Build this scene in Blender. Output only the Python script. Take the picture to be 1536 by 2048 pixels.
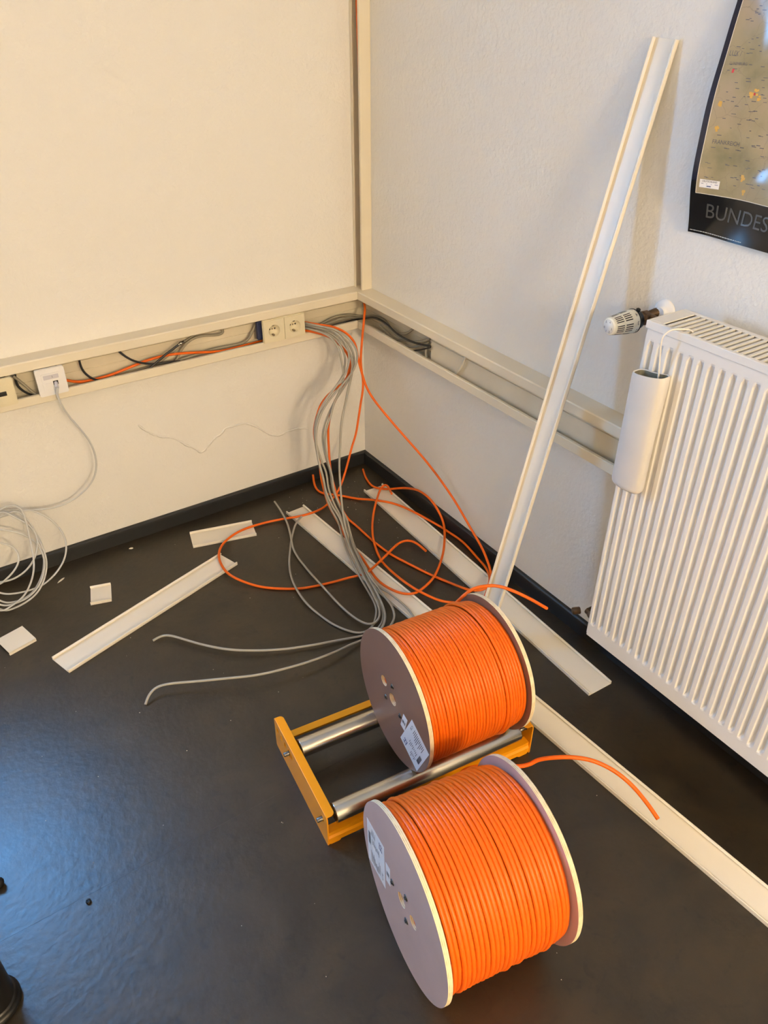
import bpy, math, random
from mathutils import Vector, Matrix

# ------------------------------------------------------------------ clear
for ob in list(bpy.data.objects):
    bpy.data.objects.remove(ob, do_unlink=True)
scene = bpy.context.scene
COL = scene.collection
random.seed(7)
PI = math.pi

# ------------------------------------------------------------------ camera
# world: the corner of the room is the origin, left wall y = 0, right wall x = 0, floor z = 0
F_PX, YAW, PITCH, ROLL = 1554.4, 0.9824, 0.5978, 0.0034
CAM = Vector((-1.4408, -2.2975, 1.5956))
fwd = Vector((math.cos(YAW) * math.cos(PITCH), math.sin(YAW) * math.cos(PITCH), -math.sin(PITCH)))
rgt = Vector((math.sin(YAW), -math.cos(YAW), 0))
upv = rgt.cross(fwd)
r2 = math.cos(ROLL) * rgt + math.sin(ROLL) * upv
u2 = -math.sin(ROLL) * rgt + math.cos(ROLL) * upv
cam_data = bpy.data.cameras.new('camera')
cam = bpy.data.objects.new('camera', cam_data)
COL.objects.link(cam)
cam.matrix_world = Matrix(((r2.x, u2.x, -fwd.x, CAM.x), (r2.y, u2.y, -fwd.y, CAM.y),
                           (r2.z, u2.z, -fwd.z, CAM.z), (0, 0, 0, 1)))
cam_data.sensor_fit = 'VERTICAL'
cam_data.sensor_height = 36.0
cam_data.lens = F_PX / 2048 * 36.0
cam_data.clip_start = 0.05
scene.camera = cam

# ------------------------------------------------------------------ world, light, exposure
world = bpy.data.worlds.new('sky')
scene.world = world
world.use_nodes = True
bg = world.node_tree.nodes['Background']
bg.inputs[0].default_value = (0.25, 0.58, 1.0, 1)
bg.inputs[1].default_value = 0.5
scene.view_settings.view_transform = 'Standard'
scene.view_settings.look = 'None'
scene.view_settings.gamma = 1.0
scene.view_settings.exposure = 0.0
scene.view_settings.use_curve_mapping = False

WIN_X0, WIN_X1, WIN_Z0, WIN_Z1 = -2.02, -1.55, 1.0, 1.75     # window in the left wall, beyond the frame


def area_light(name, loc, rot, sx, sy, power, color, parent=None):
    d = bpy.data.lights.new(name, 'AREA')
    d.shape = 'RECTANGLE'
    d.size, d.size_y = sx, sy
    d.energy = power
    d.color = color
    o = bpy.data.objects.new(name, d)
    COL.objects.link(o)
    o.location = loc
    o.rotation_euler = rot
    if parent:
        o.parent = parent
    return o


# daylight entering through the window opening
area_light('window_daylight', ((WIN_X0 + WIN_X1) / 2, 0.255, (WIN_Z0 + WIN_Z1) / 2), (-PI / 2, 0, 0),
           WIN_X1 - WIN_X0 - .06, WIN_Z1 - WIN_Z0 - .06, 65.0, (0.14, 0.455, 1.0))
LAMP_GLOW = 190.0
LAMP_COLOR = (1.0, 0.775, 0.49)


# ------------------------------------------------------------------ materials
def new_mat(name):
    m = bpy.data.materials.new(name)
    m.use_nodes = True
    nt = m.node_tree
    return m, nt, nt.nodes['Principled BSDF']


def lk(nt, a, b):
    nt.links.new(a, b)


def mat(name, col, rough=0.5, metal=0.0, spec=0.5, noise=0.0, nscale=20.0, bump=0.0, bscale=200.0, bdist=0.001,
        coat=0.0, col2=None):
    """plain surface with optional mottling (noise) and fine relief (bump)"""
    m, nt, b = new_mat(name)
    b.inputs['Base Color'].default_value = (*col, 1)
    b.inputs['Roughness'].default_value = rough
    b.inputs['Metallic'].default_value = metal
    b.inputs['Specular IOR Level'].default_value = spec
    b.inputs['Coat Weight'].default_value = coat
    tc = nt.nodes.new('ShaderNodeTexCoord')
    if noise > 0 or col2:
        n = nt.nodes.new('ShaderNodeTexNoise')
        n.inputs['Scale'].default_value = nscale
        n.inputs['Detail'].default_value = 5
        lk(nt, tc.outputs['Object'], n.inputs['Vector'])
        r = nt.nodes.new('ShaderNodeValToRGB')
        r.color_ramp.elements[0].position = 0.3
        r.color_ramp.elements[1].position = 0.7
        c2 = col2 if col2 else tuple(c * (1 - noise) for c in col)
        r.color_ramp.elements[0].color = (*c2, 1)
        r.color_ramp.elements[1].color = (*col, 1)
        lk(nt, n.outputs['Fac'], r.inputs['Fac'])
        lk(nt, r.outputs['Color'], b.inputs['Base Color'])
    if bump > 0:
        n2 = nt.nodes.new('ShaderNodeTexNoise')
        n2.inputs['Scale'].default_value = bscale
        n2.inputs['Detail'].default_value = 4
        lk(nt, tc.outputs['Object'], n2.inputs['Vector'])
        bp = nt.nodes.new('ShaderNodeBump')
        bp.inputs['Strength'].default_value = bump
        bp.inputs['Distance'].default_value = bdist
        lk(nt, n2.outputs['Fac'], bp.inputs['Height'])
        lk(nt, bp.outputs['Normal'], b.inputs['Normal'])
    return m


def wall_mat():
    m, nt, b = new_mat('painted_plaster')
    b.inputs['Base Color'].default_value = (0.80, 0.775, 0.72, 1)
    b.inputs['Roughness'].default_value = 0.75
    b.inputs['Specular IOR Level'].default_value = 0.25
    tc = nt.nodes.new('ShaderNodeTexCoord')
    n1 = nt.nodes.new('ShaderNodeTexNoise')
    n1.inputs['Scale'].default_value = 90
    n1.inputs['Detail'].default_value = 6
    n1.inputs['Roughness'].default_value = 0.55
    v = nt.nodes.new('ShaderNodeTexNoise')
    v.inputs['Scale'].default_value = 28
    v.inputs['Detail'].default_value = 3
    lk(nt, tc.outputs['Object'], n1.inputs['Vector'])
    lk(nt, tc.outputs['Object'], v.inputs['Vector'])
    a = nt.nodes.new('ShaderNodeMath')
    a.operation = 'ADD'
    lk(nt, n1.outputs['Fac'], a.inputs[0])
    lk(nt, v.outputs['Fac'], a.inputs[1])
    bp = nt.nodes.new('ShaderNodeBump')
    bp.inputs['Strength'].default_value = 0.55
    bp.inputs['Distance'].default_value = 0.004
    lk(nt, a.outputs[0], bp.inputs['Height'])
    lk(nt, bp.outputs['Normal'], b.inputs['Normal'])
    return m


def floor_mat():
    """anthracite vinyl, mottled like cast concrete"""
    m, nt, b = new_mat('anthracite_vinyl')
    tc = nt.nodes.new('ShaderNodeTexCoord')
    mp = nt.nodes.new('ShaderNodeMapping')
    lk(nt, tc.outputs['Object'], mp.inputs['Vector'])
    n1 = nt.nodes.new('ShaderNodeTexNoise')
    n1.inputs['Scale'].default_value = 7
    n1.inputs['Detail'].default_value = 9
    n1.inputs['Roughness'].default_value = 0.62
    n1.inputs['Distortion'].default_value = 0.6
    lk(nt, mp.outputs[0], n1.inputs['Vector'])
    r = nt.nodes.new('ShaderNodeValToRGB')
    e = r.color_ramp.elements
    e[0].position, e[0].color = 0.36, (0.0125, 0.0085, 0.0034, 1)
    e[1].position, e[1].color = 0.68, (0.031, 0.0215, 0.0090, 1)
    lk(nt, n1.outputs['Fac'], r.inputs['Fac'])
    n2 = nt.nodes.new('ShaderNodeTexNoise')
    n2.inputs['Scale'].default_value = 26
    n2.inputs['Detail'].default_value = 6
    n2.inputs['Distortion'].default_value = 1.2
    lk(nt, mp.outputs[0], n2.inputs['Vector'])
    r2_ = nt.nodes.new('ShaderNodeValToRGB')
    e = r2_.color_ramp.elements
    e[0].position, e[0].color = 0.28, (0.5, 0.5, 0.5, 1)
    e[1].position, e[1].color = 0.42, (1, 1, 1, 1)
    lk(nt, n2.outputs['Fac'], r2_.inputs['Fac'])
    mx = nt.nodes.new('ShaderNodeMix')
    mx.data_type = 'RGBA'
    mx.blend_type = 'MULTIPLY'
    mx.inputs[0].default_value = 1.0
    lk(nt, r.outputs['Color'], mx.inputs[6])
    lk(nt, r2_.outputs['Color'], mx.inputs[7])
    lk(nt, mx.outputs[2], b.inputs['Base Color'])
    n3 = nt.nodes.new('ShaderNodeTexNoise')
    n3.inputs['Scale'].default_value = 55
    n3.inputs['Detail'].default_value = 7
    lk(nt, mp.outputs[0], n3.inputs['Vector'])
    rr = nt.nodes.new('ShaderNodeMapRange')
    rr.inputs['To Min'].default_value = 0.36
    rr.inputs['To Max'].default_value = 0.47
    lk(nt, n1.outputs['Fac'], rr.inputs['Value'])
    lk(nt, rr.outputs[0], b.inputs['Roughness'])
    bp = nt.nodes.new('ShaderNodeBump')
    bp.inputs['Strength'].default_value = 0.6
    bp.inputs['Distance'].default_value = 0.0014
    lk(nt, n3.outputs['Fac'], bp.inputs['Height'])
    lk(nt, bp.outputs['Normal'], b.inputs['Normal'])
    b.inputs['Specular IOR Level'].default_value = 0.72
    return m


def ply_edge_mat():
    """plywood veneers seen on the rim: stripes along the axis of the reel (object X)"""
    m, nt, b = new_mat('plywood_edge')
    tc = nt.nodes.new('ShaderNodeTexCoord')
    sx = nt.nodes.new('ShaderNodeSeparateXYZ')
    lk(nt, tc.outputs['Object'], sx.inputs[0])
    mu = nt.nodes.new('ShaderNodeMath')
    mu.operation = 'MULTIPLY'
    mu.inputs[1].default_value = 2 * PI / 0.0034
    lk(nt, sx.outputs['X'], mu.inputs[0])
    si = nt.nodes.new('ShaderNodeMath')
    si.operation = 'SINE'
    lk(nt, mu.outputs[0], si.inputs[0])
    n = nt.nodes.new('ShaderNodeTexNoise')
    n.inputs['Scale'].default_value = 60
    lk(nt, tc.outputs['Object'], n.inputs['Vector'])
    ad = nt.nodes.new('ShaderNodeMath')
    ad.operation = 'MULTIPLY_ADD'
    ad.inputs[1].default_value = 2.2
    lk(nt, n.outputs['Fac'], ad.inputs[0])
    lk(nt, si.outputs[0], ad.inputs[2])
    r = nt.nodes.new('ShaderNodeValToRGB')
    r.color_ramp.elements[0].position = 0.05
    r.color_ramp.elements[0].color = (0.50, 0.34, 0.17, 1)
    r.color_ramp.elements[1].position = 0.55
    r.color_ramp.elements[1].color = (0.84, 0.70, 0.46, 1)
    lk(nt, ad.outputs[0], r.inputs['Fac'])
    lk(nt, r.outputs['Color'], b.inputs['Base Color'])
    b.inputs['Roughness'].default_value = 0.7
    return m


def map_mat():
    """printed relief map: olive lowlands, mauve uplands, dark green woods, ochre towns, thin border lines"""
    m, nt, b = new_mat('printed_map')
    tc = nt.nodes.new('ShaderNodeTexCoord')
    n1 = nt.nodes.new('ShaderNodeTexNoise')
    n1.inputs['Scale'].default_value = 9
    n1.inputs['Detail'].default_value = 8
    lk(nt, tc.outputs['Object'], n1.inputs['Vector'])
    r = nt.nodes.new('ShaderNodeValToRGB')
    e = r.color_ramp.elements
    e[0].position, e[0].color = 0.30, (0.22, 0.20, 0.115, 1)
    e[1].position, e[1].color = 0.66, (0.42, 0.33, 0.23, 1)
    x = e.new(0.48)
    x.color = (0.36, 0.30, 0.185, 1)
    lk(nt, n1.outputs['Fac'], r.inputs['Fac'])
    sp = nt.nodes.new('ShaderNodeSeparateXYZ')
    lk(nt, tc.outputs['Object'], sp.inputs[0])

    def blob(y, z, rad, colr, prev):
        vm = nt.nodes.new('ShaderNodeVectorMath')
        vm.operation = 'DISTANCE'
        vm.inputs[1].default_value = (-0.01, y, z)
        lk(nt, tc.outputs['Object'], vm.inputs[0])
        nn = nt.nodes.new('ShaderNodeTexNoise')
        nn.inputs['Scale'].default_value = 22
        nn.inputs['Detail'].default_value = 5
        lk(nt, tc.outputs['Object'], nn.inputs['Vector'])
        ma = nt.nodes.new('ShaderNodeMath')
        ma.operation = 'MULTIPLY_ADD'
        ma.inputs[1].default_value = rad * 1.1
        lk(nt, nn.outputs['Fac'], ma.inputs[0])
        lk(nt, vm.outputs['Value'], ma.inputs[2])
        mr = nt.nodes.new('ShaderNodeMapRange')
        mr.inputs['From Min'].default_value = rad * 1.55
        mr.inputs['From Max'].default_value = rad * 1.35
        lk(nt, ma.outputs[0], mr.inputs['Value'])
        mx = nt.nodes.new('ShaderNodeMix')
        mx.data_type = 'RGBA'
        lk(nt, mr.outputs[0], mx.inputs[0])
        lk(nt, prev, mx.inputs[6])
        mx.inputs[7].default_value = (*colr, 1)
        return mx.outputs[2]

    c = r.outputs['Color']
    c = blob(-1.44, 1.585, 0.12, (0.27, 0.195, 0.15), c)
    c = blob(-1.53, 1.33, 0.13, (0.085, 0.085, 0.03), c)
    c = blob(-1.415, 1.475, 0.045, (0.34, 0.24, 0.03), c)
    c = blob(-1.30, 1.52, 0.022, (0.62, 0.58, 0.50), c)
    c = blob(-1.40, 1.27, 0.03, (0.37, 0.25, 0.17), c)
    vo = nt.nodes.new('ShaderNodeTexVoronoi')
    vo.feature = 'DISTANCE_TO_EDGE'
    vo.inputs['Scale'].default_value = 19
    dn = nt.nodes.new('ShaderNodeTexNoise')
    dn.inputs['Scale'].default_value = 30
    dn.inputs['Detail'].default_value = 4
    lk(nt, tc.outputs['Object'], dn.inputs['Vector'])
    vv = nt.nodes.new('ShaderNodeVectorMath')
    vv.operation = 'MULTIPLY_ADD'
    vv.inputs[1].default_value = (0.03, 0.03, 0.03)
    lk(nt, dn.outputs['Color'], vv.inputs[0])
    lk(nt, tc.outputs['Object'], vv.inputs[2])
    lk(nt, vv.outputs[0], vo.inputs['Vector'])
    mr = nt.nodes.new('ShaderNodeMapRange')
    mr.inputs['From Min'].default_value = -0.01
    mr.inputs['From Max'].default_value = 0.014
    lk(nt, vo.outputs['Distance'], mr.inputs['Value'])
    mx = nt.nodes.new('ShaderNodeMix')
    mx.data_type = 'RGBA'
    lk(nt, mr.outputs[0], mx.inputs[0])
    mx.inputs[6].default_value = (0.25, 0.21, 0.15, 1)
    lk(nt, c, mx.inputs[7])
    lk(nt, mx.outputs[2], b.inputs['Base Color'])
    b.inputs['Roughness'].default_value = 0.16
    nb = nt.nodes.new('ShaderNodeTexNoise')
    nb.inputs['Scale'].default_value = 13
    nb.inputs['Detail'].default_value = 1
    lk(nt, tc.outputs['Object'], nb.inputs['Vector'])
    bp = nt.nodes.new('ShaderNodeBump')
    bp.inputs['Strength'].default_value = 0.6
    bp.inputs['Distance'].default_value = 0.012
    lk(nt, nb.outputs['Fac'], bp.inputs['Height'])
    lk(nt, bp.outputs['Normal'], b.inputs['Normal'])
    return m


M = {}
M['wall'] = wall_mat()
M['ceiling'] = mat('ceiling_paint', (0.8, 0.79, 0.76), 0.9)
M['floor'] = floor_mat()
M['skirt'] = mat('black_skirting', (0.016, 0.017, 0.018), 0.45, noise=0.3, nscale=30, bump=0.15, bscale=80)
M['duct'] = mat('cream_duct_pvc', (0.79, 0.71, 0.55), 0.42, noise=0.05, nscale=6)
M['duct_in'] = mat('cream_duct_inside', (0.75, 0.67, 0.51), 0.5, noise=0.10, nscale=9)
M['strip'] = mat('ivory_pvc', (0.87, 0.805, 0.68), 0.38, noise=0.03, nscale=5)
M['socket'] = mat('cream_socket', (0.74, 0.66, 0.46), 0.33)
M['white_plastic'] = mat('white_plastic', (0.84, 0.82, 0.80), 0.3)
M['label_grey'] = mat('label_inlay', (0.60, 0.58, 0.62), 0.3)
M['hole'] = mat('dark_hole', (0.012, 0.011, 0.01), 0.6)
M['brass_dark'] = mat('dull_brass', (0.16, 0.095, 0.05), 0.4, metal=0.7, noise=0.4, nscale=60)
M['screw'] = mat('screw_metal', (0.30, 0.24, 0.17), 0.4, metal=0.8)
M['steel'] = mat('brushed_steel', (0.56, 0.54, 0.48), 0.27, metal=1.0, noise=0.12, nscale=14, bump=0.08, bscale=120)
M['dark_steel'] = mat('dark_steel', (0.18, 0.17, 0.16), 0.35, metal=1.0)
M['blue_box'] = mat('blue_box', (0.02, 0.03, 0.09), 0.5)
M['orange'] = mat('orange_jacket', (0.80, 0.135, 0.004), 0.40, spec=0.35)
M['orange_dark'] = mat('orange_core_jacket', (0.62, 0.09, 0.008), 0.55)
M['grey_cable'] = mat('grey_jacket', (0.37, 0.345, 0.29), 0.5, noise=0.06, nscale=10)
M['duct_cable'] = mat('dusty_grey_jacket', (0.33, 0.295, 0.22), 0.6, noise=0.15, nscale=25)
M['white_cable'] = mat('off_white_jacket', (0.62, 0.58, 0.48), 0.5)
M['patch'] = mat('pale_grey_jacket', (0.56, 0.56, 0.55), 0.45)
M['black_cable'] = mat('black_jacket', (0.015, 0.014, 0.014), 0.4)
M['copper'] = mat('cut_end', (0.45, 0.32, 0.22), 0.5)
M['ply_face'] = mat('brown_film_ply', (0.25, 0.135, 0.09), 0.48, noise=0.10, nscale=11, bump=0.06, bscale=60)
M['ply_face_pale'] = mat('mauve_film_ply', (0.54, 0.40, 0.37), 0.45, noise=0.10, nscale=11, bump=0.06, bscale=60)
M['ply_edge'] = ply_edge_mat()
M['paper'] = mat('label_paper', (0.78, 0.79, 0.82), 0.5)
M['ink'] = mat('black_ink', (0.06, 0.065, 0.09), 0.6)
M['blue_ink'] = mat('blue_ink', (0.03, 0.06, 0.20), 0.6)
M['rack'] = mat('amber_powder_coat', (0.86, 0.33, 0.004), 0.36, spec=0.4, bump=0.10, bscale=350, bdist=0.0004)
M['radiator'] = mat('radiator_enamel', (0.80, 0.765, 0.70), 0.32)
M['rad_core_shade'] = mat('radiator_core_shaded', (0.09, 0.08, 0.065), 0.7)  # core colour darkened to put shade into the gaps between the grille slats
M['thermo'] = mat('thermostat_cream', (0.84, 0.80, 0.66), 0.35)
M['thermo_cap'] = mat('thermostat_cap', (0.72, 0.71, 0.66), 0.4)
M['black_plastic'] = mat('black_plastic', (0.010, 0.010, 0.010), 0.4, spec=0.25)
M['ceramic'] = mat('white_ceramic', (0.68, 0.64, 0.58), 0.4, noise=0.05, nscale=14, bump=0.25, bscale=70, bdist=0.002)
M['ceramic_in'] = mat('humidifier_inside', (0.24, 0.22, 0.15), 0.7, noise=0.4, nscale=30)
M['wire'] = mat('white_wire', (0.80, 0.76, 0.68), 0.4)
M['poster_black'] = mat('glossy_black_print', (0.010, 0.010, 0.011), 0.16, bump=0.05, bscale=18, bdist=0.003)
M['poster_blue'] = mat('glossy_navy_print', (0.012, 0.014, 0.032), 0.12, bump=0.6, bscale=13, bdist=0.012)
M['map'] = map_mat()
M['map_edge'] = mat('map_white_line', (0.75, 0.70, 0.58), 0.4)
M['poster_text'] = mat('dark_grey_print', (0.075, 0.072, 0.068), 0.3)
M['map_text'] = mat('slate_print', (0.10, 0.095, 0.11), 0.4)
M['fine_print'] = mat('light_print', (0.55, 0.54, 0.5), 0.4)
M['ochre'] = mat('ochre_print', (0.62, 0.36, 0.07), 0.4)
M['red_print'] = mat('red_print', (0.55, 0.04, 0.04), 0.4)
M['leg'] = mat('black_table_leg', (0.008, 0.0075, 0.007), 0.34, spec=0.35)
M['crumb'] = mat('plaster_crumb', (0.72, 0.68, 0.58), 0.8)


def emit_mat(name, col, st):
    m = bpy.data.materials.new(name)
    m.use_nodes = True
    nt = m.node_tree
    b = nt.nodes['Principled BSDF']
    b.inputs['Base Color'].default_value = (0.8, 0.8, 0.8, 1)
    b.inputs['Emission Color'].default_value = (*col, 1)
    b.inputs['Emission Strength'].default_value = st
    return m


def pane_mat():
    m = bpy.data.materials.new('window_pane')
    m.use_nodes = True
    nt = m.node_tree
    nt.nodes.remove(nt.nodes['Principled BSDF'])
    o = nt.nodes['Material Output']
    t = nt.nodes.new('ShaderNodeBsdfTransparent')
    g = nt.nodes.new('ShaderNodeBsdfGlossy')
    g.inputs['Roughness'].default_value = 0.02
    mx = nt.nodes.new('ShaderNodeMixShader')
    mx.inputs[0].default_value = 0.05
    lk(nt, t.outputs[0], mx.inputs[1])
    lk(nt, g.outputs[0], mx.inputs[2])
    lk(nt, mx.outputs[0], o.inputs['Surface'])
    return m


M['diffuser'] = emit_mat('lamp_diffuser', LAMP_COLOR, LAMP_GLOW)
M['pane'] = pane_mat()


# ------------------------------------------------------------------ geometry helpers
class MB:
    """collects shapes into one mesh"""

    def __init__(self):
        self.v, self.f, self.m, self.s = [], [], [], []

    def add(self, vs, fs, mi=0, smooth=False):
        o = len(self.v)
        self.v += [tuple(q) for q in vs]
        for fc in fs:
            self.f.append([i + o for i in fc])
            self.m.append(mi)
            self.s.append(smooth)
        return self

    def box(self, a, b, mi=0, bev=0.0):
        x0, x1 = sorted((a[0], b[0]))
        y0, y1 = sorted((a[1], b[1]))
        z0, z1 = sorted((a[2], b[2]))
        vs = [(x, y, z) for x in (x0, x1) for y in (y0, y1) for z in (z0, z1)]
        fs = [(0, 1, 3, 2), (4, 6, 7, 5), (0, 4, 5, 1), (2, 3, 7, 6), (0, 2, 6, 4), (1, 5, 7, 3)]
        return self.add(vs, fs, mi)

    def quad(self, a, b, c, d, mi=0):
        return self.add([a, b, c, d], [(0, 1, 2, 3)], mi)

    def prism(self, poly, fn, t0, t1, mi=0, smooth=False):
        """poly: 2-D outline; fn(u, v, t) -> 3-D point"""
        n = len(poly)
        vs = [fn(u, v, t0) for u, v in poly] + [fn(u, v, t1) for u, v in poly]
        self.add(vs, [(i, (i + 1) % n, n + (i + 1) % n, n + i) for i in range(n)], mi, smooth)
        o = len(self.v) - 2 * n
        self.f += [[o + i for i in range(n)][::-1], [o + n + i for i in range(n)]]
        self.m += [mi, mi]
        self.s += [False, False]
        return self

    def tube(self, pts, r, n=8, mi=0, cap=True, radii=None, radial=None):
        pts = [Vector(q) for q in pts]
        k = len(pts)
        tang = [(pts[min(i + 1, k - 1)] - pts[max(i - 1, 0)]).normalized() for i in range(k)]
        t = tang[0]
        nrm = t.cross(Vector((0, 0, 1)))
        if nrm.length < 1e-3:
            nrm = t.cross(Vector((1, 0, 0)))
        nrm.normalize()
        vs = []
        for i in range(k):
            t = tang[i]
            if radial is not None:      # keep the section square to a coil about the X axis
                nrm = Vector((0, pts[i].y - radial.y, pts[i].z - radial.z))
            nrm = (nrm - t * nrm.dot(t)).normalized()
            bn = t.cross(nrm)
            rr = radii[i] if radii else r
            for j in range(n):
                a = 2 * PI * j / n
                vs.append(pts[i] + rr * (math.cos(a) * nrm + math.sin(a) * bn))
        fs = [(i * n + j, i * n + (j + 1) % n, (i + 1) * n + (j + 1) % n, (i + 1) * n + j)
              for i in range(k - 1) for j in range(n)]
        self.add(vs, fs, mi, True)
        if cap:
            self.add(vs[:n], [list(range(n))[::-1]], mi)
            self.add(vs[-n:], [list(range(n))], mi)
        return self

    def lathe(self, prof, origin, axis, n=32, mi=0, smooth=True, sx=1.0, caps=True):
        """prof: (distance along axis, radius)"""
        ax = Vector(axis).normalized()
        e1 = ax.cross(Vector((0, 0, 1)))
        if e1.length < 1e-3:
            e1 = Vector((1, 0, 0))
        e1.normalize()
        e2 = ax.cross(e1)
        o = Vector(origin)
        vs = [o + ax * h + r * (math.cos(2 * PI * j / n) * e1 * sx + math.sin(2 * PI * j / n) * e2)
              for h, r in prof for j in range(n)]
        fs = [(i * n + j, i * n + (j + 1) % n, (i + 1) * n + (j + 1) % n, (i + 1) * n + j)
              for i in range(len(prof) - 1) for j in range(n)]
        self.add(vs, fs, mi, smooth)
        if caps and prof[0][1] > 1e-6:
            self.add(vs[:n], [list(range(n))[::-1]], mi)
        if caps and prof[-1][1] > 1e-6:
            self.add(vs[-n:], [list(range(n))], mi)
        return self

    def mesh(self, name, mats):
        me = bpy.data.meshes.new(name)
        me.from_pydata(self.v, [], self.f)
        for m in (mats if isinstance(mats, (list, tuple)) else [mats]):
            me.materials.append(m)
        me.polygons.foreach_set('material_index', self.m)
        me.polygons.foreach_set('use_smooth', self.s)
        me.validate()
        me.update()
        return me

    def build(self, name, mats, parent=None, bevel=0.0, seg=2):
        o = bpy.data.objects.new(name, self.mesh(name, mats))
        COL.objects.link(o)
        if parent is not None:
            o.parent = parent
        if bevel > 0:
            md = o.modifiers.new('bevel', 'BEVEL')
            md.width = bevel
            md.segments = seg
            md.limit_method = 'ANGLE'
            md.angle_limit = 0.6
        return o


def tag(o, label=None, cat=None, group=None, kind=None):
    if label:
        o['label'] = label
    if cat:
        o['category'] = cat
    if group:
        o['group'] = group
    if kind:
        o['kind'] = kind
    return o


def thing(name, loc, label, cat, group=None, rz=0.0):
    o = bpy.data.objects.new(name, None)
    o.empty_display_size = 0.05
    COL.objects.link(o)
    o.location = loc
    o.rotation_euler = (0, 0, rz)
    return tag(o, label, cat, group)


def smooth_path(pts, step=0.008):
    """Catmull-Rom through the points, resampled evenly"""
    P = [Vector(q) for q in pts]
    P = [2 * P[0] - P[1]] + P + [2 * P[-1] - P[-2]]
    out = []
    for i in range(1, len(P) - 2):
        a, b, c, d = P[i - 1:i + 3]
        n = max(2, int((c - b).length / step))
        for k in range(n):
            t = k / n
            out.append(0.5 * ((2 * b) + (c - a) * t + (2 * a - 5 * b + 4 * c - d) * t * t + (3 * b - a - 3 * c + d) * t ** 3))
    out.append(P[-2])
    for _ in range(2):
        out = [out[0]] + [(out[i - 1] + 2 * out[i] + out[i + 1]) / 4 for i in range(1, len(out) - 1)] + [out[-1]]
    return out


def rounded(w, h, r, n=5, cx=0.0, cy=0.0):
    """rounded rectangle outline, centred"""
    o = []
    for sx, sy, a0 in ((1, 1, 0), (-1, 1, 90), (-1, -1, 180), (1, -1, 270)):
        for k in range(n + 1):
            a = math.radians(a0 + 90 * k / n)
            o.append((cx + sx * (w / 2 - r) + r * math.cos(a), cy + sy * (h / 2 - r) + r * math.sin(a)))
    return o


def flat_shape(outline, holes, thick):
    """mesh data of a plate with holes, in local XY, thickness along Z from 0 to thick"""
    cu = bpy.data.curves.new('tmp', 'CURVE')
    cu.dimensions = '2D'
    cu.fill_mode = 'BOTH'
    cu.extrude = thick / 2
    for loop in [outline] + holes:
        s = cu.splines.new('POLY')
        s.points.add(len(loop) - 1)
        for p_, q in zip(s.points, loop):
            p_.co = (q[0], q[1], 0, 1)
        s.use_cyclic_u = True
    ob = bpy.data.objects.new('tmp', cu)
    COL.objects.link(ob)
    dg = bpy.context.evaluated_depsgraph_get()
    me = bpy.data.meshes.new_from_object(ob.evaluated_get(dg))
    vs = [(v.co.x, v.co.y, v.co.z + thick / 2) for v in me.vertices]
    fs = [list(p_.vertices) for p_ in me.polygons]
    bpy.data.objects.remove(ob, do_unlink=True)
    bpy.data.curves.remove(cu)
    bpy.data.meshes.remove(me)
    return vs, fs


def text_shape(body, size, thick=0.0):
    cu = bpy.data.curves.new('tmp', 'FONT')
    cu.body = body
    cu.size = size
    cu.extrude = thick
    cu.resolution_u = 3
    ob = bpy.data.objects.new('tmp', cu)
    COL.objects.link(ob)
    dg = bpy.context.evaluated_depsgraph_get()
    me = bpy.data.meshes.new_from_object(ob.evaluated_get(dg))
    vs = [tuple(v.co) for v in me.vertices]
    fs = [list(p_.vertices) for p_ in me.polygons]
    bpy.data.objects.remove(ob, do_unlink=True)
    bpy.data.curves.remove(cu)
    bpy.data.meshes.remove(me)
    return vs, fs


def circle(r, n=32, cx=0.0, cy=0.0):
    return [(cx + r * math.cos(2 * PI * k / n), cy + r * math.sin(2 * PI * k / n)) for k in range(n)]

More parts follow.
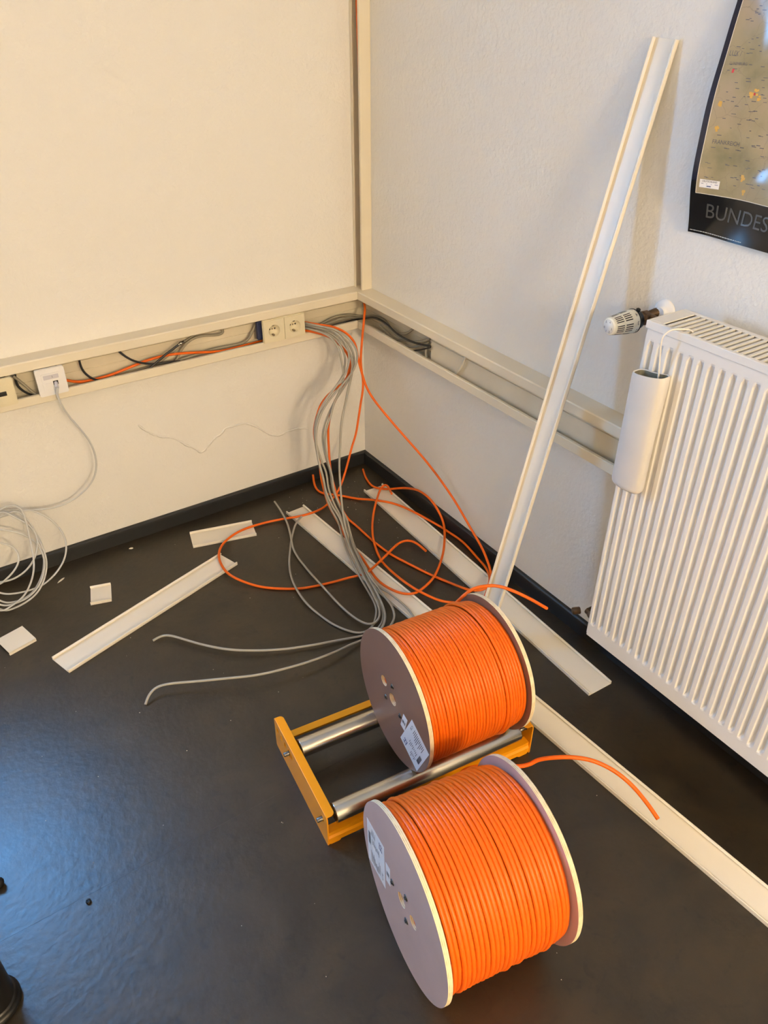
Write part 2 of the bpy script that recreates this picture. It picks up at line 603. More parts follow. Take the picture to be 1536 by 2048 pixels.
# ------------------------------------------------------------------ cable routes (metres)
PATHS = {
 'orange_loop_big': [(-0.2885,-0.0410,0.6215), (-0.2757,-0.0465,0.6218), (-0.2657,-0.0564,0.6235), (-0.2589,-0.0700,0.6264), (-0.2523,-0.0843,0.6286), (-0.2440,-0.0964,0.6279), (-0.2343,-0.1058,0.6243), (-0.2244,-0.1142,0.6191), (-0.2149,-0.1224,0.6132), (-0.2059,-0.1306,0.6063), (-0.1976,-0.1384,0.5982), (-0.1900,-0.1458,0.5892), (-0.1830,-0.1528,0.5794), (-0.1766,-0.1595,0.5690), (-0.1714,-0.1661,0.5578), (-0.1683,-0.1722,0.5457), (-0.1685,-0.1778,0.5330), (-0.1719,-0.1830,0.5205), (-0.1773,-0.1877,0.5086), (-0.1840,-0.1922,0.4972), (-0.1921,-0.1965,0.4866), (-0.2024,-0.2002,0.4782), (-0.2146,-0.2031,0.4723), (-0.2275,-0.2055,0.4680), (-0.2405,-0.2075,0.4642), (-0.2532,-0.2089,0.4599), (-0.2654,-0.2097,0.4542), (-0.2769,-0.2099,0.4472), (-0.2878,-0.2100,0.4389), (-0.2978,-0.2101,0.4293), (-0.3065,-0.2104,0.4183), (-0.3136,-0.2108,0.4062), (-0.3195,-0.2113,0.3934), (-0.3247,-0.2116,0.3804), (-0.3291,-0.2117,0.3671), (-0.3329,-0.2117,0.3536), (-0.3359,-0.2121,0.3400), (-0.3381,-0.2134,0.3262), (-0.3391,-0.2157,0.3124), (-0.3390,-0.2190,0.2988), (-0.3389,-0.2226,0.2853), (-0.3388,-0.2266,0.2718), (-0.3387,-0.2308,0.2585), (-0.3387,-0.2351,0.2451), (-0.3389,-0.2395,0.2318), (-0.3395,-0.2438,0.2185), (-0.3406,-0.2480,0.2052), (-0.3419,-0.2523,0.1919), (-0.3432,-0.2565,0.1786), (-0.3441,-0.2607,0.1653), (-0.3441,-0.2648,0.1519), (-0.3434,-0.2690,0.1385), (-0.3422,-0.2731,0.1252), (-0.3412,-0.2772,0.1119), (-0.3403,-0.2816,0.0988), (-0.3390,-0.2860,0.0858), (-0.3369,-0.2902,0.0729), (-0.3335,-0.2934,0.0601), (-0.3291,-0.2953,0.0473), (-0.3243,-0.2971,0.0344), (-0.3197,-0.3004,0.0217), (-0.3169,-0.3080,0.0105), (-0.3180,-0.3205,0.0050), (-0.3216,-0.3340,0.0046), (-0.3258,-0.3473,0.0061), (-0.3303,-0.3603,0.0083), (-0.3348,-0.3732,0.0108), (-0.3392,-0.3861,0.0133), (-0.3432,-0.3989,0.0155), (-0.3467,-0.4118,0.0168), (-0.3494,-0.4250,0.0172), (-0.3515,-0.4383,0.0170), (-0.3532,-0.4518,0.0166), (-0.3545,-0.4655,0.0161), (-0.3560,-0.4794,0.0158), (-0.3575,-0.4933,0.0157), (-0.3589,-0.5072,0.0157), (-0.3602,-0.5211,0.0157), (-0.3615,-0.5351,0.0157), (-0.3632,-0.5490,0.0157), (-0.3652,-0.5629,0.0157), (-0.3678,-0.5766,0.0157), (-0.3707,-0.5903,0.0157), (-0.3735,-0.6041,0.0157), (-0.3759,-0.6179,0.0157), (-0.3783,-0.6317,0.0157), (-0.3805,-0.6455,0.0157), (-0.3823,-0.6594,0.0157), (-0.3834,-0.6734,0.0157), (-0.3834,-0.6874,0.0157), (-0.3825,-0.7014,0.0157), (-0.3805,-0.7153,0.0158), (-0.3774,-0.7290,0.0158), (-0.3732,-0.7424,0.0159), (-0.3680,-0.7554,0.0159), (-0.3616,-0.7679,0.0160), (-0.3536,-0.7796,0.0163), (-0.3438,-0.7896,0.0170), (-0.3316,-0.7961,0.0174), (-0.3184,-0.7973,0.0165), (-0.3061,-0.7949,0.0147), (-0.2944,-0.7912,0.0130), (-0.2827,-0.7871,0.0118), (-0.2706,-0.7828,0.0111), (-0.2581,-0.7782,0.0109), (-0.2454,-0.7731,0.0110), (-0.2328,-0.7673,0.0115), (-0.2205,-0.7607,0.0124), (-0.2086,-0.7536,0.0138), (-0.1971,-0.7459,0.0158), (-0.1858,-0.7376,0.0178), (-0.1746,-0.7287,0.0193), (-0.1632,-0.7190,0.0198), (-0.1518,-0.7087,0.0195), (-0.1405,-0.6979,0.0187), (-0.1295,-0.6870,0.0178), (-0.1190,-0.6761,0.0172), (-0.1092,-0.6654,0.0170), (-0.0999,-0.6548,0.0171), (-0.0908,-0.6441,0.0171), (-0.0819,-0.6334,0.0168), (-0.0731,-0.6226,0.0164), (-0.0644,-0.6116,0.0159), (-0.0558,-0.6006,0.0156), (-0.0473,-0.5894,0.0155), (-0.0391,-0.5780,0.0159), (-0.0313,-0.5664,0.0172), (-0.0247,-0.5545,0.0207), (-0.0208,-0.5431,0.0280), (-0.0204,-0.5336,0.0382), (-0.0221,-0.5253,0.0493), (-0.0237,-0.5157,0.0593), (-0.0241,-0.5042,0.0672), (-0.0240,-0.4916,0.0734), (-0.0240,-0.4783,0.0780), (-0.0240,-0.4646,0.0809), (-0.0240,-0.4507,0.0826), (-0.0240,-0.4367,0.0831), (-0.0240,-0.4227,0.0824), (-0.0240,-0.4088,0.0806), (-0.0239,-0.3951,0.0778), (-0.0236,-0.3817,0.0738), (-0.0230,-0.3686,0.0688), (-0.0222,-0.3557,0.0633), (-0.0216,-0.3430,0.0575), (-0.0214,-0.3303,0.0515), (-0.0220,-0.3177,0.0456), (-0.0241,-0.3051,0.0401), (-0.0285,-0.2931,0.0350), (-0.0350,-0.2819,0.0303), (-0.0431,-0.2716,0.0262), (-0.0516,-0.2615,0.0224), (-0.0596,-0.2508,0.0188), (-0.0664,-0.2392,0.0154), (-0.0725,-0.2271,0.0123), (-0.0778,-0.2144,0.0096), (-0.0818,-0.2012,0.0074), (-0.0839,-0.1875,0.0059), (-0.0839,-0.1735,0.0052), (-0.0823,-0.1596,0.0051), (-0.0796,-0.1458,0.0053), (-0.0763,-0.1320,0.0055), (-0.0724,-0.1184,0.0055), (-0.0677,-0.1049,0.0054), (-0.0622,-0.0917,0.0052), (-0.0564,-0.0786,0.0050), (-0.0506,-0.0656,0.0049), (-0.0477,-0.0591,0.0048)],
 'orange_loop_wall': [(-0.2885,-0.0410,0.6515), (-0.2755,-0.0461,0.6513), (-0.2639,-0.0539,0.6503), (-0.2536,-0.0633,0.6487), (-0.2435,-0.0728,0.6470), (-0.2330,-0.0820,0.6454), (-0.2222,-0.0908,0.6439), (-0.2109,-0.0990,0.6426), (-0.1997,-0.1072,0.6407), (-0.1890,-0.1157,0.6378), (-0.1789,-0.1245,0.6334), (-0.1696,-0.1334,0.6280), (-0.1612,-0.1425,0.6214), (-0.1540,-0.1517,0.6136), (-0.1486,-0.1609,0.6046), (-0.1453,-0.1702,0.5947), (-0.1447,-0.1795,0.5843), (-0.1466,-0.1886,0.5737), (-0.1494,-0.1975,0.5633), (-0.1524,-0.2065,0.5530), (-0.1553,-0.2156,0.5426), (-0.1576,-0.2247,0.5322), (-0.1594,-0.2338,0.5218), (-0.1609,-0.2430,0.5113), (-0.1623,-0.2522,0.5007), (-0.1635,-0.2613,0.4902), (-0.1639,-0.2705,0.4796), (-0.1631,-0.2798,0.4691), (-0.1613,-0.2891,0.4587), (-0.1586,-0.2983,0.4485), (-0.1552,-0.3075,0.4385), (-0.1512,-0.3166,0.4286), (-0.1469,-0.3257,0.4189), (-0.1422,-0.3348,0.4093), (-0.1374,-0.3438,0.3997), (-0.1325,-0.3528,0.3902), (-0.1275,-0.3618,0.3806), (-0.1225,-0.3708,0.3711), (-0.1174,-0.3797,0.3615), (-0.1121,-0.3884,0.3519), (-0.1066,-0.3970,0.3423), (-0.1011,-0.4056,0.3326), (-0.0955,-0.4141,0.3230), (-0.0899,-0.4226,0.3133), (-0.0844,-0.4312,0.3037), (-0.0789,-0.4399,0.2941), (-0.0736,-0.4486,0.2846), (-0.0684,-0.4576,0.2751), (-0.0635,-0.4667,0.2657), (-0.0588,-0.4761,0.2563), (-0.0546,-0.4858,0.2472), (-0.0508,-0.4959,0.2382), (-0.0474,-0.5063,0.2294), (-0.0444,-0.5170,0.2209), (-0.0417,-0.5279,0.2125), (-0.0394,-0.5390,0.2042), (-0.0373,-0.5502,0.1961), (-0.0354,-0.5615,0.1880), (-0.0337,-0.5729,0.1800), (-0.0321,-0.5843,0.1719), (-0.0307,-0.5956,0.1638), (-0.0294,-0.6070,0.1557), (-0.0285,-0.6184,0.1475), (-0.0278,-0.6298,0.1395), (-0.0273,-0.6413,0.1315), (-0.0271,-0.6529,0.1235), (-0.0269,-0.6645,0.1156), (-0.0269,-0.6761,0.1078), (-0.0269,-0.6878,0.1000), (-0.0269,-0.6995,0.0923), (-0.0269,-0.7112,0.0847), (-0.0270,-0.7231,0.0772), (-0.0273,-0.7353,0.0701), (-0.0284,-0.7481,0.0636), (-0.0306,-0.7617,0.0580), (-0.0341,-0.7760,0.0533), (-0.0385,-0.7907,0.0490), (-0.0433,-0.8050,0.0445), (-0.0479,-0.8185,0.0394), (-0.0526,-0.8313,0.0339), (-0.0578,-0.8435,0.0289), (-0.0644,-0.8555,0.0258), (-0.0726,-0.8667,0.0253), (-0.0819,-0.8771,0.0266), (-0.0917,-0.8868,0.0288), (-0.1020,-0.8961,0.0303), (-0.1129,-0.9046,0.0307), (-0.1248,-0.9111,0.0304), (-0.1379,-0.9134,0.0299), (-0.1509,-0.9106,0.0290), (-0.1622,-0.9031,0.0270), (-0.1704,-0.8918,0.0239), (-0.1762,-0.8785,0.0204), (-0.1801,-0.8641,0.0169), (-0.1829,-0.8491,0.0133), (-0.1856,-0.8340,0.0100), (-0.1886,-0.8194,0.0073), (-0.1925,-0.8053,0.0055), (-0.1971,-0.7919,0.0047), (-0.2023,-0.7788,0.0044), (-0.2076,-0.7658,0.0045), (-0.2129,-0.7528,0.0047), (-0.2178,-0.7397,0.0048), (-0.2225,-0.7265,0.0048), (-0.2268,-0.7131,0.0048), (-0.2309,-0.6997,0.0048), (-0.2349,-0.6862,0.0047), (-0.2388,-0.6726,0.0046), (-0.2426,-0.6591,0.0045), (-0.2465,-0.6456,0.0045), (-0.2505,-0.6321,0.0044), (-0.2545,-0.6186,0.0044), (-0.2583,-0.6051,0.0044), (-0.2616,-0.5915,0.0044), (-0.2645,-0.5778,0.0044), (-0.2668,-0.5639,0.0044), (-0.2686,-0.5500,0.0044), (-0.2701,-0.5361,0.0044), (-0.2713,-0.5221,0.0044), (-0.2723,-0.5082,0.0044), (-0.2731,-0.4943,0.0045), (-0.2739,-0.4805,0.0047), (-0.2746,-0.4669,0.0051), (-0.2751,-0.4535,0.0056), (-0.2755,-0.4402,0.0063), (-0.2758,-0.4269,0.0069), (-0.2760,-0.4135,0.0073), (-0.2760,-0.3999,0.0076), (-0.2761,-0.3860,0.0077), (-0.2761,-0.3721,0.0072), (-0.2759,-0.3582,0.0060), (-0.2758,-0.3442,0.0047), (-0.2762,-0.3303,0.0047), (-0.2781,-0.3174,0.0092), (-0.2822,-0.3094,0.0198), (-0.2867,-0.3054,0.0323), (-0.2910,-0.3026,0.0451), (-0.2945,-0.2992,0.0578), (-0.2970,-0.2946,0.0703), (-0.2985,-0.2894,0.0829), (-0.2993,-0.2843,0.0955), (-0.3001,-0.2794,0.1084), (-0.3011,-0.2747,0.1214), (-0.3021,-0.2702,0.1346), (-0.3029,-0.2657,0.1479), (-0.3032,-0.2613,0.1612), (-0.3030,-0.2567,0.1745), (-0.3020,-0.2521,0.1876), (-0.3005,-0.2472,0.2007), (-0.2985,-0.2423,0.2137), (-0.2964,-0.2375,0.2267), (-0.2942,-0.2329,0.2398), (-0.2920,-0.2287,0.2530), (-0.2902,-0.2250,0.2664), (-0.2886,-0.2219,0.2799), (-0.2872,-0.2193,0.2937), (-0.2857,-0.2172,0.3074), (-0.2839,-0.2154,0.3212), (-0.2814,-0.2139,0.3349), (-0.2781,-0.2126,0.3485), (-0.2741,-0.2117,0.3619), (-0.2697,-0.2111,0.3752), (-0.2648,-0.2106,0.3883), (-0.2593,-0.2099,0.4012), (-0.2525,-0.2088,0.4134), (-0.2439,-0.2072,0.4243), (-0.2339,-0.2051,0.4340), (-0.2232,-0.2028,0.4428), (-0.2124,-0.2003,0.4514), (-0.2022,-0.1973,0.4605), (-0.1929,-0.1939,0.4704), (-0.1845,-0.1902,0.4810), (-0.1771,-0.1860,0.4921), (-0.1708,-0.1814,0.5038), (-0.1660,-0.1764,0.5160), (-0.1636,-0.1708,0.5286), (-0.1640,-0.1647,0.5412), (-0.1666,-0.1583,0.5533), (-0.1710,-0.1515,0.5648), (-0.1771,-0.1443,0.5751), (-0.1844,-0.1368,0.5844), (-0.1923,-0.1291,0.5931), (-0.2008,-0.1215,0.6013), (-0.2098,-0.1131,0.6079), (-0.2187,-0.1033,0.6124), (-0.2273,-0.0926,0.6151), (-0.2357,-0.0815,0.6168), (-0.2440,-0.0702,0.6181), (-0.2522,-0.0589,0.6192), (-0.2605,-0.0477,0.6202), (-0.2698,-0.0372,0.6211), (-0.2819,-0.0304,0.6215), (-0.2885,-0.0280,0.6215)],
 'orange_riser': [(-0.0280,-0.0220,2.3000), (-0.0280,-0.0221,2.2860), (-0.0280,-0.0221,2.2720), (-0.0280,-0.0222,2.2580), (-0.0280,-0.0222,2.2440), (-0.0280,-0.0223,2.2300), (-0.0280,-0.0223,2.2160), (-0.0280,-0.0224,2.2020), (-0.0280,-0.0224,2.1880), (-0.0280,-0.0225,2.1739), (-0.0280,-0.0225,2.1599), (-0.0280,-0.0225,2.1459), (-0.0280,-0.0226,2.1319), (-0.0280,-0.0226,2.1179), (-0.0280,-0.0227,2.1039), (-0.0280,-0.0227,2.0899), (-0.0280,-0.0228,2.0759), (-0.0280,-0.0228,2.0619), (-0.0280,-0.0229,2.0479), (-0.0280,-0.0229,2.0339), (-0.0280,-0.0230,2.0199), (-0.0280,-0.0231,2.0059), (-0.0280,-0.0232,1.9919), (-0.0280,-0.0233,1.9779), (-0.0280,-0.0234,1.9639), (-0.0280,-0.0235,1.9499), (-0.0280,-0.0236,1.9358), (-0.0280,-0.0238,1.9218), (-0.0280,-0.0239,1.9078), (-0.0280,-0.0241,1.8938), (-0.0280,-0.0243,1.8798), (-0.0280,-0.0244,1.8658), (-0.0280,-0.0246,1.8518), (-0.0280,-0.0249,1.8378), (-0.0280,-0.0251,1.8238), (-0.0280,-0.0253,1.8098), (-0.0280,-0.0256,1.7958), (-0.0280,-0.0258,1.7818), (-0.0280,-0.0261,1.7678), (-0.0280,-0.0263,1.7538), (-0.0280,-0.0266,1.7398), (-0.0280,-0.0269,1.7258), (-0.0280,-0.0272,1.7118), (-0.0280,-0.0274,1.6978), (-0.0280,-0.0277,1.6838), (-0.0280,-0.0281,1.6698), (-0.0280,-0.0284,1.6558), (-0.0280,-0.0287,1.6418), (-0.0280,-0.0290,1.6278), (-0.0280,-0.0294,1.6138), (-0.0280,-0.0297,1.5998), (-0.0280,-0.0301,1.5858), (-0.0280,-0.0304,1.5718), (-0.0280,-0.0308,1.5578), (-0.0280,-0.0312,1.5438), (-0.0280,-0.0316,1.5298), (-0.0280,-0.0321,1.5158), (-0.0280,-0.0327,1.5018), (-0.0280,-0.0333,1.4878), (-0.0280,-0.0340,1.4738), (-0.0280,-0.0347,1.4598), (-0.0280,-0.0355,1.4458), (-0.0280,-0.0363,1.4318), (-0.0280,-0.0369,1.4178), (-0.0280,-0.0375,1.4038), (-0.0280,-0.0380,1.3898), (-0.0280,-0.0384,1.3758), (-0.0280,-0.0388,1.3618), (-0.0280,-0.0391,1.3478), (-0.0280,-0.0394,1.3338), (-0.0280,-0.0397,1.3198), (-0.0280,-0.0400,1.3058), (-0.0280,-0.0402,1.2918), (-0.0280,-0.0405,1.2778), (-0.0280,-0.0407,1.2638), (-0.0280,-0.0410,1.2498), (-0.0280,-0.0412,1.2358), (-0.0280,-0.0414,1.2218), (-0.0280,-0.0417,1.2078), (-0.0280,-0.0419,1.1938), (-0.0280,-0.0422,1.1798), (-0.0280,-0.0424,1.1658), (-0.0280,-0.0427,1.1518), (-0.0280,-0.0429,1.1378), (-0.0280,-0.0432,1.1238), (-0.0280,-0.0434,1.1098), (-0.0280,-0.0437,1.0958), (-0.0280,-0.0439,1.0818), (-0.0280,-0.0442,1.0678), (-0.0280,-0.0444,1.0538), (-0.0280,-0.0446,1.0398), (-0.0280,-0.0449,1.0258), (-0.0280,-0.0451,1.0117), (-0.0280,-0.0453,0.9977), (-0.0280,-0.0455,0.9837), (-0.0280,-0.0457,0.9697), (-0.0280,-0.0459,0.9557), (-0.0280,-0.0461,0.9417), (-0.0280,-0.0463,0.9277), (-0.0280,-0.0464,0.9137), (-0.0280,-0.0465,0.8997), (-0.0280,-0.0466,0.8857), (-0.0280,-0.0467,0.8717), (-0.0280,-0.0467,0.8577), (-0.0280,-0.0468,0.8437), (-0.0280,-0.0469,0.8297), (-0.0280,-0.0469,0.8157), (-0.0280,-0.0470,0.8017), (-0.0280,-0.0471,0.7877), (-0.0280,-0.0472,0.7737), (-0.0279,-0.0473,0.7597), (-0.0280,-0.0474,0.7456), (-0.0282,-0.0476,0.7316), (-0.0286,-0.0478,0.7176), (-0.0294,-0.0481,0.7037), (-0.0308,-0.0495,0.6898), (-0.0337,-0.0570,0.6789), (-0.0381,-0.0690,0.6734), (-0.0439,-0.0808,0.6686), (-0.0509,-0.0910,0.6621), (-0.0579,-0.1001,0.6542), (-0.0642,-0.1078,0.6443), (-0.0690,-0.1126,0.6321), (-0.0721,-0.1145,0.6186), (-0.0746,-0.1155,0.6049), (-0.0772,-0.1169,0.5912), (-0.0802,-0.1188,0.5776), (-0.0832,-0.1209,0.5641), (-0.0861,-0.1230,0.5506), (-0.0889,-0.1250,0.5370), (-0.0915,-0.1270,0.5234), (-0.0937,-0.1290,0.5097), (-0.0949,-0.1310,0.4959), (-0.0953,-0.1330,0.4820), (-0.0949,-0.1349,0.4682), (-0.0940,-0.1368,0.4543), (-0.0932,-0.1387,0.4405), (-0.0930,-0.1406,0.4266), (-0.0940,-0.1425,0.4128), (-0.0964,-0.1445,0.3991), (-0.0998,-0.1464,0.3857), (-0.1037,-0.1484,0.3724), (-0.1078,-0.1503,0.3591), (-0.1118,-0.1522,0.3458), (-0.1157,-0.1542,0.3325), (-0.1196,-0.1561,0.3192), (-0.1235,-0.1580,0.3059), (-0.1275,-0.1600,0.2926), (-0.1313,-0.1619,0.2792), (-0.1351,-0.1638,0.2659), (-0.1393,-0.1657,0.2527), (-0.1441,-0.1676,0.2397), (-0.1500,-0.1695,0.2271), (-0.1565,-0.1714,0.2148), (-0.1629,-0.1733,0.2026), (-0.1688,-0.1752,0.1900), (-0.1742,-0.1771,0.1772), (-0.1796,-0.1790,0.1644), (-0.1852,-0.1809,0.1517), (-0.1909,-0.1828,0.1391), (-0.1966,-0.1847,0.1264), (-0.2024,-0.1865,0.1138), (-0.2084,-0.1884,0.1013), (-0.2148,-0.1903,0.0890), (-0.2216,-0.1922,0.0769), (-0.2291,-0.1941,0.0652), (-0.2373,-0.1960,0.0541), (-0.2466,-0.1980,0.0438), (-0.2572,-0.2001,0.0348), (-0.2688,-0.2023,0.0271), (-0.2809,-0.2046,0.0203), (-0.2932,-0.2066,0.0137), (-0.3062,-0.2088,0.0086), (-0.3197,-0.2123,0.0068), (-0.3330,-0.2171,0.0084), (-0.3459,-0.2225,0.0114), (-0.3589,-0.2276,0.0148), (-0.3724,-0.2316,0.0177), (-0.3864,-0.2337,0.0196), (-0.4005,-0.2336,0.0204), (-0.4142,-0.2312,0.0201), (-0.4274,-0.2267,0.0190), (-0.4396,-0.2203,0.0169), (-0.4510,-0.2127,0.0142), (-0.4623,-0.2049,0.0115), (-0.4741,-0.1977,0.0092), (-0.4867,-0.1918,0.0076), (-0.4998,-0.1872,0.0066), (-0.5132,-0.1837,0.0063), (-0.5268,-0.1809,0.0062), (-0.5407,-0.1790,0.0065), (-0.5547,-0.1778,0.0069), (-0.5691,-0.1776,0.0077), (-0.5837,-0.1784,0.0090), (-0.5986,-0.1803,0.0107), (-0.6135,-0.1830,0.0126), (-0.6281,-0.1863,0.0141), (-0.6423,-0.1900,0.0150), (-0.6559,-0.1943,0.0155), (-0.6691,-0.1990,0.0156), (-0.6819,-0.2045,0.0156), (-0.6943,-0.2109,0.0157), (-0.7062,-0.2182,0.0157), (-0.7172,-0.2267,0.0157), (-0.7274,-0.2362,0.0157), (-0.7364,-0.2468,0.0157), (-0.7444,-0.2581,0.0157), (-0.7513,-0.2702,0.0157), (-0.7569,-0.2829,0.0157), (-0.7615,-0.2960,0.0157), (-0.7650,-0.3095,0.0157), (-0.7676,-0.3231,0.0157), (-0.7695,-0.3369,0.0157), (-0.7706,-0.3507,0.0157), (-0.7709,-0.3646,0.0157), (-0.7700,-0.3785,0.0157), (-0.7677,-0.3922,0.0157), (-0.7641,-0.4054,0.0155), (-0.7592,-0.4178,0.0149), (-0.7533,-0.4292,0.0137), (-0.7466,-0.4396,0.0118), (-0.7392,-0.4494,0.0096), (-0.7314,-0.4591,0.0075), (-0.7233,-0.4691,0.0059), (-0.7149,-0.4796,0.0049), (-0.7059,-0.4900,0.0045), (-0.6963,-0.5001,0.0044), (-0.6861,-0.5097,0.0044), (-0.6755,-0.5189,0.0044), (-0.6646,-0.5277,0.0045), (-0.6535,-0.5361,0.0045), (-0.6421,-0.5443,0.0045), (-0.6304,-0.5521,0.0045), (-0.6185,-0.5594,0.0045), (-0.6062,-0.5661,0.0045), (-0.5935,-0.5719,0.0045), (-0.5804,-0.5768,0.0045), (-0.5670,-0.5810,0.0044), (-0.5534,-0.5846,0.0044), (-0.5399,-0.5880,0.0045), (-0.5263,-0.5915,0.0047), (-0.5129,-0.5950,0.0051), (-0.4995,-0.5985,0.0059), (-0.4864,-0.6024,0.0071), (-0.4736,-0.6068,0.0089), (-0.4611,-0.6116,0.0112), (-0.4488,-0.6174,0.0140), (-0.4371,-0.6246,0.0175), (-0.4260,-0.6324,0.0215), (-0.4137,-0.6377,0.0247), (-0.4000,-0.6375,0.0259), (-0.3867,-0.6340,0.0259), (-0.3737,-0.6295,0.0256), (-0.3609,-0.6243,0.0253), (-0.3483,-0.6185,0.0247), (-0.3359,-0.6124,0.0238), (-0.3236,-0.6059,0.0225), (-0.3115,-0.5991,0.0209), (-0.2995,-0.5922,0.0191), (-0.2875,-0.5851,0.0172), (-0.2754,-0.5782,0.0155), (-0.2630,-0.5714,0.0141), (-0.2504,-0.5649,0.0132), (-0.2376,-0.5585,0.0127), (-0.2242,-0.5525,0.0123), (-0.2099,-0.5477,0.0114), (-0.1949,-0.5453,0.0100), (-0.1802,-0.5469,0.0089), (-0.1698,-0.5552,0.0091), (-0.1649,-0.5671,0.0102), (-0.1623,-0.5800,0.0111), (-0.1610,-0.5936,0.0115), (-0.1607,-0.6073,0.0116), (-0.1607,-0.6212,0.0116), (-0.1607,-0.6352,0.0118)],
 'orange_low': [(-0.2560,-0.0304,0.0344), (-0.2611,-0.0419,0.0278), (-0.2661,-0.0533,0.0213), (-0.2705,-0.0653,0.0153), (-0.2735,-0.0782,0.0105), (-0.2748,-0.0919,0.0075), (-0.2737,-0.1058,0.0058), (-0.2691,-0.1190,0.0049), (-0.2611,-0.1304,0.0045), (-0.2512,-0.1404,0.0046), (-0.2410,-0.1501,0.0048), (-0.2312,-0.1601,0.0049), (-0.2220,-0.1707,0.0049), (-0.2131,-0.1816,0.0047), (-0.2044,-0.1926,0.0045), (-0.1959,-0.2037,0.0044), (-0.1874,-0.2149,0.0045), (-0.1791,-0.2262,0.0052), (-0.1709,-0.2375,0.0069), (-0.1631,-0.2489,0.0094), (-0.1554,-0.2603,0.0121), (-0.1473,-0.2716,0.0141), (-0.1387,-0.2826,0.0153), (-0.1297,-0.2934,0.0159), (-0.1206,-0.3041,0.0162), (-0.1118,-0.3150,0.0164), (-0.1036,-0.3263,0.0165), (-0.0961,-0.3381,0.0166), (-0.0894,-0.3503,0.0166), (-0.0834,-0.3629,0.0165), (-0.0782,-0.3757,0.0163), (-0.0735,-0.3888,0.0160), (-0.0692,-0.4021,0.0158), (-0.0654,-0.4155,0.0158), (-0.0621,-0.4292,0.0158), (-0.0590,-0.4429,0.0158), (-0.0561,-0.4566,0.0158), (-0.0532,-0.4703,0.0157), (-0.0502,-0.4840,0.0155), (-0.0471,-0.4977,0.0150), (-0.0433,-0.5111,0.0138), (-0.0387,-0.5243,0.0118), (-0.0338,-0.5371,0.0092), (-0.0297,-0.5504,0.0069), (-0.0269,-0.5640,0.0058), (-0.0253,-0.5779,0.0057), (-0.0243,-0.5919,0.0062), (-0.0236,-0.6059,0.0070), (-0.0233,-0.6199,0.0080), (-0.0232,-0.6339,0.0089), (-0.0234,-0.6479,0.0096), (-0.0239,-0.6619,0.0100), (-0.0249,-0.6759,0.0101), (-0.0262,-0.6899,0.0097), (-0.0280,-0.7038,0.0091), (-0.0300,-0.7177,0.0085), (-0.0324,-0.7316,0.0079), (-0.0349,-0.7455,0.0076), (-0.0376,-0.7595,0.0079), (-0.0404,-0.7734,0.0087), (-0.0434,-0.7872,0.0101), (-0.0468,-0.8008,0.0118), (-0.0508,-0.8142,0.0133), (-0.0556,-0.8273,0.0145), (-0.0612,-0.8402,0.0153), (-0.0677,-0.8526,0.0159), (-0.0752,-0.8644,0.0163), (-0.0840,-0.8754,0.0165), (-0.0939,-0.8853,0.0166), (-0.1044,-0.8945,0.0165), (-0.1151,-0.9033,0.0163), (-0.1259,-0.9120,0.0161), (-0.1368,-0.9206,0.0160), (-0.1479,-0.9289,0.0159), (-0.1534,-0.9331,0.0158)],
 'orange_curl': [(-0.0805,-0.3096,0.0372), (-0.0759,-0.2975,0.0364), (-0.0713,-0.2856,0.0359), (-0.0669,-0.2737,0.0352), (-0.0626,-0.2612,0.0340), (-0.0594,-0.2482,0.0321), (-0.0585,-0.2351,0.0293), (-0.0681,-0.2306,0.0248), (-0.0808,-0.2383,0.0230), (-0.0925,-0.2483,0.0228), (-0.1032,-0.2591,0.0235), (-0.1133,-0.2699,0.0241), (-0.1231,-0.2804,0.0246), (-0.1326,-0.2908,0.0247), (-0.1420,-0.3011,0.0244), (-0.1514,-0.3112,0.0235), (-0.1605,-0.3211,0.0216), (-0.1694,-0.3304,0.0188), (-0.1778,-0.3394,0.0154), (-0.1857,-0.3482,0.0119), (-0.1932,-0.3573,0.0089), (-0.2009,-0.3672,0.0070), (-0.2092,-0.3785,0.0067), (-0.2180,-0.3911,0.0076), (-0.2273,-0.4047,0.0095), (-0.2364,-0.4184,0.0114), (-0.2449,-0.4318,0.0130), (-0.2529,-0.4446,0.0139), (-0.2602,-0.4571,0.0143), (-0.2670,-0.4695,0.0143), (-0.2734,-0.4819,0.0142), (-0.2796,-0.4945,0.0142), (-0.2854,-0.5072,0.0143), (-0.2909,-0.5200,0.0145), (-0.2961,-0.5326,0.0149), (-0.3010,-0.5449,0.0151), (-0.3053,-0.5567,0.0150), (-0.3089,-0.5680,0.0144), (-0.3119,-0.5791,0.0135), (-0.3144,-0.5905,0.0127), (-0.3165,-0.6025,0.0122), (-0.3182,-0.6153,0.0123), (-0.3197,-0.6287,0.0129), (-0.3209,-0.6426,0.0139), (-0.3219,-0.6571,0.0152), (-0.3229,-0.6722,0.0169), (-0.3240,-0.6881,0.0192), (-0.3252,-0.7046,0.0219), (-0.3260,-0.7212,0.0245), (-0.3260,-0.7374,0.0265), (-0.3250,-0.7526,0.0276), (-0.3228,-0.7670,0.0276), (-0.3195,-0.7808,0.0268), (-0.3152,-0.7939,0.0253), (-0.3099,-0.8067,0.0233), (-0.3040,-0.8191,0.0212), (-0.2978,-0.8313,0.0191), (-0.2915,-0.8434,0.0173), (-0.2847,-0.8549,0.0158), (-0.2771,-0.8657,0.0141), (-0.2678,-0.8752,0.0119), (-0.2561,-0.8829,0.0095), (-0.2435,-0.8897,0.0073), (-0.2326,-0.8983,0.0059), (-0.2239,-0.9091,0.0051), (-0.2168,-0.9210,0.0048), (-0.2111,-0.9338,0.0046), (-0.2067,-0.9470,0.0045), (-0.2028,-0.9605,0.0045)],
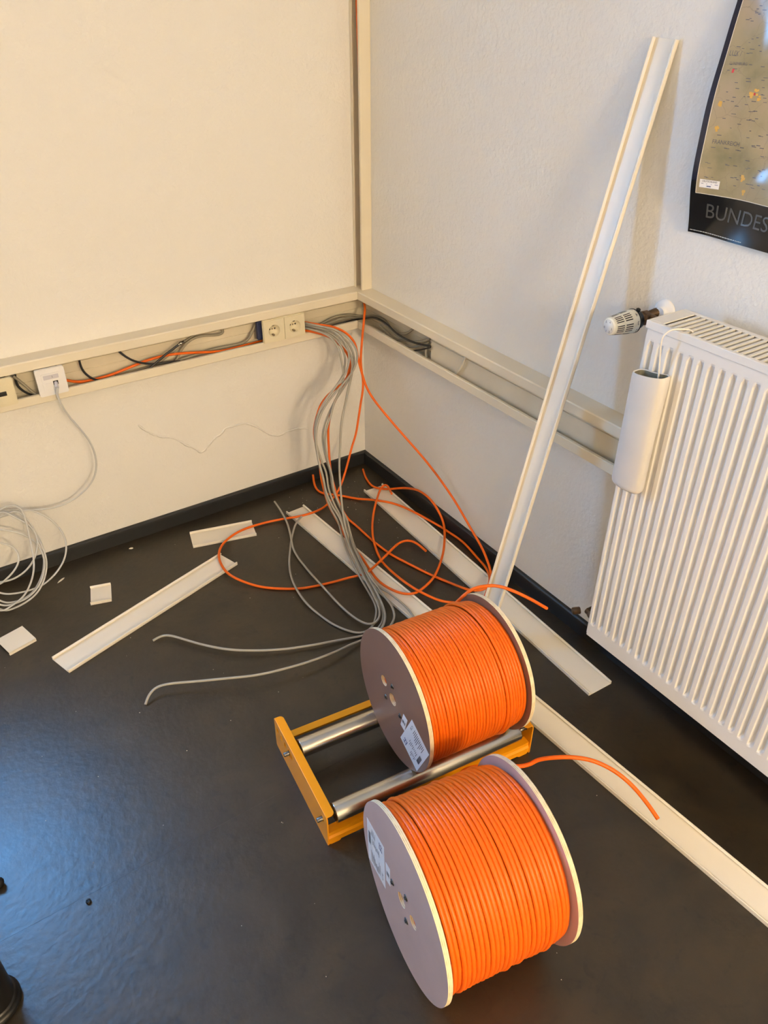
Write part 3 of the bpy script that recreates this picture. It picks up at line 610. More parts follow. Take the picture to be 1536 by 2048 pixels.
 'grey_a': [(-0.2885,-0.0280,0.6305), (-0.2756,-0.0335,0.6304), (-0.2668,-0.0454,0.6309), (-0.2627,-0.0631,0.6327), (-0.2593,-0.0819,0.6348), (-0.2545,-0.0983,0.6356), (-0.2472,-0.1111,0.6347), (-0.2383,-0.1221,0.6328), (-0.2282,-0.1311,0.6293), (-0.2178,-0.1381,0.6231), (-0.2084,-0.1441,0.6146), (-0.1999,-0.1496,0.6044), (-0.1932,-0.1556,0.5936), (-0.1892,-0.1627,0.5823), (-0.1879,-0.1701,0.5706), (-0.1884,-0.1773,0.5587), (-0.1908,-0.1841,0.5468), (-0.1950,-0.1901,0.5352), (-0.2000,-0.1952,0.5235), (-0.2058,-0.1994,0.5121), (-0.2129,-0.2030,0.5014), (-0.2216,-0.2063,0.4921), (-0.2316,-0.2097,0.4841), (-0.2424,-0.2134,0.4770), (-0.2536,-0.2175,0.4703), (-0.2652,-0.2218,0.4639), (-0.2771,-0.2260,0.4576), (-0.2889,-0.2301,0.4513), (-0.3003,-0.2341,0.4442), (-0.3113,-0.2379,0.4364), (-0.3217,-0.2417,0.4278), (-0.3315,-0.2453,0.4184), (-0.3403,-0.2487,0.4080), (-0.3478,-0.2521,0.3967), (-0.3540,-0.2552,0.3845), (-0.3587,-0.2582,0.3717), (-0.3618,-0.2611,0.3583), (-0.3637,-0.2638,0.3447), (-0.3641,-0.2667,0.3310), (-0.3630,-0.2698,0.3173), (-0.3614,-0.2737,0.3039), (-0.3603,-0.2787,0.2909), (-0.3597,-0.2845,0.2781), (-0.3589,-0.2905,0.2655), (-0.3574,-0.2965,0.2529), (-0.3550,-0.3022,0.2403), (-0.3527,-0.3080,0.2277), (-0.3522,-0.3139,0.2150), (-0.3539,-0.3197,0.2024), (-0.3562,-0.3256,0.1899), (-0.3579,-0.3314,0.1772), (-0.3582,-0.3372,0.1645), (-0.3573,-0.3430,0.1518), (-0.3560,-0.3491,0.1393), (-0.3545,-0.3558,0.1275), (-0.3530,-0.3635,0.1165), (-0.3514,-0.3723,0.1066), (-0.3500,-0.3820,0.0977), (-0.3495,-0.3923,0.0891), (-0.3500,-0.4019,0.0801), (-0.3512,-0.4104,0.0706), (-0.3527,-0.4182,0.0604), (-0.3545,-0.4266,0.0500), (-0.3576,-0.4377,0.0419), (-0.3619,-0.4504,0.0385), (-0.3664,-0.4626,0.0379), (-0.3708,-0.4742,0.0380), (-0.3748,-0.4855,0.0380), (-0.3784,-0.4967,0.0376), (-0.3816,-0.5081,0.0365), (-0.3845,-0.5195,0.0349), (-0.3873,-0.5312,0.0334), (-0.3901,-0.5432,0.0323), (-0.3932,-0.5559,0.0316), (-0.3967,-0.5693,0.0315), (-0.4005,-0.5832,0.0320), (-0.4044,-0.5973,0.0326), (-0.4082,-0.6113,0.0331), (-0.4117,-0.6251,0.0334), (-0.4151,-0.6387,0.0336), (-0.4183,-0.6522,0.0336), (-0.4214,-0.6656,0.0334), (-0.4241,-0.6788,0.0329), (-0.4263,-0.6914,0.0319), (-0.4280,-0.7034,0.0300), (-0.4291,-0.7145,0.0270), (-0.4298,-0.7251,0.0229), (-0.4302,-0.7355,0.0182), (-0.4310,-0.7464,0.0136), (-0.4328,-0.7580,0.0098), (-0.4356,-0.7705,0.0073), (-0.4393,-0.7835,0.0057), (-0.4441,-0.7966,0.0046), (-0.4501,-0.8092,0.0040), (-0.4575,-0.8211,0.0038), (-0.4661,-0.8322,0.0039), (-0.4761,-0.8420,0.0040), (-0.4875,-0.8502,0.0040), (-0.4999,-0.8566,0.0040), (-0.5133,-0.8609,0.0040), (-0.5272,-0.8622,0.0038), (-0.5411,-0.8608,0.0038), (-0.5549,-0.8583,0.0042), (-0.5686,-0.8552,0.0049), (-0.5822,-0.8517,0.0057), (-0.5957,-0.8481,0.0065), (-0.6091,-0.8443,0.0073), (-0.6226,-0.8405,0.0080), (-0.6361,-0.8367,0.0085), (-0.6495,-0.8329,0.0091), (-0.6630,-0.8291,0.0096), (-0.6765,-0.8252,0.0101), (-0.6899,-0.8211,0.0106), (-0.7033,-0.8169,0.0111), (-0.7166,-0.8125,0.0116), (-0.7299,-0.8080,0.0121), (-0.7431,-0.8033,0.0126), (-0.7562,-0.7985,0.0130), (-0.7693,-0.7933,0.0134), (-0.7821,-0.7878,0.0138), (-0.7948,-0.7818,0.0141), (-0.8073,-0.7754,0.0145), (-0.8197,-0.7688,0.0147), (-0.8319,-0.7618,0.0150), (-0.8439,-0.7545,0.0152), (-0.8557,-0.7470,0.0153), (-0.8674,-0.7393,0.0155), (-0.8789,-0.7313,0.0155), (-0.8902,-0.7229,0.0156), (-0.9012,-0.7142,0.0156), (-0.9117,-0.7049,0.0155), (-0.9219,-0.6953,0.0154), (-0.9317,-0.6852,0.0152), (-0.9411,-0.6748,0.0149), (-0.9501,-0.6641,0.0147), (-0.9589,-0.6532,0.0144), (-0.9675,-0.6421,0.0141), (-0.9759,-0.6308,0.0138), (-0.9840,-0.6194,0.0136), (-0.9919,-0.6078,0.0134), (-0.9997,-0.5961,0.0131), (-1.0075,-0.5845,0.0128), (-1.0154,-0.5729,0.0125), (-1.0236,-0.5615,0.0121), (-1.0326,-0.5508,0.0114), (-1.0433,-0.5419,0.0102), (-1.0568,-0.5388,0.0087), (-1.0707,-0.5397,0.0073), (-1.0776,-0.5406,0.0066)],
 'grey_b': [(-0.2885,-0.0280,0.6385), (-0.2756,-0.0335,0.6385), (-0.2666,-0.0449,0.6392), (-0.2621,-0.0616,0.6411), (-0.2585,-0.0796,0.6435), (-0.2533,-0.0950,0.6446), (-0.2460,-0.1071,0.6443), (-0.2373,-0.1180,0.6432), (-0.2271,-0.1274,0.6415), (-0.2162,-0.1356,0.6387), (-0.2057,-0.1435,0.6341), (-0.1959,-0.1508,0.6274), (-0.1863,-0.1569,0.6188), (-0.1770,-0.1618,0.6088), (-0.1689,-0.1665,0.5975), (-0.1628,-0.1714,0.5854), (-0.1589,-0.1770,0.5730), (-0.1576,-0.1834,0.5606), (-0.1592,-0.1898,0.5483), (-0.1632,-0.1961,0.5365), (-0.1688,-0.2020,0.5251), (-0.1757,-0.2077,0.5143), (-0.1839,-0.2131,0.5042), (-0.1935,-0.2181,0.4953), (-0.2040,-0.2227,0.4873), (-0.2148,-0.2271,0.4795), (-0.2258,-0.2312,0.4718), (-0.2368,-0.2352,0.4641), (-0.2480,-0.2389,0.4565), (-0.2592,-0.2424,0.4487), (-0.2698,-0.2458,0.4402), (-0.2798,-0.2490,0.4309), (-0.2891,-0.2520,0.4209), (-0.2980,-0.2549,0.4104), (-0.3065,-0.2576,0.3996), (-0.3146,-0.2602,0.3885), (-0.3221,-0.2626,0.3768), (-0.3282,-0.2648,0.3644), (-0.3328,-0.2669,0.3513), (-0.3362,-0.2690,0.3379), (-0.3385,-0.2720,0.3244), (-0.3398,-0.2760,0.3110), (-0.3403,-0.2810,0.2979), (-0.3408,-0.2864,0.2850), (-0.3413,-0.2921,0.2721), (-0.3413,-0.2978,0.2593), (-0.3404,-0.3034,0.2465), (-0.3388,-0.3089,0.2337), (-0.3380,-0.3145,0.2209), (-0.3391,-0.3201,0.2081), (-0.3412,-0.3257,0.1954), (-0.3431,-0.3313,0.1827), (-0.3439,-0.3369,0.1698), (-0.3434,-0.3424,0.1569), (-0.3420,-0.3478,0.1440), (-0.3401,-0.3532,0.1312), (-0.3378,-0.3585,0.1185), (-0.3347,-0.3638,0.1059), (-0.3309,-0.3691,0.0935), (-0.3274,-0.3747,0.0813), (-0.3250,-0.3809,0.0695), (-0.3244,-0.3875,0.0582), (-0.3252,-0.3947,0.0479), (-0.3276,-0.4038,0.0387), (-0.3317,-0.4162,0.0313), (-0.3376,-0.4318,0.0277), (-0.3443,-0.4476,0.0289), (-0.3505,-0.4616,0.0313), (-0.3558,-0.4738,0.0333), (-0.3607,-0.4856,0.0350), (-0.3651,-0.4971,0.0361), (-0.3692,-0.5087,0.0364), (-0.3730,-0.5206,0.0359), (-0.3765,-0.5329,0.0352), (-0.3799,-0.5453,0.0344), (-0.3833,-0.5580,0.0337), (-0.3870,-0.5712,0.0334), (-0.3908,-0.5849,0.0335), (-0.3948,-0.5987,0.0339), (-0.3989,-0.6126,0.0344), (-0.4031,-0.6269,0.0352), (-0.4073,-0.6413,0.0362), (-0.4114,-0.6556,0.0370), (-0.4152,-0.6696,0.0376), (-0.4187,-0.6831,0.0378), (-0.4219,-0.6966,0.0379), (-0.4249,-0.7097,0.0377), (-0.4275,-0.7224,0.0368), (-0.4295,-0.7343,0.0347), (-0.4310,-0.7455,0.0313), (-0.4323,-0.7567,0.0273), (-0.4343,-0.7683,0.0235), (-0.4371,-0.7803,0.0204), (-0.4405,-0.7925,0.0178), (-0.4443,-0.8046,0.0152), (-0.4490,-0.8164,0.0130), (-0.4551,-0.8279,0.0114), (-0.4626,-0.8389,0.0106), (-0.4712,-0.8492,0.0103), (-0.4812,-0.8584,0.0101), (-0.4924,-0.8663,0.0099), (-0.5045,-0.8725,0.0095), (-0.5173,-0.8767,0.0088), (-0.5307,-0.8777,0.0073), (-0.5441,-0.8762,0.0057), (-0.5577,-0.8752,0.0054), (-0.5711,-0.8759,0.0071), (-0.5845,-0.8775,0.0098), (-0.5980,-0.8794,0.0127), (-0.6116,-0.8812,0.0153), (-0.6253,-0.8829,0.0173), (-0.6391,-0.8846,0.0190), (-0.6529,-0.8861,0.0205), (-0.6669,-0.8872,0.0218), (-0.6808,-0.8877,0.0231), (-0.6948,-0.8878,0.0242), (-0.7088,-0.8876,0.0252), (-0.7228,-0.8871,0.0261), (-0.7368,-0.8863,0.0269), (-0.7507,-0.8852,0.0277), (-0.7647,-0.8837,0.0284), (-0.7785,-0.8818,0.0290), (-0.7924,-0.8797,0.0296), (-0.8062,-0.8773,0.0301), (-0.8200,-0.8747,0.0306), (-0.8337,-0.8719,0.0310), (-0.8474,-0.8688,0.0314), (-0.8611,-0.8655,0.0318), (-0.8746,-0.8619,0.0321), (-0.8880,-0.8578,0.0325), (-0.9013,-0.8532,0.0327), (-0.9143,-0.8480,0.0330), (-0.9271,-0.8424,0.0332), (-0.9398,-0.8364,0.0334), (-0.9525,-0.8303,0.0335), (-0.9651,-0.8242,0.0336), (-0.9778,-0.8181,0.0336), (-0.9904,-0.8121,0.0335), (-1.0030,-0.8058,0.0333), (-1.0155,-0.7995,0.0330), (-1.0279,-0.7930,0.0326), (-1.0403,-0.7864,0.0321), (-1.0526,-0.7797,0.0317), (-1.0649,-0.7729,0.0312), (-1.0771,-0.7661,0.0307), (-1.0894,-0.7594,0.0302), (-1.1019,-0.7529,0.0294), (-1.1145,-0.7470,0.0282), (-1.1275,-0.7421,0.0263), (-1.1410,-0.7404,0.0233), (-1.1540,-0.7440,0.0197), (-1.1653,-0.7507,0.0148), (-1.1746,-0.7585,0.0078), (-1.1787,-0.7625,0.0038)],
 'grey_c': [(-0.2885,-0.0280,0.6470), (-0.2756,-0.0335,0.6470), (-0.2678,-0.0470,0.6484), (-0.2658,-0.0679,0.6520), (-0.2644,-0.0894,0.6558), (-0.2603,-0.1062,0.6574), (-0.2533,-0.1182,0.6570), (-0.2453,-0.1294,0.6561), (-0.2357,-0.1392,0.6546), (-0.2248,-0.1475,0.6524), (-0.2134,-0.1543,0.6485), (-0.2014,-0.1591,0.6421), (-0.1898,-0.1631,0.6336), (-0.1792,-0.1676,0.6244), (-0.1706,-0.1738,0.6151), (-0.1644,-0.1823,0.6059), (-0.1596,-0.1904,0.5957), (-0.1564,-0.1983,0.5846), (-0.1556,-0.2058,0.5729), (-0.1586,-0.2127,0.5612), (-0.1649,-0.2190,0.5504), (-0.1730,-0.2247,0.5406), (-0.1822,-0.2300,0.5316), (-0.1924,-0.2350,0.5234), (-0.2035,-0.2396,0.5164), (-0.2151,-0.2439,0.5100), (-0.2269,-0.2478,0.5039), (-0.2388,-0.2514,0.4978), (-0.2507,-0.2547,0.4916), (-0.2626,-0.2578,0.4854), (-0.2745,-0.2605,0.4791), (-0.2861,-0.2631,0.4724), (-0.2973,-0.2651,0.4648), (-0.3079,-0.2667,0.4564), (-0.3187,-0.2691,0.4479), (-0.3294,-0.2725,0.4393), (-0.3396,-0.2764,0.4300), (-0.3485,-0.2801,0.4197), (-0.3557,-0.2825,0.4081), (-0.3615,-0.2843,0.3956), (-0.3660,-0.2857,0.3825), (-0.3693,-0.2871,0.3690), (-0.3722,-0.2891,0.3555), (-0.3747,-0.2924,0.3423), (-0.3767,-0.2972,0.3293), (-0.3782,-0.3024,0.3164), (-0.3794,-0.3075,0.3034), (-0.3804,-0.3124,0.2903), (-0.3811,-0.3173,0.2771), (-0.3812,-0.3222,0.2640), (-0.3805,-0.3273,0.2509), (-0.3795,-0.3325,0.2380), (-0.3792,-0.3379,0.2251), (-0.3799,-0.3434,0.2123), (-0.3811,-0.3487,0.1995), (-0.3815,-0.3541,0.1866), (-0.3807,-0.3595,0.1738), (-0.3789,-0.3649,0.1612), (-0.3765,-0.3706,0.1489), (-0.3738,-0.3763,0.1368), (-0.3708,-0.3827,0.1253), (-0.3675,-0.3900,0.1149), (-0.3641,-0.3976,0.1049), (-0.3622,-0.4067,0.0961), (-0.3617,-0.4158,0.0871), (-0.3618,-0.4237,0.0776), (-0.3623,-0.4310,0.0674), (-0.3628,-0.4386,0.0565), (-0.3651,-0.4495,0.0484), (-0.3694,-0.4625,0.0458), (-0.3743,-0.4755,0.0460), (-0.3792,-0.4883,0.0472), (-0.3839,-0.5009,0.0481), (-0.3881,-0.5132,0.0483), (-0.3918,-0.5253,0.0477), (-0.3952,-0.5374,0.0468), (-0.3984,-0.5493,0.0456), (-0.4014,-0.5611,0.0444), (-0.4043,-0.5730,0.0431), (-0.4073,-0.5850,0.0420), (-0.4105,-0.5973,0.0411), (-0.4138,-0.6100,0.0406), (-0.4173,-0.6229,0.0403), (-0.4207,-0.6360,0.0402), (-0.4242,-0.6492,0.0400), (-0.4274,-0.6625,0.0396), (-0.4305,-0.6757,0.0390), (-0.4334,-0.6890,0.0382), (-0.4359,-0.7021,0.0370), (-0.4382,-0.7147,0.0351), (-0.4401,-0.7268,0.0324), (-0.4417,-0.7381,0.0286), (-0.4431,-0.7493,0.0243), (-0.4448,-0.7606,0.0203), (-0.4471,-0.7725,0.0175), (-0.4505,-0.7845,0.0157), (-0.4553,-0.7960,0.0143), (-0.4613,-0.8071,0.0131), (-0.4686,-0.8178,0.0122), (-0.4779,-0.8276,0.0118), (-0.4892,-0.8355,0.0117), (-0.5025,-0.8390,0.0117), (-0.5155,-0.8347,0.0118), (-0.5248,-0.8243,0.0117), (-0.5304,-0.8115,0.0116), (-0.5342,-0.7978,0.0113), (-0.5370,-0.7836,0.0107), (-0.5390,-0.7691,0.0099), (-0.5404,-0.7542,0.0089), (-0.5411,-0.7394,0.0080), (-0.5417,-0.7248,0.0074), (-0.5423,-0.7108,0.0074), (-0.5431,-0.6974,0.0080), (-0.5440,-0.6845,0.0090), (-0.5447,-0.6717,0.0102), (-0.5452,-0.6588,0.0113), (-0.5455,-0.6457,0.0121), (-0.5455,-0.6322,0.0126), (-0.5454,-0.6185,0.0128), (-0.5453,-0.6046,0.0129), (-0.5452,-0.5907,0.0129), (-0.5451,-0.5767,0.0129), (-0.5449,-0.5626,0.0128), (-0.5447,-0.5483,0.0125), (-0.5442,-0.5338,0.0120), (-0.5433,-0.5187,0.0110), (-0.5422,-0.5034,0.0098), (-0.5410,-0.4881,0.0087), (-0.5398,-0.4732,0.0079), (-0.5389,-0.4589,0.0076), (-0.5380,-0.4453,0.0079), (-0.5369,-0.4320,0.0085), (-0.5355,-0.4188,0.0090), (-0.5336,-0.4055,0.0094), (-0.5311,-0.3920,0.0096), (-0.5279,-0.3786,0.0097), (-0.5240,-0.3652,0.0101), (-0.5192,-0.3520,0.0105), (-0.5140,-0.3390,0.0111), (-0.5087,-0.3261,0.0119), (-0.5037,-0.3130,0.0129), (-0.4988,-0.2999,0.0140), (-0.4941,-0.2868,0.0153), (-0.4894,-0.2736,0.0166), (-0.4849,-0.2601,0.0178), (-0.4807,-0.2462,0.0187), (-0.4769,-0.2320,0.0192), (-0.4735,-0.2176,0.0195), (-0.4706,-0.2031,0.0197), (-0.4680,-0.1888,0.0200), (-0.4657,-0.1747,0.0206), (-0.4636,-0.1607,0.0213), (-0.4619,-0.1468,0.0225), (-0.4607,-0.1329,0.0240), (-0.4599,-0.1190,0.0258), (-0.4591,-0.1051,0.0277)],
 'grey_d': [(-0.2885,-0.0410,0.6425), (-0.2757,-0.0466,0.6427), (-0.2671,-0.0582,0.6445), (-0.2628,-0.0740,0.6478), (-0.2588,-0.0901,0.6510), (-0.2534,-0.1042,0.6530), (-0.2459,-0.1160,0.6531), (-0.2369,-0.1266,0.6517), (-0.2271,-0.1359,0.6486), (-0.2175,-0.1448,0.6438), (-0.2090,-0.1537,0.6374), (-0.2015,-0.1624,0.6295), (-0.1951,-0.1709,0.6206), (-0.1901,-0.1793,0.6106), (-0.1869,-0.1872,0.5997), (-0.1854,-0.1948,0.5881), (-0.1859,-0.2021,0.5763), (-0.1889,-0.2092,0.5647), (-0.1944,-0.2161,0.5538), (-0.2013,-0.2226,0.5434), (-0.2095,-0.2287,0.5338), (-0.2189,-0.2344,0.5252), (-0.2296,-0.2395,0.5178), (-0.2410,-0.2442,0.5112), (-0.2526,-0.2486,0.5048), (-0.2642,-0.2526,0.4983), (-0.2758,-0.2560,0.4917), (-0.2873,-0.2589,0.4849), (-0.2984,-0.2612,0.4776), (-0.3091,-0.2633,0.4694), (-0.3193,-0.2652,0.4605), (-0.3292,-0.2672,0.4509), (-0.3382,-0.2693,0.4405), (-0.3462,-0.2715,0.4292), (-0.3531,-0.2735,0.4171), (-0.3588,-0.2753,0.4045), (-0.3635,-0.2769,0.3914), (-0.3669,-0.2782,0.3778), (-0.3694,-0.2794,0.3641), (-0.3713,-0.2809,0.3503), (-0.3728,-0.2832,0.3365), (-0.3735,-0.2864,0.3229), (-0.3740,-0.2905,0.3095), (-0.3746,-0.2953,0.2964), (-0.3755,-0.3008,0.2835), (-0.3764,-0.3066,0.2708), (-0.3771,-0.3125,0.2581), (-0.3771,-0.3183,0.2453), (-0.3764,-0.3240,0.2325), (-0.3756,-0.3297,0.2197), (-0.3756,-0.3354,0.2069), (-0.3771,-0.3411,0.1942), (-0.3793,-0.3468,0.1816), (-0.3807,-0.3524,0.1688), (-0.3808,-0.3581,0.1560), (-0.3796,-0.3636,0.1432), (-0.3777,-0.3691,0.1304), (-0.3753,-0.3745,0.1177), (-0.3720,-0.3799,0.1052), (-0.3680,-0.3853,0.0929), (-0.3639,-0.3906,0.0806), (-0.3607,-0.3957,0.0679), (-0.3587,-0.4000,0.0547), (-0.3575,-0.4037,0.0413), (-0.3573,-0.4086,0.0282), (-0.3588,-0.4171,0.0174), (-0.3625,-0.4295,0.0123), (-0.3674,-0.4426,0.0117), (-0.3724,-0.4556,0.0126), (-0.3773,-0.4687,0.0138), (-0.3820,-0.4820,0.0148), (-0.3864,-0.4955,0.0153), (-0.3907,-0.5096,0.0159), (-0.3953,-0.5245,0.0171), (-0.4004,-0.5404,0.0193), (-0.4059,-0.5572,0.0223), (-0.4114,-0.5741,0.0254), (-0.4166,-0.5904,0.0279), (-0.4211,-0.6055,0.0294), (-0.4249,-0.6198,0.0300), (-0.4283,-0.6335,0.0301), (-0.4315,-0.6470,0.0299), (-0.4343,-0.6603,0.0291), (-0.4365,-0.6732,0.0274), (-0.4379,-0.6853,0.0246), (-0.4387,-0.6968,0.0208), (-0.4394,-0.7079,0.0167), (-0.4402,-0.7190,0.0128), (-0.4414,-0.7306,0.0094), (-0.4432,-0.7427,0.0067), (-0.4461,-0.7553,0.0049), (-0.4503,-0.7681,0.0040), (-0.4560,-0.7807,0.0039), (-0.4633,-0.7927,0.0039), (-0.4717,-0.8039,0.0040), (-0.4807,-0.8146,0.0040), (-0.4903,-0.8248,0.0040), (-0.5006,-0.8342,0.0040), (-0.5122,-0.8419,0.0039), (-0.5253,-0.8470,0.0039), (-0.5391,-0.8485,0.0039), (-0.5526,-0.8453,0.0038), (-0.5639,-0.8371,0.0038), (-0.5729,-0.8264,0.0038), (-0.5806,-0.8147,0.0038), (-0.5873,-0.8024,0.0038), (-0.5932,-0.7897,0.0038), (-0.5985,-0.7767,0.0038), (-0.6032,-0.7635,0.0038), (-0.6070,-0.7500,0.0038), (-0.6101,-0.7363,0.0038), (-0.6128,-0.7226,0.0038), (-0.6153,-0.7089,0.0039), (-0.6177,-0.6953,0.0042), (-0.6201,-0.6821,0.0048), (-0.6222,-0.6693,0.0059), (-0.6240,-0.6569,0.0074), (-0.6252,-0.6447,0.0091), (-0.6258,-0.6324,0.0107), (-0.6257,-0.6199,0.0120), (-0.6250,-0.6069,0.0129), (-0.6238,-0.5935,0.0134), (-0.6221,-0.5799,0.0135), (-0.6199,-0.5661,0.0136), (-0.6174,-0.5524,0.0135), (-0.6143,-0.5386,0.0133), (-0.6105,-0.5246,0.0129), (-0.6060,-0.5102,0.0119), (-0.6007,-0.4953,0.0104), (-0.5948,-0.4801,0.0086), (-0.5885,-0.4651,0.0068), (-0.5820,-0.4507,0.0054), (-0.5755,-0.4371,0.0046), (-0.5689,-0.4243,0.0043), (-0.5621,-0.4121,0.0043), (-0.5551,-0.4001,0.0044), (-0.5479,-0.3881,0.0044), (-0.5407,-0.3762,0.0044), (-0.5335,-0.3642,0.0044), (-0.5261,-0.3522,0.0042), (-0.5188,-0.3404,0.0040), (-0.5113,-0.3287,0.0040), (-0.5038,-0.3176,0.0045), (-0.4963,-0.3071,0.0059), (-0.4886,-0.2975,0.0085), (-0.4809,-0.2884,0.0119), (-0.4726,-0.2795,0.0156), (-0.4638,-0.2706,0.0188), (-0.4539,-0.2617,0.0210), (-0.4430,-0.2533,0.0220), (-0.4315,-0.2455,0.0224), (-0.4199,-0.2378,0.0226)],
 'grey_e': [(-0.2885,-0.0410,0.6315), (-0.2758,-0.0468,0.6317), (-0.2683,-0.0593,0.6332), (-0.2661,-0.0760,0.6359), (-0.2640,-0.0929,0.6385), (-0.2605,-0.1078,0.6399), (-0.2547,-0.1205,0.6393), (-0.2470,-0.1318,0.6370), (-0.2383,-0.1419,0.6327), (-0.2306,-0.1516,0.6265), (-0.2243,-0.1611,0.6187), (-0.2192,-0.1701,0.6095), (-0.2157,-0.1787,0.5993), (-0.2143,-0.1868,0.5884), (-0.2148,-0.1943,0.5769), (-0.2162,-0.2016,0.5653), (-0.2181,-0.2089,0.5537), (-0.2203,-0.2159,0.5419), (-0.2224,-0.2228,0.5298), (-0.2249,-0.2294,0.5177), (-0.2290,-0.2358,0.5059), (-0.2358,-0.2416,0.4951), (-0.2444,-0.2467,0.4852), (-0.2536,-0.2513,0.4755), (-0.2629,-0.2556,0.4660), (-0.2725,-0.2594,0.4564), (-0.2817,-0.2629,0.4463), (-0.2896,-0.2663,0.4352), (-0.2962,-0.2694,0.4232), (-0.3024,-0.2726,0.4111), (-0.3094,-0.2758,0.3994), (-0.3170,-0.2790,0.3881), (-0.3242,-0.2820,0.3766), (-0.3300,-0.2844,0.3644), (-0.3343,-0.2861,0.3514), (-0.3373,-0.2874,0.3380), (-0.3390,-0.2884,0.3242), (-0.3391,-0.2895,0.3103), (-0.3388,-0.2917,0.2965), (-0.3393,-0.2961,0.2832), (-0.3404,-0.3019,0.2705), (-0.3414,-0.3083,0.2581), (-0.3414,-0.3144,0.2455), (-0.3406,-0.3204,0.2329), (-0.3400,-0.3262,0.2201), (-0.3408,-0.3321,0.2074), (-0.3429,-0.3378,0.1948), (-0.3449,-0.3435,0.1821), (-0.3457,-0.3491,0.1692), (-0.3453,-0.3547,0.1562), (-0.3440,-0.3605,0.1435), (-0.3425,-0.3667,0.1313), (-0.3407,-0.3736,0.1195), (-0.3386,-0.3809,0.1084), (-0.3358,-0.3883,0.0976), (-0.3331,-0.3957,0.0867), (-0.3318,-0.4036,0.0762), (-0.3315,-0.4108,0.0653), (-0.3317,-0.4169,0.0539), (-0.3323,-0.4232,0.0421), (-0.3336,-0.4310,0.0309), (-0.3361,-0.4408,0.0238), (-0.3393,-0.4504,0.0210), (-0.3428,-0.4600,0.0201), (-0.3470,-0.4706,0.0208), (-0.3521,-0.4832,0.0230), (-0.3570,-0.4961,0.0248), (-0.3616,-0.5094,0.0258), (-0.3657,-0.5228,0.0261), (-0.3696,-0.5362,0.0261), (-0.3741,-0.5511,0.0273), (-0.3802,-0.5688,0.0309), (-0.3874,-0.5881,0.0361), (-0.3943,-0.6070,0.0410), (-0.4001,-0.6236,0.0441), (-0.4042,-0.6376,0.0447), (-0.4079,-0.6513,0.0450), (-0.4111,-0.6650,0.0452), (-0.4139,-0.6786,0.0453), (-0.4158,-0.6916,0.0447), (-0.4159,-0.7021,0.0416), (-0.4146,-0.7106,0.0365), (-0.4128,-0.7187,0.0310), (-0.4120,-0.7283,0.0268), (-0.4128,-0.7407,0.0253), (-0.4142,-0.7539,0.0246), (-0.4155,-0.7671,0.0239), (-0.4163,-0.7800,0.0227), (-0.4166,-0.7925,0.0211), (-0.4171,-0.8049,0.0187), (-0.4196,-0.8171,0.0152), (-0.4238,-0.8291,0.0115), (-0.4299,-0.8408,0.0083), (-0.4386,-0.8513,0.0062), (-0.4495,-0.8600,0.0052), (-0.4613,-0.8677,0.0049), (-0.4734,-0.8748,0.0050), (-0.4860,-0.8810,0.0051), (-0.4991,-0.8862,0.0051), (-0.5125,-0.8904,0.0051), (-0.5261,-0.8940,0.0051), (-0.5397,-0.8975,0.0051), (-0.5466,-0.8993,0.0051)],
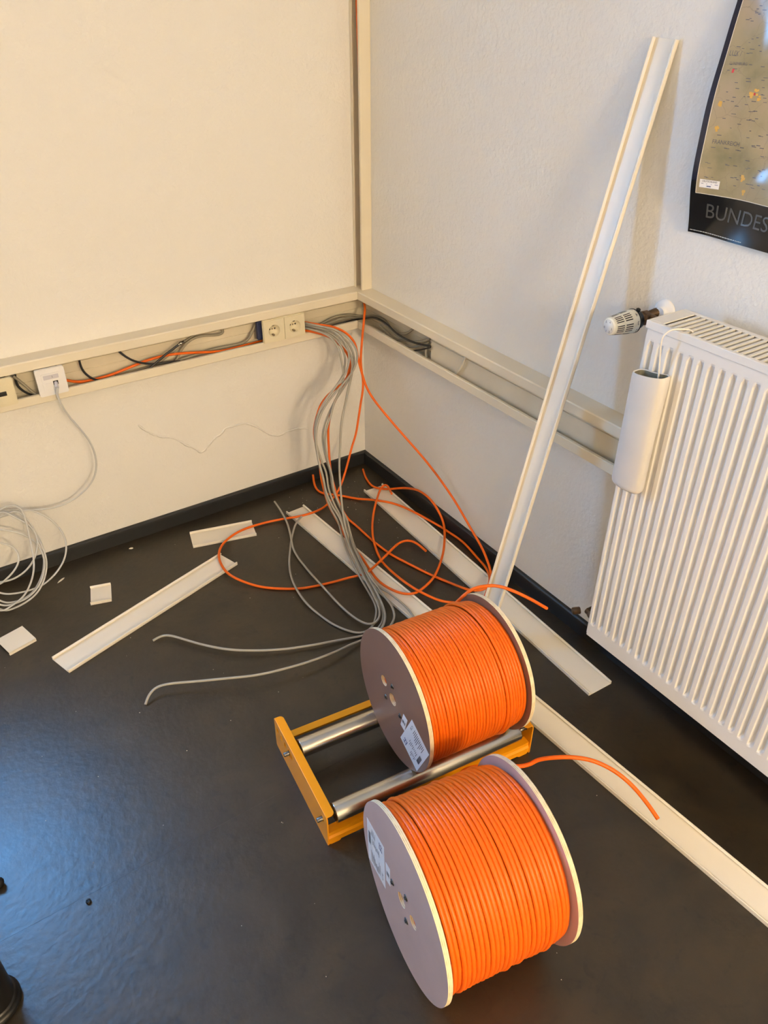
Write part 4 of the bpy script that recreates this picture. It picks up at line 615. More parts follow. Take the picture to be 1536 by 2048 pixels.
 'grey_f': [(-0.2885,-0.0175,0.6340), (-0.2757,-0.0230,0.6341), (-0.2664,-0.0333,0.6344), (-0.2606,-0.0460,0.6352), (-0.2549,-0.0588,0.6359), (-0.2493,-0.0716,0.6365), (-0.2436,-0.0844,0.6369), (-0.2378,-0.0972,0.6369), (-0.2317,-0.1098,0.6364), (-0.2250,-0.1219,0.6345), (-0.2175,-0.1332,0.6307), (-0.2095,-0.1431,0.6249), (-0.2017,-0.1519,0.6174), (-0.1947,-0.1608,0.6090), (-0.1888,-0.1698,0.6001), (-0.1839,-0.1787,0.5904), (-0.1799,-0.1873,0.5802), (-0.1770,-0.1958,0.5693), (-0.1760,-0.2038,0.5579), (-0.1772,-0.2113,0.5462), (-0.1810,-0.2184,0.5347), (-0.1866,-0.2250,0.5237), (-0.1933,-0.2313,0.5131), (-0.2006,-0.2373,0.5027), (-0.2083,-0.2429,0.4924), (-0.2159,-0.2482,0.4819), (-0.2230,-0.2532,0.4709), (-0.2295,-0.2580,0.4595), (-0.2357,-0.2624,0.4477), (-0.2418,-0.2666,0.4358), (-0.2480,-0.2703,0.4238), (-0.2543,-0.2738,0.4118), (-0.2602,-0.2771,0.3995), (-0.2654,-0.2803,0.3868), (-0.2698,-0.2833,0.3739), (-0.2733,-0.2860,0.3606), (-0.2764,-0.2886,0.3472), (-0.2791,-0.2911,0.3336), (-0.2818,-0.2937,0.3201), (-0.2845,-0.2964,0.3066), (-0.2875,-0.2996,0.2933), (-0.2912,-0.3036,0.2804), (-0.2959,-0.3090,0.2684), (-0.3013,-0.3158,0.2574), (-0.3064,-0.3229,0.2464), (-0.3105,-0.3296,0.2348), (-0.3141,-0.3360,0.2229), (-0.3175,-0.3425,0.2109), (-0.3208,-0.3489,0.1989), (-0.3240,-0.3553,0.1869), (-0.3271,-0.3618,0.1748), (-0.3302,-0.3682,0.1627), (-0.3332,-0.3747,0.1507), (-0.3361,-0.3814,0.1387), (-0.3390,-0.3885,0.1271), (-0.3420,-0.3962,0.1158), (-0.3451,-0.4045,0.1050), (-0.3482,-0.4130,0.0944), (-0.3510,-0.4212,0.0836), (-0.3528,-0.4285,0.0721), (-0.3531,-0.4338,0.0596), (-0.3523,-0.4381,0.0465), (-0.3521,-0.4447,0.0345), (-0.3543,-0.4558,0.0266), (-0.3583,-0.4688,0.0236), (-0.3628,-0.4820,0.0231), (-0.3675,-0.4952,0.0234), (-0.3721,-0.5083,0.0241), (-0.3766,-0.5213,0.0248), (-0.3808,-0.5341,0.0253), (-0.3845,-0.5465,0.0250), (-0.3876,-0.5584,0.0239), (-0.3903,-0.5701,0.0222), (-0.3928,-0.5817,0.0205), (-0.3953,-0.5936,0.0190), (-0.3978,-0.6062,0.0180), (-0.4002,-0.6193,0.0174), (-0.4023,-0.6329,0.0172), (-0.4036,-0.6467,0.0171), (-0.4043,-0.6607,0.0171), (-0.4042,-0.6747,0.0171), (-0.4035,-0.6887,0.0171), (-0.4019,-0.7027,0.0171), (-0.3991,-0.7164,0.0171), (-0.3954,-0.7299,0.0171), (-0.3921,-0.7435,0.0171), (-0.3895,-0.7573,0.0171), (-0.3876,-0.7712,0.0171), (-0.3860,-0.7851,0.0171), (-0.3848,-0.7991,0.0171), (-0.3839,-0.8131,0.0171), (-0.3835,-0.8271,0.0171), (-0.3838,-0.8411,0.0171), (-0.3850,-0.8551,0.0172), (-0.3869,-0.8690,0.0173), (-0.3896,-0.8827,0.0172), (-0.3933,-0.8963,0.0167), (-0.3978,-0.9095,0.0161), (-0.4029,-0.9225,0.0152), (-0.4081,-0.9355,0.0144), (-0.4107,-0.9420,0.0139)],
 'patch': [(-1.0920,-0.0800,0.6461), (-1.0931,-0.0829,0.6324), (-1.0939,-0.0858,0.6187), (-1.0938,-0.0882,0.6049), (-1.0920,-0.0895,0.5911), (-1.0889,-0.0892,0.5775), (-1.0853,-0.0881,0.5640), (-1.0809,-0.0869,0.5507), (-1.0758,-0.0860,0.5377), (-1.0702,-0.0852,0.5249), (-1.0644,-0.0845,0.5122), (-1.0587,-0.0838,0.4994), (-1.0532,-0.0830,0.4865), (-1.0476,-0.0823,0.4737), (-1.0424,-0.0815,0.4607), (-1.0379,-0.0806,0.4475), (-1.0345,-0.0794,0.4339), (-1.0320,-0.0779,0.4202), (-1.0302,-0.0763,0.4064), (-1.0291,-0.0747,0.3926), (-1.0289,-0.0730,0.3787), (-1.0298,-0.0713,0.3648), (-1.0317,-0.0696,0.3510), (-1.0348,-0.0679,0.3375), (-1.0389,-0.0660,0.3242), (-1.0444,-0.0640,0.3115), (-1.0513,-0.0619,0.2995), (-1.0597,-0.0597,0.2885), (-1.0692,-0.0576,0.2784), (-1.0796,-0.0555,0.2693), (-1.0907,-0.0535,0.2610), (-1.1024,-0.0517,0.2535), (-1.1147,-0.0501,0.2470), (-1.1277,-0.0489,0.2419), (-1.1412,-0.0481,0.2381), (-1.1549,-0.0474,0.2356), (-1.1688,-0.0466,0.2344), (-1.1828,-0.0456,0.2347), (-1.1967,-0.0447,0.2363), (-1.2105,-0.0437,0.2385), (-1.2242,-0.0427,0.2414), (-1.2377,-0.0417,0.2449), (-1.2512,-0.0408,0.2487), (-1.2645,-0.0400,0.2529), (-1.2778,-0.0393,0.2573), (-1.2912,-0.0386,0.2613), (-1.3046,-0.0377,0.2653), (-1.3178,-0.0366,0.2700), (-1.3309,-0.0354,0.2746), (-1.3448,-0.0347,0.2763), (-1.3585,-0.0349,0.2738), (-1.3711,-0.0358,0.2678), (-1.3824,-0.0370,0.2598), (-1.3932,-0.0384,0.2509), (-1.4036,-0.0400,0.2417), (-1.4137,-0.0416,0.2320), (-1.4234,-0.0433,0.2221), (-1.4326,-0.0451,0.2117), (-1.4414,-0.0471,0.2010), (-1.4493,-0.0493,0.1896), (-1.4559,-0.0517,0.1775), (-1.4609,-0.0542,0.1647), (-1.4643,-0.0567,0.1514), (-1.4660,-0.0595,0.1377), (-1.4660,-0.0627,0.1241), (-1.4645,-0.0666,0.1107), (-1.4614,-0.0717,0.0981), (-1.4561,-0.0781,0.0868), (-1.4489,-0.0853,0.0773), (-1.4405,-0.0928,0.0690), (-1.4314,-0.1005,0.0617), (-1.4219,-0.1083,0.0549), (-1.4121,-0.1161,0.0486), (-1.4018,-0.1239,0.0432), (-1.3905,-0.1314,0.0400), (-1.3783,-0.1383,0.0397), (-1.3658,-0.1446,0.0404), (-1.3531,-0.1505,0.0416), (-1.3403,-0.1557,0.0434), (-1.3273,-0.1604,0.0457), (-1.3141,-0.1644,0.0484), (-1.3009,-0.1678,0.0516), (-1.2877,-0.1699,0.0557), (-1.2747,-0.1702,0.0610), (-1.2621,-0.1692,0.0669), (-1.2499,-0.1669,0.0734), (-1.2381,-0.1636,0.0802), (-1.2269,-0.1593,0.0874), (-1.2164,-0.1539,0.0950), (-1.2069,-0.1476,0.1031), (-1.1988,-0.1405,0.1118), (-1.1921,-0.1327,0.1212), (-1.1868,-0.1247,0.1311), (-1.1832,-0.1163,0.1414), (-1.1816,-0.1078,0.1522), (-1.1821,-0.0992,0.1631), (-1.1843,-0.0909,0.1739), (-1.1880,-0.0829,0.1847), (-1.1931,-0.0753,0.1953), (-1.1996,-0.0684,0.2056), (-1.2076,-0.0625,0.2153), (-1.2168,-0.0575,0.2246), (-1.2266,-0.0532,0.2336), (-1.2369,-0.0495,0.2423), (-1.2482,-0.0470,0.2500), (-1.2614,-0.0463,0.2542), (-1.2752,-0.0466,0.2561), (-1.2891,-0.0473,0.2571), (-1.3031,-0.0482,0.2578), (-1.3170,-0.0492,0.2583), (-1.3309,-0.0502,0.2586), (-1.3449,-0.0512,0.2586), (-1.3588,-0.0521,0.2580), (-1.3726,-0.0529,0.2568), (-1.3864,-0.0535,0.2546), (-1.3998,-0.0539,0.2505), (-1.4124,-0.0541,0.2440), (-1.4236,-0.0543,0.2352), (-1.4331,-0.0547,0.2247), (-1.4410,-0.0555,0.2131), (-1.4475,-0.0569,0.2008), (-1.4531,-0.0587,0.1881), (-1.4578,-0.0608,0.1751), (-1.4614,-0.0630,0.1618), (-1.4639,-0.0654,0.1482), (-1.4653,-0.0680,0.1345), (-1.4655,-0.0713,0.1209), (-1.4644,-0.0754,0.1076), (-1.4618,-0.0806,0.0949), (-1.4575,-0.0869,0.0832), (-1.4517,-0.0939,0.0726), (-1.4451,-0.1013,0.0626), (-1.4380,-0.1089,0.0533), (-1.4305,-0.1166,0.0443), (-1.4227,-0.1244,0.0358), (-1.4145,-0.1323,0.0277), (-1.4052,-0.1405,0.0212), (-1.3942,-0.1487,0.0186), (-1.3822,-0.1557,0.0200), (-1.3698,-0.1618,0.0224), (-1.3572,-0.1668,0.0261), (-1.3447,-0.1705,0.0311), (-1.3323,-0.1728,0.0371), (-1.3204,-0.1736,0.0444), (-1.3095,-0.1722,0.0530), (-1.2997,-0.1691,0.0625), (-1.2903,-0.1652,0.0721), (-1.2817,-0.1604,0.0820), (-1.2742,-0.1546,0.0923), (-1.2678,-0.1480,0.1029), (-1.2625,-0.1406,0.1136), (-1.2581,-0.1327,0.1242), (-1.2547,-0.1244,0.1350), (-1.2523,-0.1161,0.1460), (-1.2511,-0.1080,0.1573), (-1.2514,-0.1004,0.1690), (-1.2535,-0.0934,0.1809), (-1.2569,-0.0867,0.1927), (-1.2615,-0.0804,0.2044), (-1.2671,-0.0744,0.2157), (-1.2741,-0.0690,0.2266), (-1.2821,-0.0641,0.2370), (-1.2906,-0.0596,0.2471), (-1.2995,-0.0556,0.2571), (-1.3088,-0.0520,0.2668), (-1.3198,-0.0494,0.2750), (-1.3334,-0.0494,0.2772), (-1.3469,-0.0513,0.2744), (-1.3600,-0.0534,0.2703), (-1.3729,-0.0554,0.2652), (-1.3854,-0.0573,0.2593), (-1.3975,-0.0591,0.2522), (-1.4087,-0.0605,0.2440), (-1.4193,-0.0618,0.2348), (-1.4291,-0.0629,0.2249), (-1.4381,-0.0641,0.2143), (-1.4462,-0.0656,0.2031), (-1.4530,-0.0673,0.1911), (-1.4583,-0.0693,0.1783), (-1.4621,-0.0712,0.1650), (-1.4647,-0.0730,0.1514), (-1.4661,-0.0750,0.1376), (-1.4664,-0.0778,0.1239), (-1.4657,-0.0816,0.1105), (-1.4639,-0.0867,0.0976), (-1.4610,-0.0931,0.0855), (-1.4573,-0.1004,0.0742), (-1.4530,-0.1082,0.0634), (-1.4482,-0.1163,0.0531), (-1.4431,-0.1246,0.0430), (-1.4376,-0.1329,0.0332), (-1.4317,-0.1412,0.0237), (-1.4252,-0.1494,0.0145), (-1.4165,-0.1571,0.0070), (-1.4050,-0.1637,0.0034), (-1.3920,-0.1679,0.0052), (-1.3791,-0.1716,0.0091), (-1.3664,-0.1755,0.0134), (-1.3540,-0.1790,0.0189), (-1.3418,-0.1818,0.0251), (-1.3297,-0.1838,0.0318), (-1.3180,-0.1846,0.0393), (-1.3068,-0.1839,0.0475), (-1.2965,-0.1813,0.0565), (-1.2872,-0.1773,0.0660), (-1.2788,-0.1721,0.0758), (-1.2713,-0.1662,0.0860), (-1.2647,-0.1597,0.0964), (-1.2592,-0.1527,0.1073), (-1.2551,-0.1452,0.1184), (-1.2527,-0.1371,0.1295), (-1.2520,-0.1284,0.1404), (-1.2524,-0.1199,0.1514), (-1.2534,-0.1119,0.1628), (-1.2549,-0.1042,0.1743), (-1.2560,-0.0967,0.1860), (-1.2569,-0.0893,0.1979), (-1.2584,-0.0824,0.2100), (-1.2611,-0.0761,0.2222), (-1.2653,-0.0704,0.2343), (-1.2711,-0.0654,0.2461), (-1.2777,-0.0608,0.2576), (-1.2873,-0.0576,0.2671), (-1.3008,-0.0576,0.2697), (-1.3147,-0.0590,0.2689), (-1.3285,-0.0605,0.2675), (-1.3422,-0.0618,0.2656), (-1.3558,-0.0629,0.2632), (-1.3694,-0.0638,0.2601), (-1.3828,-0.0645,0.2563), (-1.3960,-0.0653,0.2513), (-1.4084,-0.0663,0.2448), (-1.4198,-0.0676,0.2368), (-1.4301,-0.0692,0.2276), (-1.4391,-0.0711,0.2173), (-1.4468,-0.0731,0.2061), (-1.4533,-0.0755,0.1943), (-1.4586,-0.0781,0.1820), (-1.4627,-0.0806,0.1692), (-1.4656,-0.0830,0.1561), (-1.4674,-0.0854,0.1427), (-1.4681,-0.0881,0.1293), (-1.4677,-0.0914,0.1159), (-1.4660,-0.0957,0.1029), (-1.4628,-0.1012,0.0906), (-1.4584,-0.1076,0.0790), (-1.4530,-0.1144,0.0681), (-1.4470,-0.1214,0.0577), (-1.4404,-0.1286,0.0478), (-1.4331,-0.1359,0.0384), (-1.4251,-0.1433,0.0297), (-1.4158,-0.1507,0.0227), (-1.4046,-0.1579,0.0193), (-1.3926,-0.1643,0.0198), (-1.3806,-0.1696,0.0228), (-1.3686,-0.1743,0.0269), (-1.3563,-0.1784,0.0310), (-1.3440,-0.1815,0.0357), (-1.3320,-0.1830,0.0417), (-1.3203,-0.1831,0.0487), (-1.3091,-0.1819,0.0565), (-1.2986,-0.1797,0.0651), (-1.2893,-0.1761,0.0747), (-1.2812,-0.1713,0.0850), (-1.2741,-0.1658,0.0957), (-1.2679,-0.1599,0.1068), (-1.2630,-0.1531,0.1180), (-1.2598,-0.1451,0.1290), (-1.2585,-0.1361,0.1396), (-1.2590,-0.1267,0.1501), (-1.2611,-0.1177,0.1606), (-1.2652,-0.1094,0.1711), (-1.2716,-0.1021,0.1811), (-1.2798,-0.0958,0.1904), (-1.2894,-0.0904,0.1991), (-1.3001,-0.0860,0.2071), (-1.3115,-0.0823,0.2144), (-1.3233,-0.0789,0.2213), (-1.3357,-0.0763,0.2272), (-1.3486,-0.0747,0.2326), (-1.3614,-0.0735,0.2382), (-1.3744,-0.0725,0.2434), (-1.3880,-0.0720,0.2467), (-1.4018,-0.0721,0.2465), (-1.4146,-0.0730,0.2411), (-1.4254,-0.0745,0.2325), (-1.4349,-0.0765,0.2226), (-1.4433,-0.0788,0.2120), (-1.4507,-0.0815,0.2008), (-1.4569,-0.0845,0.1891), (-1.4618,-0.0874,0.1769), (-1.4655,-0.0901,0.1642), (-1.4682,-0.0925,0.1511), (-1.4701,-0.0948,0.1379), (-1.4710,-0.0972,0.1244), (-1.4704,-0.0999,0.1110), (-1.4665,-0.1041,0.0984), (-1.4569,-0.1101,0.0908), (-1.4446,-0.1161,0.0890), (-1.4320,-0.1216,0.0893), (-1.4195,-0.1266,0.0905), (-1.4069,-0.1313,0.0918), (-1.3942,-0.1359,0.0924), (-1.3814,-0.1402,0.0925), (-1.3685,-0.1439,0.0934), (-1.3555,-0.1464,0.0959), (-1.3427,-0.1479,0.0999), (-1.3302,-0.1486,0.1052), (-1.3182,-0.1484,0.1118), (-1.3069,-0.1471,0.1197), (-1.2962,-0.1448,0.1283), (-1.2864,-0.1411,0.1376), (-1.2778,-0.1354,0.1470), (-1.2706,-0.1282,0.1567), (-1.2649,-0.1204,0.1667), (-1.2603,-0.1123,0.1772), (-1.2576,-0.1040,0.1881), (-1.2581,-0.0959,0.1995), (-1.2615,-0.0887,0.2109), (-1.2673,-0.0825,0.2221), (-1.2753,-0.0779,0.2328), (-1.2846,-0.0742,0.2428), (-1.2942,-0.0708,0.2526), (-1.3033,-0.0671,0.2628), (-1.3123,-0.0634,0.2728), (-1.3240,-0.0607,0.2797), (-1.3377,-0.0607,0.2800), (-1.3508,-0.0629,0.2759), (-1.3634,-0.0659,0.2706), (-1.3756,-0.0695,0.2647), (-1.3874,-0.0731,0.2582), (-1.3989,-0.0763,0.2509), (-1.4100,-0.0789,0.2429), (-1.4206,-0.0811,0.2341), (-1.4308,-0.0833,0.2249), (-1.4402,-0.0857,0.2152), (-1.4486,-0.0885,0.2049), (-1.4558,-0.0914,0.1938), (-1.4613,-0.0943,0.1819), (-1.4654,-0.0969,0.1694), (-1.4685,-0.0991,0.1566), (-1.4707,-0.1012,0.1436), (-1.4720,-0.1032,0.1303), (-1.4722,-0.1052,0.1167), (-1.4703,-0.1080,0.1033), (-1.4636,-0.1129,0.0924), (-1.4524,-0.1194,0.0877), (-1.4401,-0.1255,0.0866), (-1.4277,-0.1311,0.0869), (-1.4152,-0.1361,0.0878), (-1.4027,-0.1407,0.0892), (-1.3905,-0.1438,0.0934), (-1.3792,-0.1449,0.1004), (-1.3681,-0.1453,0.1078), (-1.3571,-0.1450,0.1155), (-1.3467,-0.1440,0.1240), (-1.3372,-0.1421,0.1335), (-1.3292,-0.1388,0.1442), (-1.3243,-0.1330,0.1557), (-1.3234,-0.1252,0.1672), (-1.3268,-0.1173,0.1781), (-1.3343,-0.1104,0.1876), (-1.3448,-0.1052,0.1950), (-1.3567,-0.1013,0.2014), (-1.3672,-0.0979,0.2101), (-1.3761,-0.0946,0.2205), (-1.3851,-0.0913,0.2309), (-1.3954,-0.0882,0.2398), (-1.4084,-0.0859,0.2435), (-1.4209,-0.0865,0.2377), (-1.4313,-0.0886,0.2288), (-1.4404,-0.0916,0.2189), (-1.4484,-0.0953,0.2086), (-1.4554,-0.0991,0.1977), (-1.4612,-0.1025,0.1862), (-1.4656,-0.1049,0.1739), (-1.4686,-0.1062,0.1610), (-1.4706,-0.1069,0.1477), (-1.4718,-0.1076,0.1341), (-1.4719,-0.1088,0.1203), (-1.4710,-0.1111,0.1066), (-1.4688,-0.1154,0.0936), (-1.4651,-0.1216,0.0816), (-1.4603,-0.1288,0.0708), (-1.4549,-0.1362,0.0605), (-1.4490,-0.1435,0.0505), (-1.4428,-0.1510,0.0409), (-1.4361,-0.1587,0.0316), (-1.4290,-0.1667,0.0230), (-1.4191,-0.1726,0.0156), (-1.4055,-0.1721,0.0140), (-1.3924,-0.1711,0.0186), (-1.3804,-0.1742,0.0251), (-1.3693,-0.1782,0.0323), (-1.3584,-0.1811,0.0401), (-1.3479,-0.1823,0.0486), (-1.3381,-0.1818,0.0579), (-1.3291,-0.1802,0.0678), (-1.3208,-0.1777,0.0784), (-1.3131,-0.1746,0.0893), (-1.3062,-0.1711,0.1007), (-1.3001,-0.1672,0.1126), (-1.2950,-0.1626,0.1248), (-1.2908,-0.1567,0.1367), (-1.2874,-0.1495,0.1483), (-1.2848,-0.1416,0.1595), (-1.2826,-0.1331,0.1705), (-1.2806,-0.1244,0.1813), (-1.2788,-0.1157,0.1921), (-1.2771,-0.1072,0.2031), (-1.2753,-0.0989,0.2142), (-1.2735,-0.0907,0.2254), (-1.2719,-0.0826,0.2368), (-1.2709,-0.0747,0.2483), (-1.2709,-0.0670,0.2600), (-1.2736,-0.0601,0.2719), (-1.2813,-0.0553,0.2823), (-1.2933,-0.0537,0.2889), (-1.3070,-0.0546,0.2914), (-1.3208,-0.0570,0.2905), (-1.3344,-0.0598,0.2886), (-1.3480,-0.0625,0.2868), (-1.3616,-0.0653,0.2849), (-1.3752,-0.0680,0.2831), (-1.3888,-0.0708,0.2813)],
 'duct_orange': [(-1.0696,-0.0300,0.6384), (-1.0573,-0.0300,0.6317), (-1.0448,-0.0300,0.6253), (-1.0321,-0.0300,0.6196), (-1.0188,-0.0300,0.6151), (-1.0051,-0.0300,0.6124), (-0.9911,-0.0300,0.6114), (-0.9771,-0.0300,0.6110), (-0.9631,-0.0300,0.6111), (-0.9491,-0.0300,0.6116), (-0.9351,-0.0300,0.6124), (-0.9211,-0.0300,0.6138), (-0.9073,-0.0300,0.6156), (-0.8934,-0.0300,0.6179), (-0.8796,-0.0300,0.6204), (-0.8659,-0.0300,0.6229), (-0.8521,-0.0300,0.6253), (-0.8383,-0.0301,0.6278), (-0.8246,-0.0304,0.6304), (-0.8109,-0.0309,0.6327), (-0.7972,-0.0317,0.6346), (-0.7835,-0.0326,0.6359), (-0.7698,-0.0336,0.6367), (-0.7561,-0.0347,0.6372), (-0.7424,-0.0356,0.6372), (-0.7287,-0.0365,0.6369), (-0.7150,-0.0371,0.6359), (-0.7013,-0.0376,0.6344), (-0.6876,-0.0379,0.6324), (-0.6739,-0.0379,0.6301), (-0.6601,-0.0380,0.6277), (-0.6464,-0.0379,0.6251), (-0.6327,-0.0379,0.6225), (-0.6190,-0.0379,0.6198), (-0.6052,-0.0379,0.6173), (-0.5915,-0.0378,0.6148), (-0.5776,-0.0377,0.6126), (-0.5635,-0.0373,0.6111), (-0.5493,-0.0367,0.6105), (-0.5349,-0.0358,0.6102), (-0.5204,-0.0347,0.6100), (-0.5058,-0.0335,0.6098), (-0.4913,-0.0320,0.6095), (-0.4770,-0.0301,0.6090), (-0.4631,-0.0272,0.6081), (-0.4495,-0.0235,0.6068), (-0.4359,-0.0200,0.6057), (-0.4221,-0.0179,0.6050), (-0.4081,-0.0173,0.6049), (-0.3941,-0.0175,0.6051), (-0.3801,-0.0178,0.6054), (-0.3731,-0.0180,0.6055)],
 'duct_black1': [(-1.1817,-0.0303,0.6788), (-1.1840,-0.0304,0.6648), (-1.1842,-0.0306,0.6508), (-1.1801,-0.0308,0.6373), (-1.1725,-0.0309,0.6254), (-1.1627,-0.0309,0.6153), (-1.1515,-0.0309,0.6065), (-1.1397,-0.0309,0.5986), (-1.1337,-0.0309,0.5949)],
 'duct_black2': [(-1.0038,-0.0361,0.6844), (-1.0037,-0.0371,0.6704), (-1.0024,-0.0380,0.6565), (-0.9979,-0.0386,0.6432), (-0.9904,-0.0388,0.6311), (-0.9810,-0.0388,0.6203), (-0.9695,-0.0387,0.6118), (-0.9564,-0.0387,0.6060), (-0.9425,-0.0386,0.6023), (-0.9281,-0.0381,0.6006), (-0.9136,-0.0373,0.6002), (-0.8990,-0.0365,0.5999)],
 'duct_black3': [(-0.8878,-0.0332,0.6849), (-0.8797,-0.0348,0.6740), (-0.8712,-0.0367,0.6637), (-0.8614,-0.0381,0.6542), (-0.8504,-0.0388,0.6457), (-0.8385,-0.0390,0.6381), (-0.8257,-0.0390,0.6318), (-0.8124,-0.0392,0.6269), (-0.7989,-0.0398,0.6231), (-0.7853,-0.0408,0.6203), (-0.7715,-0.0418,0.6187), (-0.7576,-0.0425,0.6178), (-0.7435,-0.0428,0.6167), (-0.7294,-0.0429,0.6151), (-0.7152,-0.0429,0.6134), (-0.7082,-0.0428,0.6125)],
 'duct_black4': [(-0.8237,-0.0479,0.6071), (-0.8103,-0.0479,0.6130), (-0.7973,-0.0479,0.6197), (-0.7846,-0.0479,0.6272), (-0.7720,-0.0479,0.6347), (-0.7592,-0.0479,0.6418), (-0.7462,-0.0478,0.6486), (-0.7330,-0.0476,0.6550), (-0.7197,-0.0473,0.6612), (-0.7063,-0.0471,0.6674)],
 'connector4': [(-0.7063,-0.0471,0.6674), (-0.6875,-0.0471,0.6738)],
 'duct_grey1': [(-0.7187,-0.0246,0.6051), (-0.7089,-0.0247,0.6150), (-0.7014,-0.0248,0.6269), (-0.6937,-0.0248,0.6386), (-0.6840,-0.0248,0.6486), (-0.6728,-0.0248,0.6570), (-0.6606,-0.0248,0.6639), (-0.6474,-0.0248,0.6686), (-0.6336,-0.0248,0.6705), (-0.6196,-0.0248,0.6704), (-0.6056,-0.0248,0.6689), (-0.5918,-0.0247,0.6664), (-0.5780,-0.0246,0.6638), (-0.5640,-0.0244,0.6622), (-0.5501,-0.0243,0.6637), (-0.5455,-0.0241,0.6744), (-0.5561,-0.0241,0.6831), (-0.5626,-0.0240,0.6856)],
 'duct_grey2': [(-0.7304,-0.0342,0.6063), (-0.7166,-0.0342,0.6093), (-0.7027,-0.0342,0.6119), (-0.6887,-0.0341,0.6137), (-0.6745,-0.0338,0.6151), (-0.6602,-0.0331,0.6162), (-0.6457,-0.0318,0.6169), (-0.6309,-0.0298,0.6173), (-0.6159,-0.0274,0.6174), (-0.6009,-0.0252,0.6176), (-0.5861,-0.0235,0.6177), (-0.5716,-0.0225,0.6176), (-0.5572,-0.0221,0.6171), (-0.5430,-0.0220,0.6162), (-0.5288,-0.0220,0.6153), (-0.5146,-0.0220,0.6145), (-0.5004,-0.0220,0.6145), (-0.4862,-0.0220,0.6154), (-0.4724,-0.0220,0.6184), (-0.4604,-0.0220,0.6258), (-0.4517,-0.0220,0.6369), (-0.4443,-0.0220,0.6490), (-0.4363,-0.0220,0.6608), (-0.4277,-0.0220,0.6722)],
 'duct_grey3': [(-1.1888,-0.0384,0.6790), (-1.1802,-0.0385,0.6671), (-1.1719,-0.0387,0.6551), (-1.1641,-0.0388,0.6428), (-1.1568,-0.0389,0.6301), (-1.1489,-0.0389,0.6177), (-1.1398,-0.0389,0.6062), (-1.1299,-0.0389,0.5955)],
 'duct_grey4': [(-0.9076,-0.0160,0.6009), (-0.8935,-0.0160,0.6015), (-0.8794,-0.0160,0.6021), (-0.8653,-0.0160,0.6028), (-0.8512,-0.0160,0.6034), (-0.8371,-0.0160,0.6039), (-0.8230,-0.0160,0.6042), (-0.8089,-0.0160,0.6045), (-0.7949,-0.0160,0.6051), (-0.7809,-0.0160,0.6070), (-0.7674,-0.0160,0.6110), (-0.7546,-0.0160,0.6169), (-0.7420,-0.0160,0.6234), (-0.7295,-0.0160,0.6298), (-0.7170,-0.0160,0.6364), (-0.7046,-0.0160,0.6432), (-0.6923,-0.0160,0.6500), (-0.6800,-0.0160,0.6569), (-0.6675,-0.0160,0.6635), (-0.6546,-0.0160,0.6692), (-0.6415,-0.0160,0.6743), (-0.6349,-0.0160,0.6767)],
 'corner_grey1': [(-0.2447,-0.0180,0.6083), (-0.2307,-0.0180,0.6104), (-0.2167,-0.0180,0.6124), (-0.2028,-0.0180,0.6145), (-0.1888,-0.0180,0.6169), (-0.1750,-0.0180,0.6201), (-0.1615,-0.0180,0.6241), (-0.1478,-0.0180,0.6278), (-0.1339,-0.0181,0.6301), (-0.1198,-0.0182,0.6313), (-0.1057,-0.0181,0.6316), (-0.0916,-0.0175,0.6308), (-0.0777,-0.0159,0.6285), (-0.0641,-0.0143,0.6251), (-0.0505,-0.0147,0.6213), (-0.0372,-0.0175,0.6175), (-0.0252,-0.0242,0.6149), (-0.0177,-0.0358,0.6157), (-0.0158,-0.0492,0.6198), (-0.0159,-0.0624,0.6247), (-0.0166,-0.0757,0.6296), (-0.0174,-0.0890,0.6343), (-0.0179,-0.1026,0.6382), (-0.0180,-0.1165,0.6408), (-0.0180,-0.1305,0.6424), (-0.0180,-0.1446,0.6429), (-0.0180,-0.1588,0.6422), (-0.0180,-0.1727,0.6401), (-0.0180,-0.1860,0.6354), (-0.0180,-0.1979,0.6277), (-0.0180,-0.2100,0.6206), (-0.0180,-0.2239,0.6180), (-0.0180,-0.2380,0.6189), (-0.0180,-0.2518,0.6218), (-0.0180,-0.2653,0.6261), (-0.0180,-0.2785,0.6311), (-0.0180,-0.2914,0.6368), (-0.0180,-0.3038,0.6436), (-0.0180,-0.3154,0.6517), (-0.0180,-0.3262,0.6608), (-0.0180,-0.3369,0.6701)],
